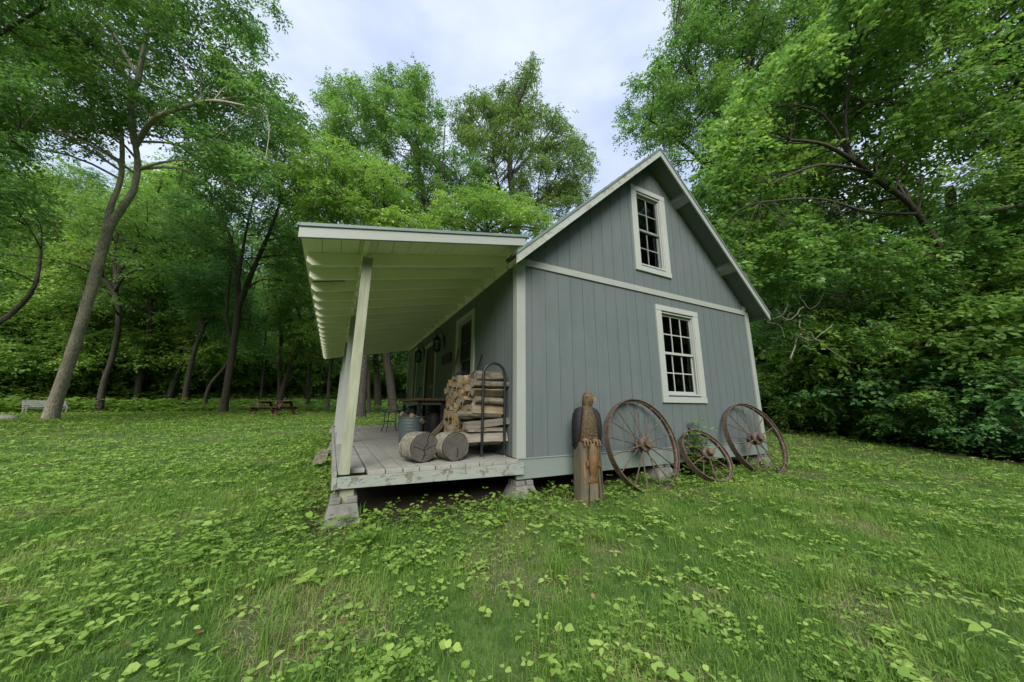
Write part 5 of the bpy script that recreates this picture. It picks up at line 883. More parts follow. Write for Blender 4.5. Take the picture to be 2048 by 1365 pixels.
 'slim_6':dict(trunk=[[-4.69,32.67,0.36,0.09],[-4.89,31.74,4.95,0.0765],[-5.12,30.72,9.89,0.0675],[-5.5,29.06,17.99,0.045]],limbs=[[[-5.12,30.72,9.89,0.045],[-4.67,29.45,12.92,0.036],[-4.01,28.2,15.45,0.018]]],lobes=[[-6.15,30.26,19.9,0.74],[-5.66,31.02,16.66,1.29],[-6.04,31.34,13.45,1.12],[-7.17,31.47,19.62,1.28],[-3.39,29.49,19.77,0.71],[-3.85,26.81,16.43,0.94],[-7.06,30.85,14.38,0.76],[-7.18,28.64,18.84,1.12],[-6.41,29.03,12.32,0.9]],leaf=(0.22, 0.1),mat='leaf_light',seed=66,sq=0.7,lai=1.0),
 'slim_7':dict(trunk=[[-3.7,36.74,0.39,0.12],[-4.01,35.74,5.52,0.102],[-4.37,34.64,11.12,0.09],[-5.17,32.95,20.29,0.06]],limbs=[[[-4.37,34.64,11.12,0.06],[-5.52,34.09,14.56,0.048],[-6.78,33.74,17.44,0.024]]],lobes=[[-7.46,37.12,16.64,0.57],[-5.32,35.48,17.95,0.82],[-3.62,34.46,14.91,0.8],[-2.91,34.59,17.81,0.93],[-2.77,29.94,18.59,1.06],[-4.6,31.11,20.86,1.02],[-2.71,32.19,15.33,1.09],[-3.62,32.42,22.61,0.98],[-7.37,35.19,20.78,1.1]],leaf=(0.22, 0.1),mat='leaf_light',seed=67,sq=0.7,lai=1.0),
 'slim_8':dict(trunk=[[-24.21,43.8,0.23,0.12],[-24.11,42.69,4.98,0.102],[-24.06,41.49,10.09,0.09],[-23.87,39.47,18.46,0.06]],limbs=[[[-24.06,41.49,10.09,0.06],[-23.41,40.1,13.22,0.048],[-22.55,38.71,15.84,0.024]]],lobes=[[-24.94,40.62,16.34,1.12],[-23.97,38.92,13.57,1.26],[-24.97,41.75,14.84,0.75],[-23.87,38.14,16.75,1.14],[-25.48,42.47,14.24,0.75],[-23.78,41.52,15.39,1.17],[-27.18,43.7,16.74,0.85],[-26.08,42.73,16.12,0.72],[-25.74,41.52,20.83,1.04]],leaf=(0.22, 0.1),mat='leaf_light',seed=68,sq=0.7,lai=1.0),
 'slim_9':dict(trunk=[[-24.61,39.43,0.21,0.12],[-24.2,38.28,4.41,0.102],[-23.83,37.07,8.87,0.09],[-23.22,35.09,16.16,0.06]],limbs=[[[-23.83,37.07,8.87,0.06],[-24.51,36.45,11.57,0.048],[-25.28,35.99,13.82,0.024]]],lobes=[[-22.53,33.09,16.66,1.06],[-23.6,37.13,14.71,0.89],[-23.72,35.26,14.78,0.94],[-23.63,33.64,16.23,0.89],[-26.58,37.91,17.56,1.23],[-25.66,36.27,16.14,0.95],[-24.03,36.01,17.72,1.0],[-23.14,34.86,13.86,0.77],[-21.35,33.33,10.92,1.11]],leaf=(0.22, 0.1),mat='leaf_light',seed=69,sq=0.7,lai=1.0),
 'porch_a':dict(trunk=[[-0.13,20.05,0.22,0.12],[-0.36,19.69,2.44,0.096],[-0.66,19.41,4.33,0.084],[-1.32,18.73,8.73,0.06]],limbs=[],lobes=[[-0.38,22.33,8.05,1.2],[-0.73,19.17,7.87,1.44],[0.23,19.15,6.03,1.41],[-1.36,21.77,6.53,1.3],[1.01,19.97,6.81,0.77],[-2.4,20.7,7.3,1.31],[-1.78,23.53,3.5,0.68],[-2.91,24.53,8.81,1.13],[0.35,23.13,6.89,1.18],[-2.47,23.77,5.74,0.71],[0.09,22.26,3.8,0.63],[-1.15,24.82,3.69,0.85],[0.35,21.4,6.59,1.15],[1.57,22.87,8.99,0.88],[0.62,18.5,8.83,0.89],[-1.37,24.97,5.83,1.21]],leaf=(0.2, 0.09),mat='leaf_mid',seed=14,sq=0.75,lai=1.1),
 'porch_b':dict(trunk=[[0.72,23.05,0.26,0.252],[0.29,22.57,3.41,0.216],[-0.15,22.14,6.29,0.18],[-0.98,21.24,12.04,0.132]],limbs=[],lobes=[[1.42,21.07,15.84,0.66],[-2.3,24.06,9.71,0.91],[-1.65,23.02,13.49,1.17],[0.9,22.64,14.87,1.31],[-1.62,21.69,12.01,1.05],[-0.21,21.6,13.01,1.56],[-0.32,19.96,8.65,1.07],[-0.52,23.41,15.25,1.21],[1.19,20.19,12.86,0.63],[0.64,18.98,11.19,1.3],[-0.66,24.47,10.44,1.44],[-0.31,23.95,13.14,1.03],[0.01,20.34,10.15,1.05],[0.26,22.02,10.75,1.19],[-2.17,24.57,14.83,0.72],[-1.03,19.62,12.45,1.16],[0.74,23.03,12.54,1.14],[-0.7,23.26,11.56,1.1]],leaf=(0.2, 0.09),mat='leaf_light',seed=15,sq=0.75,lai=1.1),
 'porch_c':dict(trunk=[[1.19,18.24,0.18999999999999997,0.276],[0.74,18.0,2.37,0.24],[0.35,17.78,4.16,0.216],[-0.5,16.98,9.56,0.156]],limbs=[],lobes=[[-0.1,19.76,6.98,1.22],[0.19,19.04,5.51,1.32],[-0.37,21.05,10.09,1.16],[2.15,18.49,3.42,0.87],[0.56,22.59,6.41,1.15],[2.49,19.54,4.83,1.12],[1.63,20.32,11.32,0.75],[1.42,18.5,4.37,1.05],[-1.65,17.8,8.77,0.79],[1.96,21.74,4.85,1.1],[1.56,20.91,5.95,1.16],[-0.12,19.54,8.92,1.36],[1.35,16.69,7.13,1.1],[0.44,20.96,4.94,1.21],[2.92,20.55,10.54,0.65],[2.59,17.96,5.86,0.69],[2.21,17.63,8.4,0.8],[3.15,20.3,7.83,0.67]],leaf=(0.2, 0.09),mat='leaf_dark',seed=16,sq=0.75,lai=1.1),
 'crown_left':dict(trunk=[[4.36,16.63,0.16,0.34],[2.88,15.53,8.38,0.22],[2.09,15.21,11.52,0.2],[1.11,14.96,14.81,0.17],[0.68,14.8,16.46,0.15]],limbs=[[[0.71,14.85,16.16,0.11],[-0.03,15.2,17.76,0.07],[-0.65,15.28,20.32,0.04]],[[0.87,14.9,15.56,0.1],[0.85,14.15,17.41,0.07],[0.8,13.31,20.16,0.03]],[[2.09,15.21,11.52,0.12],[0.87,16.03,13.17,0.09],[-0.93,17.09,15.03,0.05]],[[1.79,15.12,12.57,0.1],[2.42,14.83,13.97,0.06],[2.33,14.06,18.01,0.03]]],lobes=[[-0.44,18.78,15.38,0.56],[1.23,15.89,15.31,0.46],[-2.11,19.65,14.86,0.62],[-0.32,14.54,11.12,0.42],[-3.54,19.51,14.73,0.91],[0.82,14.54,20.37,0.71],[-1.0,15.63,21.34,0.9],[-2.66,18.38,20.52,0.72],[0.63,14.24,18.04,0.55],[0.03,14.47,13.6,0.44],[0.35,16.02,18.84,0.93],[-0.62,13.42,16.21,0.54],[-2.85,17.56,13.37,0.84],[-0.3,14.83,19.46,0.55],[-3.87,17.87,19.93,0.67],[-1.86,16.33,17.07,0.68],[-3.24,13.76,15.58,0.81],[-0.51,17.43,19.43,0.58],[-0.03,16.44,12.56,0.74],[-0.98,13.86,14.99,0.72],[0.66,15.06,13.82,0.65],[-1.0,15.54,16.2,0.41],[1.54,15.68,18.25,0.52],[-2.82,17.73,17.43,0.42],[-0.84,17.14,13.0,0.95],[-3.21,15.49,15.2,0.59],[-2.01,18.69,15.41,0.42],[0.31,13.44,17.88,0.58],[-1.03,15.0,19.23,0.56],[-3.25,14.82,16.53,0.94],[-0.96,15.46,17.92,0.82],[-3.36,15.0,14.52,0.69],[-1.64,14.26,14.03,0.79],[0.89,14.06,12.86,0.53],[-2.98,13.16,16.95,0.47],[-2.89,14.97,10.85,0.59],[1.04,16.77,20.95,0.81],[1.81,15.99,13.35,0.83],[1.16,13.04,16.19,0.44],[-1.4,14.95,11.51,0.57],[-3.39,15.39,18.82,0.88],[-1.21,16.42,17.99,0.47],[1.68,13.23,12.92,0.62],[-0.77,17.46,13.86,0.53],[1.54,14.14,16.64,0.62],[-1.57,13.85,18.31,0.42],[-3.62,14.44,15.21,0.56],[-2.82,18.3,17.3,0.42],[-0.63,17.93,18.29,0.79],[0.43,13.26,19.86,0.66],[-2.06,16.7,14.04,0.94],[0.18,12.5,18.49,0.84],[-1.41,16.19,19.37,0.57],[-1.03,18.44,15.48,0.45],[0.02,17.04,21.04,0.8],[-0.12,17.08,16.14,0.44],[-3.22,18.16,12.62,0.51],[-0.98,16.9,18.87,0.54],[-2.95,16.06,16.19,0.47],[1.3,17.27,14.23,0.76],[-1.06,14.57,12.63,0.45],[1.07,13.05,14.17,0.47],[-2.69,18.91,15.9,0.61],[0.0,16.8,14.2,0.49],[1.27,15.58,16.55,0.73],[1.8,16.8,17.91,0.46],[-0.67,18.42,16.21,0.4],[0.93,17.51,17.64,0.58],[-3.84,15.96,15.78,0.54],[0.31,14.1,18.85,0.68],[-3.11,15.98,20.15,0.52],[-0.57,17.57,17.42,0.43],[1.59,14.09,18.84,0.75],[0.92,16.76,14.77,0.47],[0.19,12.29,16.51,0.6],[-4.52,19.35,22.2,0.85],[-4.02,19.0,18.96,0.93],[-1.6,13.42,12.83,0.76],[-1.42,15.91,11.68,0.52],[-2.74,16.91,16.93,0.69],[-4.65,17.65,19.82,0.6],[0.69,15.59,14.56,0.47],[-2.42,19.73,13.31,0.56],[-2.56,17.02,15.53,0.69],[-1.11,13.08,17.57,0.43],[0.2,16.25,22.14,0.76],[-2.05,14.59,11.24,0.51],[1.31,16.44,20.1,0.67],[0.41,12.95,13.16,0.82],[-2.01,15.01,12.31,0.78],[1.05,14.11,15.22,0.81],[-4.34,18.83,20.99,0.52],[1.65,12.17,16.8,0.41],[-1.9,16.57,18.28,0.49],[0.45,17.25,13.29,0.58],[-1.79,14.18,16.81,0.58],[0.09,12.34,15.15,0.85],[-2.17,13.07,16.35,0.64],[-1.25,17.39,22.44,0.9],[-0.12,14.99,18.62,0.42],[-2.49,14.77,18.42,0.55],[-0.15,17.59,15.4,0.76],[-3.02,15.63,13.5,0.47],[-1.57,17.95,16.06,0.75],[-3.41,18.25,15.9,0.55],[0.42,12.92,10.8,0.63],[-0.52,15.24,11.65,0.6],[2.03,16.01,16.42,0.24],[0.22,18.24,16.95,0.62],[2.42,16.59,19.49,0.7],[-2.01,18.49,18.95,0.9],[-4.75,19.68,19.52,0.33],[-2.66,15.45,19.84,0.51],[-1.43,13.62,16.47,0.57],[2.64,16.83,14.24,0.52],[-1.09,17.67,19.21,0.41],[2.36,15.16,19.61,0.27],[-2.52,15.52,14.13,0.8],[0.66,14.05,10.82,0.38],[-1.61,15.29,18.65,0.67]],leaf=(0.15, 0.06),mat='leaf_mid',seed=17,sq=0.8,lai=1.2),
 'crown_front':dict(trunk=[[-0.91,14.18,0.10999999999999999,0.22],[-1.11,12.81,6.64,0.16],[-0.92,12.17,8.96,0.14],[-0.84,11.82,10.36,0.11]],limbs=[[[-0.82,11.96,9.66,0.08],[-2.35,12.08,10.55,0.05],[-3.62,12.13,11.17,0.03]],[[-0.82,11.96,9.66,0.08],[-0.03,11.54,11.26,0.05]]],lobes=[[-3.44,12.39,9.48,0.8],[-1.79,11.89,10.52,0.93],[-3.26,13.14,12.08,0.86],[-0.49,12.89,10.02,1.17],[-3.52,14.35,10.53,1.12],[-4.19,14.65,11.59,0.77],[-0.69,11.02,10.61,0.94],[0.25,11.41,9.23,0.74],[-3.32,13.63,8.99,0.66],[-0.53,13.05,11.51,0.77],[-1.42,11.36,8.24,0.44],[-0.55,10.32,8.54,0.85],[-3.37,11.2,11.06,1.04],[-2.52,12.87,10.68,0.96],[-4.72,15.15,10.8,0.48],[-1.83,10.96,11.1,0.73],[-2.67,11.09,7.83,0.62],[-1.93,12.65,12.47,0.86],[-2.56,13.47,9.0,0.58],[-2.69,12.5,12.98,0.44],[-1.92,10.59,9.08,0.75],[0.14,12.05,10.76,0.78],[-4.12,13.5,9.78,0.51],[-3.99,14.37,12.87,1.15],[-1.02,11.95,12.39,0.43],[-4.21,11.41,10.33,0.72],[-1.14,9.9,10.1,0.85],[-2.45,12.19,9.47,0.82],[-4.29,14.95,10.28,0.49],[-3.56,12.33,12.5,0.63],[-1.27,11.69,9.23,0.98],[-3.21,11.08,9.53,0.81],[-2.64,12.02,11.44,0.76],[0.98,10.27,8.4,0.67]],leaf=(0.14, 0.065),mat='leaf_light',seed=18,sq=0.75,lai=1.1),
 'crown_conical':dict(trunk=[[11.62,20.93,0.23,0.5],[9.96,18.75,13.52,0.34],[9.37,18.27,16.95,0.28],[8.78,17.88,19.99,0.22],[8.61,17.22,23.22,0.16],[9.17,16.0,27.28,0.07]],limbs=[[[9.46,18.27,16.75,0.16],[7.98,18.06,17.97,0.1],[7.07,17.61,20.98,0.06]],[[8.89,17.91,19.58,0.14],[10.69,17.01,22.0,0.08],[12.47,15.82,24.75,0.05]],[[9.77,18.39,15.54,0.14],[11.75,17.22,18.23,0.1],[14.01,15.98,20.59,0.05]],[[8.74,17.8,20.39,0.12],[7.01,18.61,23.22,0.08],[5.36,19.17,25.45,0.04]]],lobes=[[11.69,16.88,18.66,0.86],[7.27,17.98,25.65,0.67],[10.37,17.9,25.69,1.03],[8.54,21.44,18.3,1.03],[11.14,19.21,20.95,0.78],[10.36,19.06,27.12,1.07],[6.1,15.66,17.43,0.68],[10.09,14.27,16.85,0.59],[5.28,18.15,25.25,0.62],[11.81,18.44,18.14,0.59],[9.22,13.66,17.76,0.78],[13.26,19.93,18.22,0.89],[11.29,14.24,18.71,0.67],[8.62,15.3,17.04,0.74],[10.32,18.61,28.72,0.99],[15.36,15.8,21.65,0.72],[9.16,16.71,23.36,0.59],[8.72,19.76,25.56,1.13],[7.94,13.95,20.6,0.77],[7.91,20.59,29.18,0.79],[11.95,17.47,23.08,0.86],[11.46,12.68,18.55,0.96],[9.02,17.93,22.35,0.76],[8.67,17.35,25.86,1.03],[10.97,19.56,25.57,0.82],[5.39,16.49,23.31,1.02],[12.78,18.67,17.17,0.63],[7.34,19.84,24.27,0.79],[10.28,16.36,26.27,0.74],[5.07,15.87,19.85,1.15],[10.0,17.81,21.24,0.67],[13.2,18.88,19.44,0.81],[10.04,16.71,20.11,0.7],[8.3,13.56,25.2,0.64],[10.24,14.04,22.07,1.09],[5.36,18.53,22.27,1.11],[6.61,20.61,19.67,0.57],[9.27,16.41,24.61,0.77],[13.44,17.45,23.13,0.64],[8.74,22.32,19.01,0.71],[7.2,16.28,23.56,1.12],[14.03,14.64,20.12,0.6],[8.78,19.96,23.85,1.12],[12.27,14.61,19.06,0.88],[11.81,14.68,16.92,0.84],[12.92,16.76,18.92,1.12],[9.02,22.0,20.34,0.63],[10.18,14.63,15.65,0.82],[10.58,15.5,20.94,0.85],[12.63,15.6,18.07,1.03],[8.64,19.61,26.98,0.96],[9.59,18.83,17.94,1.07],[8.21,22.06,20.89,0.79],[11.85,20.91,18.98,0.6],[8.95,14.27,22.39,0.81],[9.51,18.22,20.19,0.69],[14.24,15.8,23.18,0.77],[6.76,15.75,21.26,0.91],[12.65,14.83,21.71,0.76],[8.7,14.51,19.71,0.84],[8.41,15.9,16.09,0.67],[4.4,18.56,23.45,0.77],[11.7,13.74,17.15,0.7],[12.26,16.11,21.99,0.73],[8.67,15.25,15.26,0.84],[11.91,17.31,20.74,0.8],[13.88,17.3,19.01,0.58],[5.59,17.61,16.46,0.91],[8.64,17.34,24.65,0.76],[7.9,18.08,24.28,0.64],[10.13,21.83,19.22,0.83],[7.5,17.2,26.33,0.68],[14.46,16.92,19.71,0.94],[5.75,17.77,20.13,0.89],[6.28,17.88,18.74,0.93],[9.99,17.33,24.71,0.68],[6.06,19.83,23.26,0.78],[7.1,20.66,17.56,0.63],[8.96,17.92,27.16,1.15],[11.7,20.03,19.88,0.68],[7.86,21.78,22.07,0.66],[13.29,18.69,24.87,1.13],[5.63,18.22,17.49,0.63],[6.2,21.76,26.76,0.75],[7.99,14.07,18.91,0.72],[6.82,17.62,23.41,0.82],[13.58,15.63,17.39,0.78],[14.96,16.04,20.39,0.98],[5.08,19.61,25.58,1.13],[11.24,13.25,15.13,0.85],[8.14,20.11,19.5,0.83],[9.46,17.08,18.9,0.84],[9.73,20.14,18.51,0.65],[7.61,16.27,20.2,1.02],[4.37,17.49,21.34,0.79],[6.21,16.67,17.72,0.68],[6.91,22.34,19.92,0.66],[7.02,18.11,16.57,0.88],[11.92,17.27,26.15,1.07],[7.19,21.2,28.7,0.7],[6.97,17.85,20.43,0.66],[10.76,14.15,15.09,0.62],[9.06,16.64,17.27,0.7],[7.91,17.15,21.55,0.8],[14.38,18.29,20.17,1.04],[10.03,16.28,23.95,0.68],[14.82,17.07,24.06,0.99],[11.01,19.97,24.29,0.93],[9.15,19.09,20.42,0.81],[15.82,17.08,19.68,0.74],[11.93,19.81,17.57,0.68],[6.37,16.44,22.8,0.57],[9.77,18.82,25.47,0.56],[12.78,16.29,24.78,1.08],[7.89,19.18,18.54,1.0],[10.64,17.27,21.71,0.61],[10.28,18.61,16.69,0.98],[12.93,14.23,17.13,0.6],[6.36,18.9,18.07,0.58],[7.93,19.62,21.8,0.57],[9.85,19.69,27.98,0.74],[9.95,19.29,24.7,0.84],[8.41,18.88,29.31,0.54],[12.38,18.63,19.02,0.68],[8.6,16.17,14.62,0.64],[10.72,18.53,18.96,0.74],[15.84,18.06,22.76,0.7],[10.89,17.78,32.27,0.59],[9.35,16.12,28.14,0.86],[16.06,17.05,24.01,0.97],[5.96,20.76,20.09,0.46],[6.06,19.31,24.75,1.0],[11.68,16.55,22.5,0.58],[13.46,17.64,17.29,0.61],[15.21,17.74,26.01,0.6],[9.92,17.18,28.72,1.1],[6.2,21.72,25.03,0.92],[11.4,18.59,25.64,0.67],[5.69,20.83,24.09,0.62],[16.27,17.5,18.51,0.45],[11.9,15.68,20.08,0.8],[6.52,18.84,22.88,0.74],[7.58,15.42,15.54,0.55],[5.92,15.71,22.65,0.67],[8.29,15.64,25.78,0.58],[6.98,19.44,27.82,0.7],[9.98,14.72,18.52,0.77],[11.55,14.5,21.4,1.12],[5.37,18.9,23.49,0.71],[8.29,17.27,14.88,0.62]],leaf=(0.19, 0.075),mat='leaf_olive',seed=19,sq=0.65,lai=1.2),
 'crown_mid':dict(trunk=[[6.03,18.64,0.19999999999999998,0.24],[4.99,17.09,9.34,0.18],[4.48,16.51,13.05,0.14],[3.88,16.12,16.08,0.09]],limbs=[[[4.48,16.51,13.05,0.08],[2.82,16.49,14.81,0.05]],[[4.16,16.28,14.74,0.07],[5.31,15.62,17.05,0.04]]],lobes=[[5.29,18.16,15.57,0.6],[1.77,17.29,13.14,0.41],[2.52,17.75,13.03,0.54],[4.75,16.47,14.39,0.55],[3.44,17.57,17.58,0.97],[4.78,14.62,14.44,0.85],[5.24,15.93,16.75,0.71],[3.01,15.89,13.0,0.68],[3.38,15.49,17.52,0.53],[2.62,15.54,17.1,0.78],[4.58,17.57,13.61,0.5],[2.38,16.98,13.06,0.69],[6.36,17.22,18.08,0.36],[3.2,18.3,16.75,0.72],[2.98,17.96,18.43,0.58],[4.43,15.1,17.15,0.76],[5.85,18.21,14.2,0.74],[6.15,16.9,13.4,0.52],[3.65,18.59,18.12,0.53],[3.67,18.99,15.24,0.9],[2.48,15.47,15.76,0.7],[5.49,16.69,17.74,0.78],[3.33,15.88,14.16,0.77],[6.0,16.79,15.4,0.98],[2.5,19.71,15.07,0.77],[4.27,17.35,16.29,0.71],[2.27,17.37,15.15,0.82],[3.23,18.45,13.59,0.69],[4.39,14.13,15.69,0.57],[4.92,16.33,15.53,0.66],[4.34,17.28,18.57,0.56],[3.99,17.68,19.57,0.58],[3.19,17.02,16.31,0.96],[5.62,16.83,16.46,0.63],[3.84,17.77,14.2,0.8],[5.76,15.59,14.46,0.62],[5.88,14.9,12.38,0.42],[2.63,18.83,19.29,0.53],[2.14,16.21,13.71,0.6],[3.68,14.89,15.5,0.55],[5.92,15.05,13.43,0.39],[3.12,16.27,15.3,0.7],[6.69,17.33,16.09,0.7],[4.78,18.25,17.07,0.86]],leaf=(0.17, 0.07),mat='leaf_mid',seed=27,sq=0.7,lai=1.1),
 'crown_low':dict(trunk=[[4.54,12.55,0.07999999999999999,0.2],[3.98,11.26,7.05,0.14],[3.97,10.7,9.52,0.11]],limbs=[[[3.9,10.85,9.03,0.08],[2.58,10.94,10.08,0.05]],[[3.9,10.85,9.03,0.08],[5.48,10.06,10.45,0.05]]],lobes=[[3.23,10.06,7.99,0.46],[3.89,11.61,10.28,0.85],[1.14,10.63,9.17,0.65],[4.22,9.32,9.77,0.92],[7.09,10.61,10.38,0.89],[1.9,10.12,9.33,0.61],[2.03,11.35,9.59,1.02],[3.25,11.29,11.2,0.65],[6.51,8.42,8.99,0.45],[2.9,12.64,9.85,0.65],[3.98,10.02,10.84,0.79],[5.64,10.33,11.38,0.64],[6.01,9.04,10.01,0.63],[5.01,10.48,10.24,0.95],[5.25,10.05,9.26,0.68],[2.75,10.42,10.22,1.06],[4.4,11.36,11.66,0.98],[1.61,10.25,10.29,0.49],[3.19,9.36,9.96,0.62],[1.07,12.05,8.9,0.5],[1.73,13.13,9.73,0.81],[6.23,11.07,9.26,0.52],[5.19,8.92,9.78,0.68],[6.3,9.62,9.49,0.63],[5.01,9.14,8.15,0.44],[4.31,10.07,8.8,0.64],[5.78,11.12,10.75,0.75],[3.27,11.49,9.2,0.62],[1.76,11.74,10.99,0.57],[2.65,11.0,11.38,0.46]],leaf=(0.14, 0.065),mat='leaf_light',seed=20,sq=0.75,lai=1.1),
 'tower_right':dict(trunk=[[20.27,9.69,0.009999999999999995,0.6],[19.52,7.64,10.74,0.45],[19.47,6.22,17.04,0.36],[19.49,4.91,22.71,0.28],[19.39,3.37,29.64,0.18]],limbs=[[[19.47,6.22,17.04,0.2],[16.37,6.47,20.33,0.12],[14.44,6.49,23.06,0.06]],[[19.47,5.21,21.45,0.18],[20.59,3.56,24.15,0.12],[21.13,2.27,27.6,0.06]],[[19.43,6.82,14.52,0.2],[16.26,7.47,16.71,0.12],[13.54,8.06,18.21,0.06]]],lobes=[[15.46,8.99,19.29,1.04],[23.19,3.12,22.49,0.87],[21.41,3.57,36.03,0.86],[17.14,6.89,39.18,0.73],[18.05,2.14,31.15,1.05],[18.44,5.74,34.12,0.79],[25.2,2.11,24.26,0.94],[14.47,2.78,24.67,1.31],[13.84,6.98,14.6,0.83],[23.72,4.74,17.27,1.21],[26.67,2.5,34.15,1.32],[16.94,5.17,25.29,0.97],[15.6,7.89,20.64,1.14],[22.59,3.78,15.7,1.18],[26.34,7.16,15.95,0.98],[20.87,6.12,13.98,0.96],[13.56,5.19,21.53,0.75],[27.96,5.1,18.27,1.12],[20.63,7.34,23.54,0.92],[20.93,4.84,30.55,0.71],[18.04,4.13,10.31,1.12],[22.37,5.93,15.2,0.88],[21.69,9.48,14.09,0.79],[20.5,2.7,31.63,0.93],[15.61,3.2,25.46,0.83],[17.99,7.15,18.27,0.73],[25.14,6.15,15.66,1.25],[13.25,7.3,16.27,1.19],[14.53,4.36,31.7,0.92],[23.98,1.57,27.41,1.08],[25.18,0.57,33.04,1.06],[19.86,7.18,31.72,0.78],[17.91,9.21,20.15,1.21],[16.81,4.14,27.45,1.04],[22.33,7.58,20.32,1.25],[22.65,5.94,17.89,1.3],[19.71,3.81,16.84,1.34],[11.52,6.17,18.15,0.91],[25.14,2.98,17.01,0.47],[19.6,2.23,27.59,1.15],[24.72,4.05,32.85,0.93],[18.39,7.94,29.58,1.03],[16.56,5.37,18.43,0.82],[18.56,4.44,16.45,0.71],[17.09,2.8,29.63,1.02],[20.45,1.19,22.21,1.25],[19.07,1.98,18.4,0.83],[15.59,5.15,19.34,1.26],[28.4,5.67,14.91,0.71],[22.23,3.9,37.02,1.22],[17.81,1.22,24.91,1.27],[20.35,4.88,19.78,1.26],[15.09,4.96,26.39,0.91],[17.68,4.42,11.73,0.75],[20.4,6.55,19.65,0.81],[20.7,5.16,26.53,1.21],[20.66,4.87,34.33,1.26],[22.01,2.4,16.74,1.24],[28.59,3.42,25.29,1.38],[17.81,7.16,20.91,1.23],[23.73,3.82,35.26,1.08],[28.28,2.21,34.82,1.09],[26.84,5.36,19.71,0.95],[16.42,9.0,24.3,0.95],[14.4,4.42,17.24,1.17],[20.16,7.34,21.45,1.23],[18.47,4.47,28.41,1.02],[24.3,6.53,24.82,0.84],[22.51,5.31,21.94,1.31],[19.79,2.35,23.2,1.25],[20.92,3.96,11.62,1.29],[21.5,0.45,30.01,1.14],[14.61,6.8,17.17,0.85],[22.37,3.62,27.92,0.96],[12.66,8.77,17.65,0.79],[19.69,1.99,15.85,1.21],[20.04,4.34,23.99,1.37],[20.65,4.82,32.09,0.71],[19.01,2.95,31.96,0.82],[21.02,2.04,24.96,0.85],[16.41,9.74,22.4,0.85],[12.85,5.82,17.4,0.84],[20.79,6.06,15.62,1.16],[25.69,3.77,17.07,0.83],[28.36,1.17,37.84,1.24],[18.93,2.9,19.3,0.94],[20.1,3.19,14.81,0.92],[13.49,8.39,18.61,0.86],[17.35,7.31,14.03,1.18],[13.43,6.56,21.16,0.93],[25.21,2.29,28.07,0.86],[22.86,4.62,25.93,1.07],[17.29,5.53,28.65,1.28],[19.95,3.34,21.71,1.32],[25.79,7.2,13.85,0.87],[25.49,4.25,21.99,1.25],[25.86,5.14,26.28,1.16],[13.03,3.09,25.22,0.76],[15.26,4.93,13.98,1.15],[19.08,6.17,27.28,0.78],[19.62,8.46,20.34,1.39],[14.51,6.7,18.48,1.19],[23.0,1.9,30.95,1.09],[25.68,4.51,15.53,0.82],[25.38,2.57,36.93,0.92],[14.14,5.48,27.99,0.75],[18.52,7.73,27.55,1.4],[26.5,2.51,25.31,1.25],[17.79,9.99,23.6,1.32],[25.71,0.95,34.72,1.04],[24.26,1.06,30.84,0.78],[19.04,2.69,14.66,0.92],[14.97,8.91,20.54,0.74],[17.15,5.48,19.97,1.12],[19.12,6.57,26.26,0.83],[22.94,0.79,29.45,0.92],[15.46,6.47,26.39,0.78],[15.1,2.14,27.72,0.84],[20.55,7.23,17.68,0.92],[19.54,5.2,11.92,1.17],[17.13,7.33,32.02,1.15],[23.04,7.84,13.27,0.87],[15.5,7.43,17.87,0.71],[13.41,4.5,20.35,1.18],[24.18,3.29,37.6,1.29],[20.19,7.22,15.09,0.82],[26.67,1.62,27.98,0.84],[23.65,5.21,23.96,1.03],[20.97,2.74,27.75,0.89],[25.4,3.5,26.92,1.35],[22.25,4.55,11.29,0.86],[25.42,1.18,30.93,1.07],[28.53,3.81,20.75,0.87],[17.19,4.39,23.91,0.96],[15.15,4.34,15.87,1.08],[23.42,5.68,13.82,0.89],[21.93,2.39,32.19,0.82],[23.65,2.36,25.47,1.25],[21.71,7.11,22.22,0.87],[25.13,6.13,22.75,0.82],[13.67,9.83,20.54,0.86],[26.82,2.7,30.6,0.79],[19.73,7.59,28.66,0.91],[18.85,5.85,32.81,0.83],[16.58,7.54,23.14,1.1],[20.48,6.15,32.55,0.9],[16.57,2.79,21.51,1.32],[23.73,2.46,32.71,0.75],[23.46,2.74,28.26,1.14],[18.41,4.21,34.03,1.26],[22.37,5.69,27.52,1.21],[20.38,4.87,14.81,1.01],[16.54,4.44,26.27,0.89],[18.06,4.62,26.53,0.74],[29.62,5.09,18.9,0.86],[23.66,1.53,22.81,0.61],[13.33,4.15,27.87,1.17],[16.45,1.03,26.54,1.4],[15.36,4.42,32.65,0.77],[22.48,3.48,19.84,0.95],[25.4,4.86,24.06,1.04],[26.67,3.09,27.74,1.01],[14.69,4.74,23.29,1.05],[28.19,2.92,22.72,0.83],[17.2,3.39,14.47,0.72],[25.23,5.72,14.17,1.03],[17.28,4.32,21.58,0.85],[20.42,7.05,28.0,0.81],[24.96,3.23,20.53,1.07],[20.34,3.37,29.23,1.39],[20.91,0.92,20.22,0.63],[22.81,1.88,32.64,0.8],[25.74,4.84,12.69,0.81],[26.82,4.14,24.44,1.32],[25.86,1.65,38.48,0.83],[18.02,5.76,35.58,0.73],[15.12,5.83,10.82,0.8],[21.02,5.11,16.5,0.73],[15.35,2.19,26.74,0.74],[18.64,8.38,24.56,1.0],[22.44,5.13,28.88,0.81],[20.71,6.93,25.27,0.71],[16.05,5.73,36.26,0.85],[26.9,6.06,21.01,0.83],[17.87,6.8,15.84,0.82],[14.92,4.34,20.54,1.08],[20.88,1.37,27.7,0.75],[21.88,7.12,27.32,1.17],[13.81,9.12,22.03,0.72],[25.54,1.2,29.03,0.84]],leaf=(0.19, 0.075),mat='leaf_mid',seed=21,sq=0.65,lai=1.35),
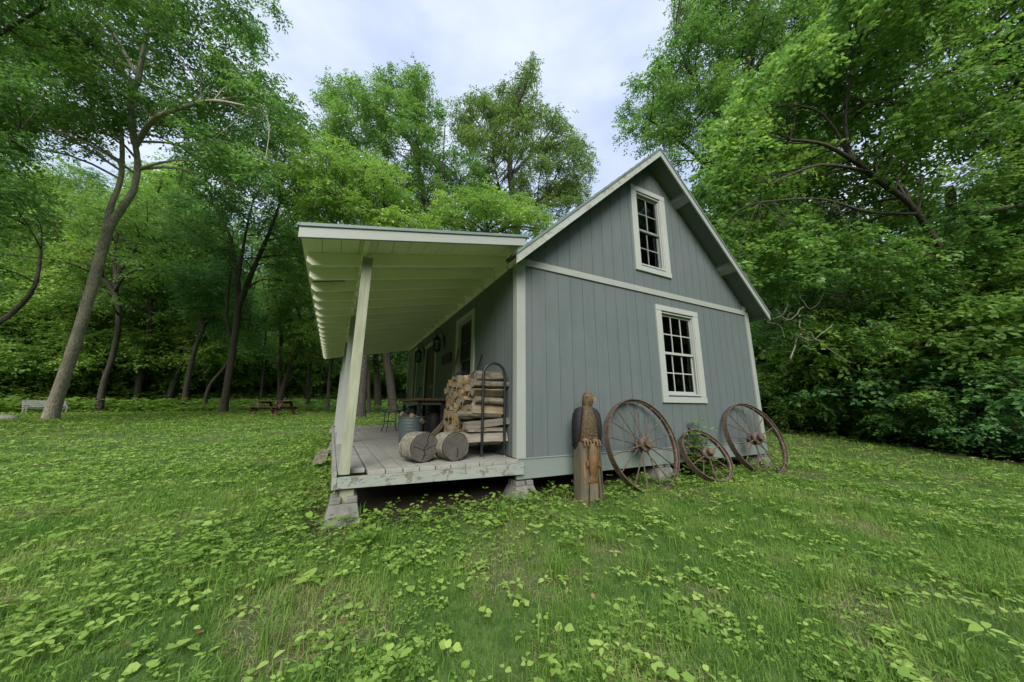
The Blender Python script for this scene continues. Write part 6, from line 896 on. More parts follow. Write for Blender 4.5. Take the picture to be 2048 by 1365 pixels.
 'broadleaf':dict(trunk=[[14.67,-0.89,-0.36,0.14],[13.59,-1.26,3.77,0.09],[12.17,-1.08,6.13,0.072],[11.17,-0.76,7.0,0.066],[10.32,-0.5,7.72,0.06]],limbs=[[[10.32,-0.5,7.72,0.055],[10.03,-0.41,8.5,0.04],[9.7,-0.26,9.1,0.033],[9.28,-0.0,9.37,0.02]],[[10.29,-0.49,7.75,0.05],[9.97,-0.64,8.63,0.04],[9.72,-0.92,9.39,0.03],[9.56,-1.2,10.48,0.02]],[[12.17,-1.08,6.13,0.045],[10.56,-0.57,5.99,0.035],[8.69,-0.19,6.03,0.022],[7.0,0.39,5.75,0.02]],[[10.6,-0.58,7.48,0.06],[9.17,-0.36,7.71,0.045],[7.86,-0.11,7.51,0.03]],[[10.87,-0.67,7.27,0.05],[8.61,-0.35,6.89,0.035],[7.07,0.16,6.11,0.02]],[[9.96,-0.66,8.77,0.05],[11.43,-1.29,9.74,0.04],[12.8,-1.95,11.05,0.03]]],lobes=[[6.88,1.13,7.02,0.86],[10.54,1.37,9.24,0.77],[10.96,0.19,7.26,0.6],[8.42,2.02,5.99,0.57],[8.73,0.81,8.15,0.67],[12.14,-1.66,8.58,0.32],[7.1,0.8,8.04,0.63],[9.86,0.66,5.44,0.71],[12.54,-0.76,10.1,0.76],[10.52,1.45,6.78,0.74],[7.2,0.77,4.65,0.61],[12.45,-0.98,14.43,0.76],[11.94,-1.73,11.93,0.56],[10.52,1.65,5.85,0.5],[9.95,1.58,10.38,0.56],[11.0,0.52,5.44,0.71],[10.4,0.77,8.44,0.63],[11.36,-1.9,12.92,0.82],[10.36,0.79,11.85,0.73],[14.43,-1.15,9.47,0.36],[8.56,0.71,5.67,0.89],[9.61,-0.96,11.44,0.55],[11.62,-0.54,12.16,0.55],[9.59,-2.31,11.67,0.32],[12.59,-1.15,13.16,0.66],[11.78,-1.67,9.11,0.53],[10.33,-0.01,5.15,0.62],[13.46,-1.27,12.31,0.68],[12.46,-0.27,6.28,0.62],[9.76,1.8,5.31,0.5],[8.41,1.43,4.95,0.67],[10.04,-1.48,9.64,0.55],[12.24,-0.98,11.35,0.61],[8.11,0.48,4.29,0.58],[12.91,-0.17,7.87,0.69],[7.73,0.11,4.78,0.54],[10.03,-1.88,12.16,0.74],[6.35,-0.01,8.21,0.39],[11.01,0.35,9.68,0.53],[10.21,1.76,4.54,0.51],[11.34,-1.29,12.16,0.61],[10.32,0.31,6.55,0.54],[15.06,-1.24,11.68,0.83],[10.56,-0.43,9.87,0.84],[14.04,-0.21,7.99,0.89],[9.7,0.36,7.74,0.82],[13.7,-1.06,10.23,0.51],[12.07,-0.29,11.16,0.54],[10.88,-0.55,9.05,0.54],[8.64,1.41,9.82,0.86],[9.19,2.68,7.24,0.53],[13.92,-1.6,14.29,0.81],[9.58,2.56,6.18,0.85],[14.58,-1.31,12.99,0.86],[10.4,-1.49,11.38,0.51],[13.67,-0.24,6.86,0.47],[8.2,0.99,6.74,0.88],[7.72,1.45,8.67,0.63],[10.54,-1.09,13.0,0.43],[11.16,-1.38,11.01,0.6],[11.87,-0.25,9.6,0.65],[7.63,0.05,3.9,0.61],[8.74,1.98,7.46,0.51],[9.59,-2.47,10.64,0.45],[10.95,-0.48,11.06,0.86],[12.75,-1.77,12.26,0.56],[13.4,-1.13,9.49,0.76],[9.32,1.46,11.26,0.39],[10.74,0.22,8.03,0.57],[11.55,-1.01,13.16,0.67],[13.25,-0.78,7.02,0.31],[8.09,0.73,9.17,0.77],[9.76,0.46,11.32,0.5],[13.16,0.22,6.65,0.5],[8.77,-2.01,11.18,0.37],[12.72,-0.84,6.79,0.5],[9.38,1.38,4.73,0.67],[9.35,1.42,6.54,0.5],[5.93,0.93,5.98,0.67],[9.3,-1.6,10.79,0.56],[9.15,2.07,8.52,0.74],[11.84,-0.06,7.59,0.78],[8.16,2.16,9.63,0.33],[9.12,-0.49,4.79,0.6],[9.36,1.34,8.1,0.55],[12.2,-0.77,8.26,0.76],[6.42,0.3,6.82,0.55],[15.05,-1.11,9.72,0.48],[9.24,0.34,4.73,0.71],[11.87,0.74,6.04,0.68],[10.66,-0.12,12.12,0.71],[11.13,0.5,12.71,0.67],[6.23,0.81,4.01,0.48],[10.57,0.35,10.93,0.54],[11.35,1.69,6.43,0.51],[13.76,-0.52,11.64,0.52],[12.59,0.98,6.92,0.64],[9.73,0.65,9.76,0.69],[9.91,1.82,7.22,0.5],[9.66,0.08,10.65,0.71],[14.69,-2.09,16.35,0.51],[11.18,2.21,5.42,0.88],[10.72,-1.28,6.91,0.54],[14.46,-0.52,9.08,0.57],[8.37,2.26,9.0,0.36],[8.65,-1.41,11.36,0.48],[8.61,-0.43,10.34,0.67],[15.01,-0.34,8.07,0.62],[9.99,-1.68,7.53,0.72],[12.95,-0.36,9.07,0.59],[11.08,0.9,10.77,0.59],[13.14,-2.0,13.36,0.51],[7.12,2.14,7.07,0.33],[15.26,-0.64,8.73,0.58],[12.12,1.26,5.32,0.59],[7.23,1.44,5.64,0.56],[10.67,0.76,7.63,0.52],[7.74,-0.66,9.48,0.6],[10.04,-0.7,10.55,0.58],[13.31,-0.77,10.97,0.55],[12.54,-1.52,8.39,0.42],[7.83,1.09,5.31,0.52],[9.16,0.84,11.12,0.48],[7.28,-0.86,8.79,0.58],[11.22,1.18,8.24,0.84],[7.81,2.03,7.28,0.6],[12.47,0.64,8.56,0.73],[6.04,1.08,4.91,0.49],[8.86,-2.04,10.03,0.63],[7.83,0.57,7.74,0.56]],leaf=(0.125, 0.095),mat='leaf_bright',seed=22,sq=0.7,lai=1.45),
 'upper_right':dict(trunk=[[17.22,-1.83,-0.39,0.3],[16.54,-2.77,5.31,0.24],[15.6,-3.27,9.58,0.18],[14.73,-3.67,13.28,0.12]],limbs=[[[15.6,-3.27,9.58,0.09],[13.57,-2.77,10.39,0.06],[12.13,-2.52,11.53,0.04]],[[16.27,-2.96,6.73,0.09],[14.02,-2.52,7.83,0.06],[12.53,-2.08,8.21,0.03]]],lobes=[[14.0,-3.26,14.19,0.61],[16.46,-2.55,12.7,0.78],[16.94,-2.93,10.45,1.09],[12.23,-3.74,10.81,0.84],[11.19,-2.48,13.66,1.01],[9.58,-2.71,12.56,0.62],[12.35,-2.9,12.48,0.99],[22.63,-4.49,12.84,0.68],[17.1,-5.39,15.61,0.37],[12.21,-2.64,15.77,0.7],[16.24,-4.38,11.24,0.63],[17.15,-3.97,9.19,0.95],[14.94,-3.78,8.84,0.75],[15.18,-2.05,8.91,0.87],[18.21,-4.96,16.72,0.77],[15.6,-3.6,14.79,0.84],[10.69,-2.57,7.08,0.79],[20.17,-4.9,18.11,0.7],[18.46,-3.44,16.35,0.64],[18.06,-3.6,7.71,0.99],[17.45,-2.64,16.69,0.77],[16.76,-2.58,14.3,0.84],[13.26,-3.55,12.62,0.64],[15.45,-2.2,16.45,0.85],[12.95,-2.19,6.89,1.03],[18.25,-4.44,18.87,0.74],[16.39,-3.08,17.81,0.65],[18.32,-4.05,13.77,0.75],[18.33,-3.92,10.93,0.76],[14.58,-2.22,18.62,0.7],[9.6,-2.34,9.86,0.76],[14.37,-2.29,14.62,0.82],[20.69,-2.34,8.7,0.93],[16.88,-3.55,18.88,0.8],[10.06,-3.33,12.53,0.48],[18.58,-3.41,10.1,0.74],[11.26,-3.69,12.28,0.84],[15.84,-1.85,11.49,0.9],[13.15,-2.51,13.78,0.87],[21.31,-4.63,16.82,0.61],[21.06,-3.96,12.9,0.68],[18.44,-2.72,7.35,0.66],[13.69,-2.05,18.28,0.58],[19.2,-4.8,18.63,0.69],[13.81,-2.7,17.48,0.67],[17.1,-2.58,8.94,0.67],[21.36,-4.78,14.61,0.64],[14.91,-1.91,10.26,1.02],[21.91,-4.03,9.72,0.73],[16.08,-2.07,15.33,0.83],[15.79,-2.94,8.6,0.63],[20.22,-5.12,15.68,0.83],[13.12,-2.73,5.9,0.75],[19.24,-2.93,13.77,0.92],[20.1,-3.11,12.46,0.8],[15.92,-3.59,10.01,0.77],[14.46,-2.91,7.06,0.66],[19.85,-3.99,17.85,0.81],[13.5,-4.49,11.44,0.91],[15.92,-3.84,8.04,0.85],[19.51,-3.38,9.48,1.02],[18.76,-4.08,11.88,0.62],[18.71,-2.24,10.94,1.02],[15.83,-3.66,15.85,0.82],[13.92,-4.49,13.38,0.79],[15.46,-2.16,17.77,0.62],[16.94,-3.66,16.17,0.6],[14.84,-2.27,12.44,0.64],[15.32,-3.04,11.64,1.01],[10.09,-2.39,8.31,0.98],[20.03,-4.59,11.94,0.61],[13.27,-3.93,9.38,1.0],[18.29,-3.8,15.43,0.71],[13.06,-3.94,14.44,0.79],[14.49,-4.66,11.82,0.46],[15.91,-1.94,7.39,0.88],[17.62,-4.18,12.34,0.64],[19.58,-4.03,15.79,0.61],[14.41,-4.43,14.34,0.91],[15.94,-4.28,12.46,0.95],[13.72,-3.47,7.95,0.81],[10.5,-2.88,11.7,0.97],[9.52,-2.78,11.0,0.92],[17.76,-3.55,14.58,0.72],[11.05,-1.92,5.34,0.48],[21.69,-4.32,13.79,0.96],[14.2,-2.36,9.37,0.63],[20.84,-4.37,15.18,0.64],[16.8,-3.4,16.96,0.67],[16.27,-4.87,14.62,0.77],[13.84,-3.26,6.39,0.81],[21.46,-5.68,20.15,0.61],[16.66,-4.41,15.53,0.84],[17.51,-3.17,12.03,0.98],[11.21,-2.38,10.37,0.82]],leaf=(0.11, 0.068),mat='leaf_mid',seed=23,sq=0.7,lai=1.45),
 'mid_right':dict(trunk=[[17.42,0.33,-0.31,0.26],[16.87,-0.31,3.84,0.2],[16.87,-0.86,6.25,0.16],[16.59,-1.2,8.32,0.12]],limbs=[[[16.82,-0.76,5.91,0.08],[14.58,0.01,5.01,0.05],[12.6,0.75,4.21,0.03]],[[16.81,-0.6,5.22,0.08],[17.83,-1.67,6.12,0.05]]],lobes=[[19.8,0.91,4.13,0.66],[20.07,-0.54,7.22,1.06],[10.72,-0.03,2.75,0.65],[21.31,-0.99,4.34,1.1],[22.76,-2.93,7.44,1.06],[20.1,0.37,5.42,0.67],[18.84,-1.5,7.16,0.92],[14.15,0.14,3.69,0.83],[16.39,-2.89,5.84,0.89],[13.34,-0.29,3.08,0.79],[15.93,0.94,6.35,0.62],[12.63,-0.61,5.25,0.75],[15.92,-0.79,4.26,0.92],[19.32,-3.24,6.36,0.98],[13.26,0.47,4.05,0.61],[21.69,-2.29,5.96,0.73],[19.28,-1.44,6.06,0.81],[13.58,-2.34,5.81,0.41],[15.65,-1.68,3.67,0.76],[21.82,-0.91,6.01,0.78],[16.44,2.34,4.39,0.85],[18.43,-2.55,4.71,0.7],[14.37,3.01,4.21,0.86],[14.16,-1.45,3.71,0.86],[24.81,-2.74,4.83,0.78],[14.06,0.97,4.6,0.85],[18.61,-0.36,5.29,1.02],[11.67,1.37,4.42,0.69],[26.31,-3.74,8.23,0.55],[18.18,-0.7,7.3,0.66],[21.07,-3.37,7.25,0.74],[13.06,3.0,3.92,0.99],[20.07,-2.54,4.84,0.66],[14.82,2.61,5.9,0.63],[22.4,-3.28,4.67,0.65],[14.07,3.79,3.94,0.47],[17.27,-0.12,6.32,1.02],[17.62,1.8,3.92,0.9],[16.42,0.96,7.05,0.47],[14.65,-0.89,5.58,0.73],[18.21,-1.26,4.53,0.96],[15.18,-2.28,5.58,0.94],[15.51,-2.99,6.15,0.54],[12.18,1.16,3.17,0.66],[15.99,-3.12,3.86,0.61],[17.38,-2.97,6.06,0.66],[18.0,-2.6,6.82,0.66],[24.29,-3.61,8.28,0.68],[19.24,-2.92,4.05,1.07],[19.5,-2.43,7.27,0.75],[16.42,-3.14,3.21,0.51],[17.03,1.53,6.1,0.82],[16.18,2.37,5.87,0.61],[17.74,-1.59,7.08,0.72],[22.22,-1.16,7.13,1.04],[16.68,-1.4,5.92,0.63],[12.44,0.49,2.86,0.47],[22.46,-1.38,5.01,0.64],[13.61,-1.26,2.7,0.41],[21.02,-2.04,6.76,0.73],[23.22,-1.71,5.8,1.03],[17.98,-1.15,5.58,0.66],[17.51,-0.73,3.12,0.4],[12.9,2.25,4.93,0.83],[18.52,-1.84,3.77,0.63],[13.63,-0.55,5.43,0.84],[14.59,-1.62,6.12,0.61],[16.85,-2.04,4.67,1.05],[13.05,1.06,3.24,0.64],[9.74,1.47,3.03,0.74],[12.37,0.23,3.88,0.72],[21.23,-2.62,3.62,0.51],[18.18,0.84,4.44,0.93],[12.74,-1.5,3.1,0.75],[15.49,-2.41,4.41,0.85],[25.27,-2.94,7.95,0.63],[21.58,-2.56,7.59,0.68],[22.21,-3.39,6.24,0.6],[11.14,2.5,4.59,0.51],[18.76,0.77,6.27,0.84],[26.16,-3.46,9.21,0.65],[16.14,0.23,3.63,0.87],[23.4,-3.7,7.22,0.49],[15.05,1.63,5.14,0.85],[18.9,0.18,7.59,0.69],[14.92,-2.34,3.23,0.62],[10.69,-0.66,4.44,1.0],[15.74,-0.1,6.59,0.75],[12.1,2.16,3.42,0.63],[21.06,-3.08,4.75,1.1],[17.27,-0.91,5.08,0.66],[23.26,-3.02,5.69,1.07],[12.87,1.48,4.16,0.68],[15.84,1.07,4.29,0.78],[18.5,-0.09,8.16,0.38],[12.11,-0.88,4.18,0.72],[15.97,-2.06,6.55,0.65],[14.7,-0.42,4.74,0.77],[24.09,-1.95,4.36,0.68],[22.0,-2.34,3.91,0.62],[24.87,-3.2,5.9,0.89],[25.69,-3.51,7.39,0.61],[15.27,-1.43,2.85,0.42],[12.63,-1.85,5.02,0.68],[15.03,-0.41,3.69,0.65]],leaf=(0.105, 0.065),mat='leaf_mid',seed=24,sq=0.7,lai=1.45),
 'edge_right':dict(trunk=[[15.42,3.61,-0.18,0.14],[15.01,3.37,1.92,0.11],[14.61,3.29,3.13,0.1],[13.96,3.16,5.15,0.08]],limbs=[[[14.61,3.29,3.13,0.05],[15.16,2.5,3.88,0.04]]],lobes=[[17.57,4.83,1.3,0.42],[15.63,3.99,3.58,0.66],[17.03,3.31,1.68,1.0],[14.84,2.74,1.61,0.78],[14.56,2.54,3.27,0.68],[16.42,3.07,3.34,0.71],[15.72,3.59,4.74,0.91],[15.63,3.55,2.32,0.78],[18.89,3.39,3.81,0.95],[14.8,2.8,2.5,0.61],[17.03,2.87,4.5,0.62],[17.45,3.98,4.43,0.74],[18.5,3.69,2.1,0.63],[14.21,3.94,4.5,0.49],[17.38,4.13,2.38,0.77],[12.44,2.76,3.51,1.04],[18.01,4.66,3.92,0.78],[20.04,3.79,3.69,0.61],[14.85,4.12,1.41,0.44],[18.14,2.74,3.01,0.64],[14.66,3.04,4.01,0.74],[19.35,4.57,1.56,0.9],[17.51,5.02,2.77,0.72],[18.04,4.88,2.06,0.65],[13.75,3.58,3.73,0.92],[16.3,4.45,3.27,0.67],[14.18,4.25,5.26,0.38],[19.3,3.38,2.06,0.65],[13.79,3.21,2.4,0.86],[16.42,4.92,4.22,0.87],[14.62,4.34,2.77,0.63],[18.21,3.63,4.87,0.69],[16.3,2.69,1.52,0.41],[13.86,4.05,2.0,0.45],[13.46,2.16,3.87,0.65],[13.73,2.78,4.45,0.45],[17.78,2.94,4.09,0.6],[15.57,5.06,3.25,0.61],[18.95,4.28,2.96,0.95],[20.02,3.55,2.77,0.88]],leaf=(0.12, 0.065),mat='leaf_mid',seed=25,sq=0.7,lai=1.3),
 'left_edge':dict(trunk=[[-12.99,12.69,-0.010000000000000009,0.3],[-12.73,11.48,4.81,0.22],[-12.64,10.52,8.77,0.16],[-12.52,9.61,12.46,0.1]],limbs=[[[-12.7,11.53,4.55,0.09],[-10.99,10.03,6.27,0.06],[-9.87,9.0,7.74,0.03]],[[-12.67,11.87,2.96,0.09],[-10.81,11.2,2.76,0.07],[-9.76,10.55,3.74,0.05],[-9.69,10.34,5.02,0.03]],[[-12.64,10.52,8.77,0.08],[-11.11,9.38,10.36,0.05],[-9.86,8.61,11.41,0.03]]],lobes=[[-10.43,8.18,11.57,0.9],[-16.65,14.74,6.32,0.62],[-12.02,11.11,9.62,1.08],[-11.59,12.9,6.59,0.61],[-9.05,7.3,11.04,0.54],[-10.88,10.71,12.13,0.37],[-12.36,9.76,7.59,0.62],[-16.18,13.29,8.14,0.6],[-13.35,12.17,3.69,0.81],[-11.38,7.95,12.48,0.87],[-11.54,8.89,14.34,0.78],[-13.42,10.24,7.53,0.6],[-9.69,8.21,6.98,0.65],[-13.19,9.09,12.53,1.08],[-14.36,13.96,4.57,0.99],[-13.3,10.9,9.24,0.62],[-15.95,11.86,14.67,0.62],[-15.3,12.6,6.82,0.37],[-13.85,13.17,5.8,0.86],[-12.98,13.28,7.27,0.62],[-13.24,9.31,10.53,0.74],[-13.51,10.64,12.68,0.6],[-17.02,13.17,13.86,0.67],[-13.56,11.14,5.63,0.68],[-9.82,9.57,6.16,0.73],[-11.69,10.31,12.61,1.09],[-10.52,8.41,8.11,0.73],[-11.32,8.75,11.31,0.73],[-9.49,8.33,5.8,0.95],[-9.68,8.11,8.31,0.61],[-8.55,6.39,11.71,0.38],[-16.28,12.6,15.64,0.93],[-12.63,10.16,8.87,0.95],[-15.89,14.16,9.81,0.93],[-14.15,10.73,13.67,0.62],[-10.81,9.8,9.47,0.75],[-14.71,11.78,15.3,0.89],[-11.6,11.84,4.12,0.75],[-14.21,11.9,17.0,0.85],[-16.7,12.88,12.12,0.62],[-13.74,12.95,10.37,0.89],[-14.74,13.04,9.26,0.97],[-13.13,9.47,13.73,0.9],[-11.71,9.32,9.43,0.83],[-13.14,10.47,6.68,0.68],[-15.21,12.66,13.35,0.76],[-15.4,13.81,8.4,0.87],[-10.27,9.89,4.28,0.71],[-12.5,10.0,15.11,1.04],[-14.3,14.34,6.15,0.95],[-15.36,13.88,5.53,0.62],[-15.47,12.48,10.96,0.62],[-17.34,15.22,8.2,0.89],[-10.59,9.61,10.7,0.63],[-11.67,10.65,3.86,0.89],[-11.94,9.29,11.62,0.65],[-17.53,15.19,9.76,0.96],[-13.07,10.52,14.09,0.87],[-16.84,16.06,4.54,1.03],[-10.75,8.25,13.89,0.82],[-13.43,11.25,7.92,0.75],[-11.54,11.66,5.83,0.67],[-15.7,14.32,3.73,0.65],[-12.6,12.86,8.52,0.81],[-12.59,11.75,7.2,0.97],[-11.43,10.59,8.78,0.67],[-15.91,11.64,13.1,0.52],[-14.97,11.08,12.33,1.05],[-15.28,13.2,6.43,0.71],[-12.07,8.95,12.43,0.64],[-9.7,8.8,9.33,0.48],[-14.92,11.62,9.6,0.94],[-15.18,13.1,10.25,0.7],[-11.72,12.2,8.87,0.42]],leaf=(0.115, 0.052),mat='leaf_mid',seed=26,sq=0.7,lai=1.0),
}

def quads(name, V, tint, mat, parent=None, n=4, origin=None):
    """V (k, n, 3): k separate n-gons, as one mesh with a per-face tint"""
    k = len(V); me = bpy.data.meshes.new(name)
    me.vertices.add(k*n); me.vertices.foreach_set('co', np.ascontiguousarray(V, np.float32).reshape(-1))
    me.loops.add(k*n); me.loops.foreach_set('vertex_index', np.arange(k*n, dtype=np.int32))
    me.polygons.add(k); me.polygons.foreach_set('loop_start', np.arange(0, k*n, n, dtype=np.int32)); me.polygons.foreach_set('loop_total', np.full(k, n, np.int32))
    me.update(calc_edges=True)
    at = me.attributes.new('tint', 'FLOAT', 'FACE'); at.data.foreach_set('value', np.ascontiguousarray(tint, np.float32))
    me.materials.append(mat)
    o = bpy.data.objects.new(name, me); COL.objects.link(o)
    if parent is not None: o.parent = parent
    elif origin is not None: o.location = origin
    return o
def norm(a): return a/np.maximum(np.linalg.norm(a, axis=-1, keepdims=True), 1e-9)
def leaf_cloud(lobes, leaf, seed, sq=.75, lai=1.5, per=13, wide=None):
    """sprays of leaves on drooping twigs through the shells of the lobes -> (k,4,3), tint"""
    rg = np.random.default_rng(seed); Lf, Wf = leaf; allV = []; allT = []
    for (x, y, z, r) in lobes:
        area = math.pi*r*r*sq; nl = int(lai*2.6*area/(Lf*Wf*.55)); ns = max(4, nl//per)
        d = norm(rg.normal(size=(ns, 3))); rad = r*(.35+.65*rg.random(ns)**.55)
        rad *= np.where(rg.random(ns) < .12, rg.uniform(1.05, 1.4, ns), 1.0)
        rad *= 1+.38*np.sin(d[:, 0]*5+x*3)*np.sin(d[:, 1]*5+y*3+d[:, 2]*4)            # uneven outline
        c = np.stack([d[:, 0]*rad, d[:, 1]*rad, d[:, 2]*rad*sq], -1)+np.array([x, y, z])
        ax = d*np.array([1, 1, .25])+rg.normal(0, .35, (ns, 3))*np.array([1, 1, .3]); ax[:, 2] -= .12; ax = norm(ax)      # twig direction
        tl = Lf*per*.30*rg.uniform(.7, 1.3, ns)
        st = np.cross(ax, np.array([0, 0, 1.0])); st = norm(st); up = np.cross(st, ax)
        lobt = rg.normal(0, .15); spt = rg.normal(.45+lobt, .13, ns)
        t = (np.arange(per)+.5)/per
        t = t[None, :, None]; side = np.where(np.arange(per) % 2, 1.0, -1.0)[None, :, None]
        p = c[:, None]+ax[:, None]*(t-.5)*tl[:, None, None]; p[..., 2] -= ((t[..., 0])**2)*tl[:, None]*.25
        p += rg.normal(0, Lf*.22, p.shape)
        la = norm(ax[:, None]*.55+st[:, None]*side*(.85)+rg.normal(0, .32, p.shape)); la[..., 2] -= .28; la = norm(la)
        nr = norm(up[:, None]+rg.normal(0, .42, p.shape)); sd = norm(np.cross(la, nr))
        s_ = Lf*rg.uniform(.65, 1.2, p.shape[:2])[..., None]; w = s_*Wf/Lf*.5
        tip = p+la*s_; mid = p+la*s_*.45; nn = np.cross(sd, la)
        q = np.stack([p, mid+sd*w+nn*w*.25, tip, mid-sd*w+nn*w*.25], 2)
        allV.append(q.reshape(-1, 4, 3)); allT.append((spt[:, None]+rg.normal(0, .09, (ns, per))).reshape(-1))
    return np.concatenate(allV), np.clip(np.concatenate(allT), 0, .95)
def nearest(pts, q):
    P = np.array([p[:3] for p in pts]); d = np.linalg.norm(P-q, axis=1)+np.maximum(0, P[:, 2]-q[2])*1.5
    return int(d.argmin())
def make_tree(name, spec, label, cat, barkm, group=None, twigs=True):
    T = spec['trunk']; b = Vector(T[0][:3]); rr = random.Random(spec['seed'])
    o = empty(name, b, label, cat, group)
    mb = MB(); path = smooth_path(T, 5); tips = [tuple(p) for p in path[len(path)//3:]]
    fl = [list(p) for p in path]; fl[0][3] *= 1.22
    e_ = np.array(fl[-1][:3])-np.array(fl[-2][:3]); e_ /= np.linalg.norm(e_); fl.append(list(np.array(fl[-1][:3])+e_*fl[-1][3]*1.1)+[fl[-1][3]*.55])
    mb.tube([p[:3] for p in fl], [p[3] for p in fl], 14, jit=.05)
    for l in spec['limbs']:
        lp_ = smooth_path(l, 4); mb.tube([p[:3] for p in lp_], [p[3] for p in lp_], 9, jit=.04); tips += [tuple(p) for p in lp_[1:]]
    if twigs:
        for (x, y, z, r) in spec['lobes']:
            q = np.array((x, y, z)); k = nearest(tips, q); a = np.array(tips[k]); dist = np.linalg.norm(q-a[:3])
            if dist > 9: continue
            r0 = max(.012, min(a[3]*.55, .018+.012*dist)); m1 = a[:3]*.6+q*.4+np.array([rr.uniform(-.2, .2)*dist*.4, rr.uniform(-.2, .2)*dist*.4, dist*.10]); 
            lp_ = smooth_path([(*a[:3], r0), (*m1, r0*.75), (*q, r0*.45)], 3); mb.tube([p[:3] for p in lp_], [p[3] for p in lp_], 6)
            for _ in range(3):
                dv = np.array([rr.gauss(0, 1), rr.gauss(0, 1), rr.gauss(.3, .6)]); dv = dv/np.linalg.norm(dv)*r*.8
                s_ = q*.8+m1*.2; mb.tube([s_, s_+dv*.5+np.array([0, 0, .05]), s_+dv], [r0*.45, r0*.32, .006], 5)
    mb.build('trunk', barkm, o, smooth=True, fix=False)
    V, t = leaf_cloud(spec['lobes'], spec['leaf'], spec['seed'], spec['sq'], spec['lai'])
    quads('crown', V-np.array(b), t, M[spec['mat']], o)
    return o
TG = 'trees along the edge of the clearing'
INFO = {
 'leaning': ('leaning_tree', 'big pale barked tree leaning over the lawn, its trunk forking high up', 'bark_grey'),
 'straight': ('woodland_tree', 'dark trunked tree standing at the lawn edge just behind the picnic table', 'bark_dark'),
 'forked': ('woodland_tree', 'crooked dark tree forking into a wide Y just right of the pale leaning trunk', 'bark_dark'),
 'cluster_a': ('woodland_tree', 'slim dark trunk at the near side of the tight trunk cluster by the woods', 'bark_dark'),
 'cluster_b': ('woodland_tree', 'thickest straight trunk in the middle of the tight trunk cluster', 'bark_dark'),
 'cluster_c': ('woodland_tree', 'upright trunk with a long upward limb on the far side of the trunk cluster', 'bark_dark'),
 'slanting': ('woodland_tree', 'strongly slanting trunk next to the upright trunk cluster', 'bark_dark'),
 'bent': ('woodland_tree', 'bent slender trunk with one limb reaching towards the tree behind the picnic table', 'bark_dark'),
 'thin_a': ('sapling', 'thin slanting sapling between the bent trunk and the tree behind the picnic table', 'bark_dark'),
 'leaning_dark': ('woodland_tree', 'dark leaning trunk rising above the picnic table towards the porch roof', 'bark_dark'),
 'thin_b': ('sapling', 'thin straight sapling crossing the dark leaning trunk above the picnic table', 'bark_dark'),
 'thin_c': ('sapling', 'very thin sapling between the dark leaning trunk and the porch', 'bark_dark'),
 'snag_dark': ('woodland_tree', 'short dark bare trunk just outside the porch post', 'bark_dark'),
 'porch_a': ('woodland_tree', 'slim trunk seen through the porch next to the front post', 'bark_dark'),
 'porch_b': ('woodland_tree', 'stout trunk seen through the middle of the open porch', 'bark_dark'),
 'porch_c': ('woodland_tree', 'thickest trunk seen through the porch above the wire chair', 'bark_dark'),
 'crown_left': ('loose_crowned_tree', 'tree with a loose ragged crown against the sky above the porch roof', 'bark_dark'),
 'crown_front': ('low_crowned_tree', 'bright low tree whose leaves stand right above the porch eave', 'bark_dark'),
 'crown_conical': ('conical_tree', 'tall olive green conical tree against the sky behind the cabin roof', 'bark_dark'),
 'crown_mid': ('loose_crowned_tree', 'tree filling the gap between the ragged crown and the conical tree', 'bark_dark'),
 'crown_low': ('low_crowned_tree', 'small bright green tree where the porch roof meets the gable', 'bark_dark'),
 'tower_right': ('tall_tree', 'towering dense tree rising behind the gable peak', 'bark_dark'),
 'broadleaf': ('broadleaf_tree', 'broad leaved tree with a diagonal dark trunk leaning towards the cabin roof', 'bark_dark'),
 'upper_right': ('broadleaf_tree', 'overhanging tree filling the upper corner beyond the diagonal trunk', 'bark_dark'),
 'mid_right': ('woodland_tree', 'dark leafy tree with low boughs under the diagonal trunk', 'bark_dark'),
 'edge_right': ('sapling', 'small dark sapling just past the outer corner of the cabin', 'bark_dark'),
 'left_edge': ('woodland_tree', 'tree reaching in from the picture edge in front of the pale leaning trunk', 'bark_dark'),
}
for i, w_ in enumerate(('slim dark trunk just left of the tight trunk cluster', 'slim dark trunk standing in front of the tight trunk cluster', 'slim straight trunk between the cluster and the slanting trunk', 'slim trunk right beside the straight dark trunk behind the lawn', 'slim trunk between the straight dark trunk and the picnic table', 'thinnest trunk directly above the picnic table end', 'slim trunk between the picnic table and the porch', 'slim trunk half hidden behind the porch post', 'slim trunk right behind the pale leaning tree', 'slim trunk over the white garden bench')):
    INFO['slim_%d' % i] = ('slim_tree', w_, 'bark_dark')
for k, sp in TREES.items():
    nm, lb, bk_ = INFO[k]; make_tree(nm, sp, lb, 'sapling' if nm == 'sapling' else 'tree', M[bk_], None)

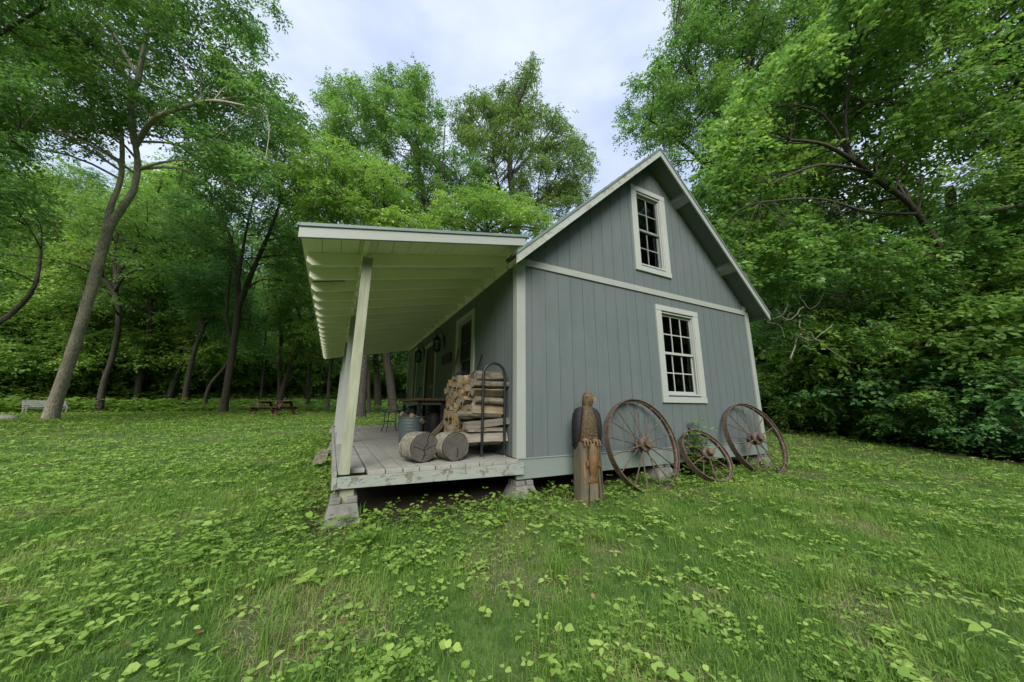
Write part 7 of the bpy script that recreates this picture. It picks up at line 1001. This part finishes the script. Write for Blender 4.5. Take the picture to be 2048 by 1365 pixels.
# the woods behind: three kinds of far tree and two of understorey sapling, copied
def proto_tree(name, h, seed, mat, leaf, label, group, bush=False):
    rr = random.Random(seed); lobes = []
    if bush:
        for _ in range(22): lobes.append((rr.gauss(0, h*.30), rr.gauss(0, h*.30), rr.uniform(.12, .95)*h, rr.uniform(.16, .25)*h))
        T = [(0, 0, -.1, .05), (.1, .05, h*.4, .04), (.15, -.1, h*.8, .02)]; limbs = [[(0, 0, 0, .04), (-.3, .2, h*.35, .03), (-.5, .4, h*.7, .015)]]
    else:
        for _ in range(34):
            t = rr.uniform(.16, 1); a = rr.uniform(0, 6.28); w = h*.24*math.sin(min(1, (1.06-t)*1.5)*1.57)
            lobes.append((w*rr.random()**.5*math.cos(a), w*rr.random()**.5*math.sin(a), t*h, rr.uniform(.07, .115)*h))
        T = [(0, 0, -.2, .026*h), (rr.uniform(-.3, .3), rr.uniform(-.3, .3), h*.3, .018*h), (rr.uniform(-.6, .6), rr.uniform(-.6, .6), h*.6, .012*h), (rr.uniform(-.8, .8), 0, h*.92, .004*h)]; limbs = []
    sp = dict(trunk=T, limbs=limbs, lobes=lobes, leaf=leaf, mat=mat, seed=seed, sq=.75, lai=1.15)
    return make_tree(name, sp, label, 'bush' if bush else 'tree', M['bark_dark'], group)
rr = random.Random(77)
GF = 'trees of the wood behind the clearing'; GU = 'saplings and bushes under the wood'
far = [proto_tree('far_tree', h, s, m_, lf, 'leafy tree deep in the wood behind the front row of trunks', GF) for h, s, m_, lf in ((17, 41, 'leaf_mid', (.30, .15)), (20, 42, 'leaf_dark', (.32, .15)), (15, 43, 'leaf_light', (.28, .14)))]
und = [proto_tree('understorey_bush', h, s, m_, lf, 'leafy bush growing in the shade under the trees', GU, True) for h, s, m_, lf in ((3.4, 51, 'leaf_dark', (.125, .07)), (2.6, 52, 'leaf_light', (.115, .062)), (4.6, 53, 'leaf_light', (.145, .078)))]
used = set()
def put(o, x, y, s):
    c = copy_tree(o) if o.name in used else o
    used.add(o.name)
    zz = float(gz(x, y))
    c.location = (x, y, zz); c.rotation_euler = (0, 0, rr.uniform(0, 6.28)); c.scale = (s, s, s*rr.uniform(.9, 1.1)); return c
spots = []
def scatter(n, az0, az1, r0, r1, sep, avoid_lawn=True):
    out = []; tries = 0
    while len(out) < n and tries < 6000:
        tries += 1; a = math.radians(rr.uniform(az0, az1)); r = rr.uniform(r0, r1); x, y = -1.75+r*math.sin(a), -3.3+r*math.cos(a)
        if avoid_lawn and bool(in_poly(np.array([x]), np.array([y]), LAWN)[0]): continue
        if -5 < x < 8.5 and -6 < y < 12: continue
        if any(math.hypot(x-p, y-q) < sep for p, q in out): continue
        out.append((x, y))
    return out
pos = scatter(30, -60, 12, 54, 84, 5.2)+scatter(10, 55, 96, 23, 40, 4.0)
for i, (x, y) in enumerate(pos): put(far[i % 3], x, y, rr.uniform(.8, 1.1) if math.degrees(math.atan2(x+1.75, y+3.3)) < 12 else rr.uniform(.7, .9))
pos = scatter(46, -60, 14, 41, 48, 2.0)+scatter(40, -60, 14, 48, 58, 2.8)+scatter(12, 14, 56, 26, 36, 2.0)+scatter(16, 58, 92, 14.5, 23, 1.9)
for i, (x, y) in enumerate(pos): put(und[i % 3 if math.hypot(x+2, y+3) < 37 else 1+i % 2], x, y, rr.uniform(.8, 1.4) if math.hypot(x+2, y+3) < 40 else rr.uniform(1.2, 2.3))
for i, (x, y, s_) in enumerate(((-4, -23, .62), (-.5, -21.5, .55), (3, -22, .6), (6.2, -21, .58), (9.5, -21.5, .62), (12.5, -20, .55), (15.5, -18, .9), (18.5, -15.5, .95), (14, -13.5, .9), (18, -11, .95), (21.5, -12.5, 1.0))):  # unseen trees behind the camera, added to darken the window reflections
    put(far[(i*2+1) % 3], x, y, s_)
# thicket on the right: each bush of its own
GB = 'bushes along the foot of the wood beside the cabin'
thick = [proto_tree('thicket_bush', h, s, m_, lf, 'leafy thicket bush at the foot of the wood beyond the cabin', GB, True) for h, s, m_, lf in ((1.5, 61, 'leaf_dark', (.095, .06)), (2.1, 62, 'leaf_mid', (.10, .066)), (1.1, 63, 'leaf_dark', (.085, .056)))]
edge = [(17.8, 9.4), (14.9, 4.0), (12.0, .8), (10.3, -1.7), (9.2, -5.5)]
i = 0
for (a, b), (c, d) in zip(edge, edge[1:]):
    n = max(2, int(math.hypot(c-a, d-b)/.55))
    for k in range(n):
        t = (k+rr.random()*.6)/n; off = rr.uniform(.3, 1.0)
        nx, ny = (d-b), -(c-a); q = math.hypot(nx, ny); x = a+(c-a)*t-nx/q*off; y = b+(d-b)*t-ny/q*off
        put(thick[i % 3], x, y, rr.uniform(.6, 1.0)); i += 1
        if k % 2 == 0: put(thick[(i+1) % 3], x+rr.uniform(.8, 2.2), y+rr.uniform(.2, 1.0), rr.uniform(1.1, 1.9)); i += 1

# dead vine hanging in front of the thicket
dv = empty('dead_vine', (10.0, 1.2, 1.7), 'tangle of bare pale vine hanging in the leaves past the cabin corner', 'vine')
rr = random.Random(9)
for k in range(9):
    p = np.array([9.7+rr.uniform(0, .75), 1.1+rr.uniform(-.2, .3), 3.7+rr.uniform(-.9, .6)]); pts = []
    d = np.array([rr.uniform(-.2, .3), rr.uniform(-.1, .1), -1.0])
    for i in range(11):
        pts.append(tuple(p)+(max(.005, .022-.0016*i),)); d = d+np.array([rr.gauss(0, .55), rr.gauss(0, .3), rr.gauss(.06*i*.3, .4)]); d /= np.linalg.norm(d); p = p+d*rr.uniform(.13, .24)
    lp_ = smooth_path(pts, 4); mb = MB(); mb.tube([q[:3] for q in lp_], [q[3] for q in lp_], 7); mb.build('stem', M['vine'], dv, smooth=True)

# vine growing through the small wheel
gv = empty('climbing_plant', (2.86, -.12, -.22), 'green climbing plant sprouting up through the smallest wheel', 'plant')
rg = np.random.default_rng(8); mb = MB(); Vs = []; Ts = []
for k in range(16):
    p = np.array([2.80+rg.uniform(-.16, .22), -.17+rg.uniform(-.10, .06), -.2]); pts = []
    top = rg.uniform(.45, .80) if k < 7 else rg.uniform(.15, .45)
    for i in range(7): pts.append(tuple(p)+(.004,)); p = p+np.array([rg.normal(.0, .025), rg.normal(0, .012), top/6])
    mb.tube([q[:3] for q in pts], .0035, 5)
    for i in range(1, 7):
        for j in range(4):
            c = np.array(pts[i][:3]); a = rg.uniform(0, 6.28); la = np.array([math.cos(a), math.sin(a), rg.uniform(-.2, .5)]); la /= np.linalg.norm(la); sd = np.cross(la, [0, 0, 1]); sd /= np.linalg.norm(sd); s_ = rg.uniform(.075, .14); w = s_*.3; b0 = c+la*.03
            Vs.append([b0, b0+la*s_*.45+sd*w, b0+la*s_, b0+la*s_*.45-sd*w]); Ts.append(rg.uniform(.25, .8))
mb.build('stem', M['weed'], gv); quads('leaves', np.array(Vs)-np.array(gv.location), np.array(Ts), M['weed'], gv)

# ------------------------------------------------------------------ grass and ground plants
CX, CY = -1.746, -3.276
def polar(n, r0, r1, gam, seed, half=62):
    """points in the view wedge; density falls as r^-gam"""
    rg = np.random.default_rng(seed); k = 2-gam; u = rg.random(n)
    r = (r0**k+(r1**k-r0**k)*u)**(1/k) if abs(k) > 1e-6 else r0*(r1/r0)**u
    a = YAW+np.radians(rg.uniform(-half, half, n)); return CX+r*np.sin(a), CY+r*np.cos(a), r, rg
def clear(x, y, rg, soft=True):
    under = (x > -1.72) & (x < 4.85) & (y > .03) & (y < 7.5)
    return in_poly(x+rg.normal(0, .25, len(x)), y+rg.normal(0, .25, len(x)), LAWN) & ~under
def blades(n, r0, r1, gam, seed, h0, wscale):
    x, y, r, rg = polar(n, r0, r1, gam, seed); pat = vnoise(x, y, .55, 1)*.6+vnoise(x, y, .17, 2)*.4; dry = dryness(x, y)
    nearhouse = np.exp(-np.maximum(0, np.hypot(np.maximum(0, np.maximum(-1.9-x, x-4.9)), np.minimum(0, y+.2)))/.35)
    keep = clear(x, y, rg) & (rg.random(len(x)) < .35+.75*pat) & (rg.random(len(x)) > nearhouse*.5) & ~((dry > .66) & (rg.random(len(x)) < .5))
    x, y, r, pat, dry = x[keep], y[keep], r[keep], pat[keep], dry[keep]; k = len(x)
    z = gz(x, y); h = h0*rg.uniform(.5, 1.25, k)*(.65+.75*pat)*(1+.02*r); w = wscale*rg.uniform(.7, 1.3, k)*np.maximum(1, r/3.2)
    a = rg.uniform(0, 6.283, k); lean = rg.uniform(.15, .95, k); dx, dy = np.cos(a), np.sin(a); sx, sy = -dy, dx
    b = np.stack([x, y, z-.004], -1); D = np.stack([dx, dy, 0*dx], -1); S = np.stack([sx, sy, 0*sx], -1); U = np.array([0, 0, 1.0])
    m_ = b+D*(h*lean*.32)[:, None]+U*(h*.62)[:, None]; t = b+D*(h*lean)[:, None]+U*(h*(1-.25*lean))[:, None]
    W_ = w[:, None]
    q = np.concatenate([np.stack([b-S*W_*.5, b+S*W_*.5, m_+S*W_*.42, m_-S*W_*.42], 1), np.stack([m_-S*W_*.42, m_+S*W_*.42, t+S*W_*.06, t-S*W_*.06], 1)])
    tint = np.tile(np.clip(.05+.62*pat+.30*(dry > .55)*dry+rg.normal(0, .13, k), 0, .95), 2)
    return q, tint
q1, t1 = blades(330000, .7, 6.5, .7, 21, .050, .0029)
q2, t2 = blades(185000, 5, 46, 1.2, 22, .052, .0044)
tag(quads('grass', np.concatenate([q1, q2]), np.concatenate([t1, t2]), M['grass'], None, 4), 'short patchy green grass all over the clearing', 'grass', kind='stuff')

def rosette(cx, cy, cz, n, L_, W_, rg, stem, el=(.05, .5)):
    """n leaves round a stem: 6-gon leaves"""
    k = len(cx); out = []
    a0 = rg.uniform(0, 6.283, k)
    for i in range(n):
        a = a0+6.283*i/n+rg.normal(0, .25, k); e = rg.uniform(*el, k); s_ = L_*rg.uniform(.7, 1.2, k); w = s_*W_*.5
        la = np.stack([np.cos(a)*np.cos(e), np.sin(a)*np.cos(e), np.sin(e)], -1); sd = np.stack([-np.sin(a), np.cos(a), rg.normal(0, .25, k)], -1); up = np.cross(la, sd)
        b = np.stack([cx, cy, cz+stem*rg.uniform(.75, 1.1, k)], -1)+la*(s_*.12)[:, None]
        f = lambda t, ws, dr: b+la*(s_*t)[:, None]+sd*(w*ws)[:, None]-np.array([0, 0, 1.0])*(s_*dr)[:, None]+up*(np.abs(ws)*w*.18)[:, None]
        out.append(np.stack([f(0, 0, 0), f(.25, .8, .0), f(.6, .9, .04), f(1, 0, .2), f(.6, -.9, .04), f(.25, -.8, 0)], 1))
    return np.concatenate(out)
Vw = []; Tw = []
def weeds(n, r0, r1, gam, seed, nl, L_, W_, stem, thr, tmean, s_noise=.7, el=(.05, .5), near_house=0):
    x, y, r, rg = polar(n, r0, r1, gam, seed); pat = vnoise(x, y, s_noise, seed+100)*.65+vnoise(x, y, s_noise*.3, seed+200)*.35
    left = np.clip((-1.5-x)/2.5, 0, 1)
    nh = np.exp(-np.hypot(np.maximum(0, np.maximum(-1.9-x, x-4.9)), np.minimum(0, y+.15))/.6)
    keep = clear(x, y, rg) & (pat+.10*left+near_house*nh > thr); x, y, r = x[keep], y[keep], r[keep]; k = len(x)
    sc = np.maximum(1, r/5)**.6
    v = rosette(x, y, gz(x, y), nl, L_*sc*rg.uniform(.5, 1.35, k), W_*rg.uniform(.8, 1.15, k), rg, stem*sc*rg.uniform(.5, 1.2, k), el)
    Vw.append(v); Tw.append(np.clip(np.tile(rg.normal(tmean, .12, k), nl)+rg.normal(0, .07, k*nl), 0, .95))
weeds(46000, .8, 9, .9, 31, 3, .016, .95, .020, .50, .42, .33)                       # small round creeping leaves
weeds(42000, 5, 46, 1.25, 32, 3, .030, .9, .040, .50, .55, .5)
weeds(3600, .9, 8, .9, 33, 5, .036, .55, .05, .60, .64, .3, (-.05, .45), .12)           # five-leaved creepers
weeds(3600, 1.0, 9, .9, 34, 2, .034, .95, .042, .52, .66, .22, (-.1, .5))          # larger rounded leaves
weeds(220, 1.0, 7, .8, 35, 6, .065, .42, .012, .57, .52, .4, (.02, .5))            # dock and plantain rosettes
weeds(9000, 2.3, 9, .5, 36, 4, .036, .7, .06, .72, .42, .4, (0, .6), .60)         # rank growth along the cabin
weeds(4200, 2.5, 9, .5, 37, 4, .050, .75, .12, .80, .42, .4, (0, .6), .55)
weeds(420, .9, 6, .8, 38, 5, .058, .52, .06, .64, .56, .3, (-.1, .45))           # a few large creepers in front
tag(quads('ground_cover', np.concatenate(Vw), np.concatenate(Tw), M['weed'], None, 6), 'low broad leaved weeds and creepers scattered through the grass', 'ground cover', kind='stuff')
# tall grass tufts
x, y, r, rg = polar(130, 1.2, 9, .8, 41); kp = clear(x, y, rg); x, y = x[kp], y[kp]; Q = []; T_ = []
for cx, cy in zip(x, y):
    n = rg.integers(14, 36); h = rg.uniform(.10, .20, n); a = rg.uniform(0, 6.283, n); ln = rg.uniform(.25, .95, n); bx = cx+rg.normal(0, .03, n); by = cy+rg.normal(0, .03, n)
    b = np.stack([bx, by, gz(bx, by)], -1); D = np.stack([np.cos(a), np.sin(a), 0*a], -1); S = np.stack([-np.sin(a), np.cos(a), 0*a], -1)*.0045; U = np.array([0, 0, 1.0])
    m_ = b+D*(h*ln*.35)[:, None]+U*(h*.65)[:, None]; t = b+D*(h*ln)[:, None]+U*(h*(.95-.4*ln))[:, None]
    Q += [np.stack([b-S*.6, b+S*.6, m_+S*.5, m_-S*.5], 1), np.stack([m_-S*.5, m_+S*.5, t+S*.06, t-S*.06], 1)]; t0 = np.clip(rg.normal(.40, .14, n), 0, .9); T_ += [t0, t0]
tag(quads('tall_grass', np.concatenate(Q), np.concatenate(T_), M['grass'], None, 4), 'taller tufts of uncut grass standing out of the lawn', 'grass', kind='stuff')
# dry thatch in the thin places, and a few brown leaves
x, y, r, rg = polar(60000, .8, 9, .8, 61); kp = clear(x, y, rg) & (dryness(x, y)+.25*np.exp(-np.hypot(np.maximum(0, np.maximum(-1.9-x, x-4.9)), np.minimum(0, y+.3))/.5) > .60); x, y = x[kp], y[kp]; k = len(x)
a = rg.uniform(0, 6.283, k); l_ = rg.uniform(.02, .06, k); D = np.stack([np.cos(a), np.sin(a), rg.normal(0, .25, k)], -1)*l_[:, None]; S = np.stack([-np.sin(a), np.cos(a), 0*a], -1)*.0016; b = np.stack([x, y, gz(x, y)+rg.uniform(.006, .03, k)], -1)
tag(quads('dry_thatch', np.stack([b-S, b+S, b+D+S*.4, b+D-S*.4], 1), np.clip(rg.normal(.5, .2, k), 0, .95), M['straw'], None, 4), 'dry straw coloured thatch showing in the thin places of the lawn', 'thatch', kind='stuff')
x, y, r, rg = polar(110, 1.0, 8, .9, 62); kp = clear(x, y, rg); x, y = x[kp], y[kp]
tag(quads('fallen_leaves', rosette(x, y, gz(x, y), 1, .042, .5, rg, .03, (-.2, .5)), np.clip(rg.normal(.5, .2, len(x)), 0, .95), M['dead_leaf'], None, 6), 'small brown and orange fallen leaves lying in the grass', 'leaves', kind='stuff')
# leafy undergrowth along the foot of the woods
x, y, r, rg = polar(90000, 6, 62, .25, 51); inside = in_poly(x, y, LAWN); 
near_edge = in_poly(x*1.0+rg.normal(0, 1.4, len(x)), y+rg.normal(0, 1.4, len(x)), [(a*1.10, b*1.10) for a, b in LAWN])
kp = ~inside & (near_edge | (r > 31) | ((r > 13) & (x < -9))); x, y, r = x[kp], y[kp], r[kp]
zz = gz(x, y)
v = rosette(x, y, zz, 4, .13*np.maximum(1, r/16)*rg.uniform(.6, 1.3, len(x)), .6, rg, rg.uniform(.06, .5, len(x))*np.where(r > 33, 1.8, 1), (-.1, .5))
tag(quads('undergrowth', v, np.clip(rg.normal(.45, .18, len(v)), 0, .9), M['leaf_light'], None, 6), 'knee high leafy undergrowth along the foot of the woods', 'undergrowth', kind='stuff')
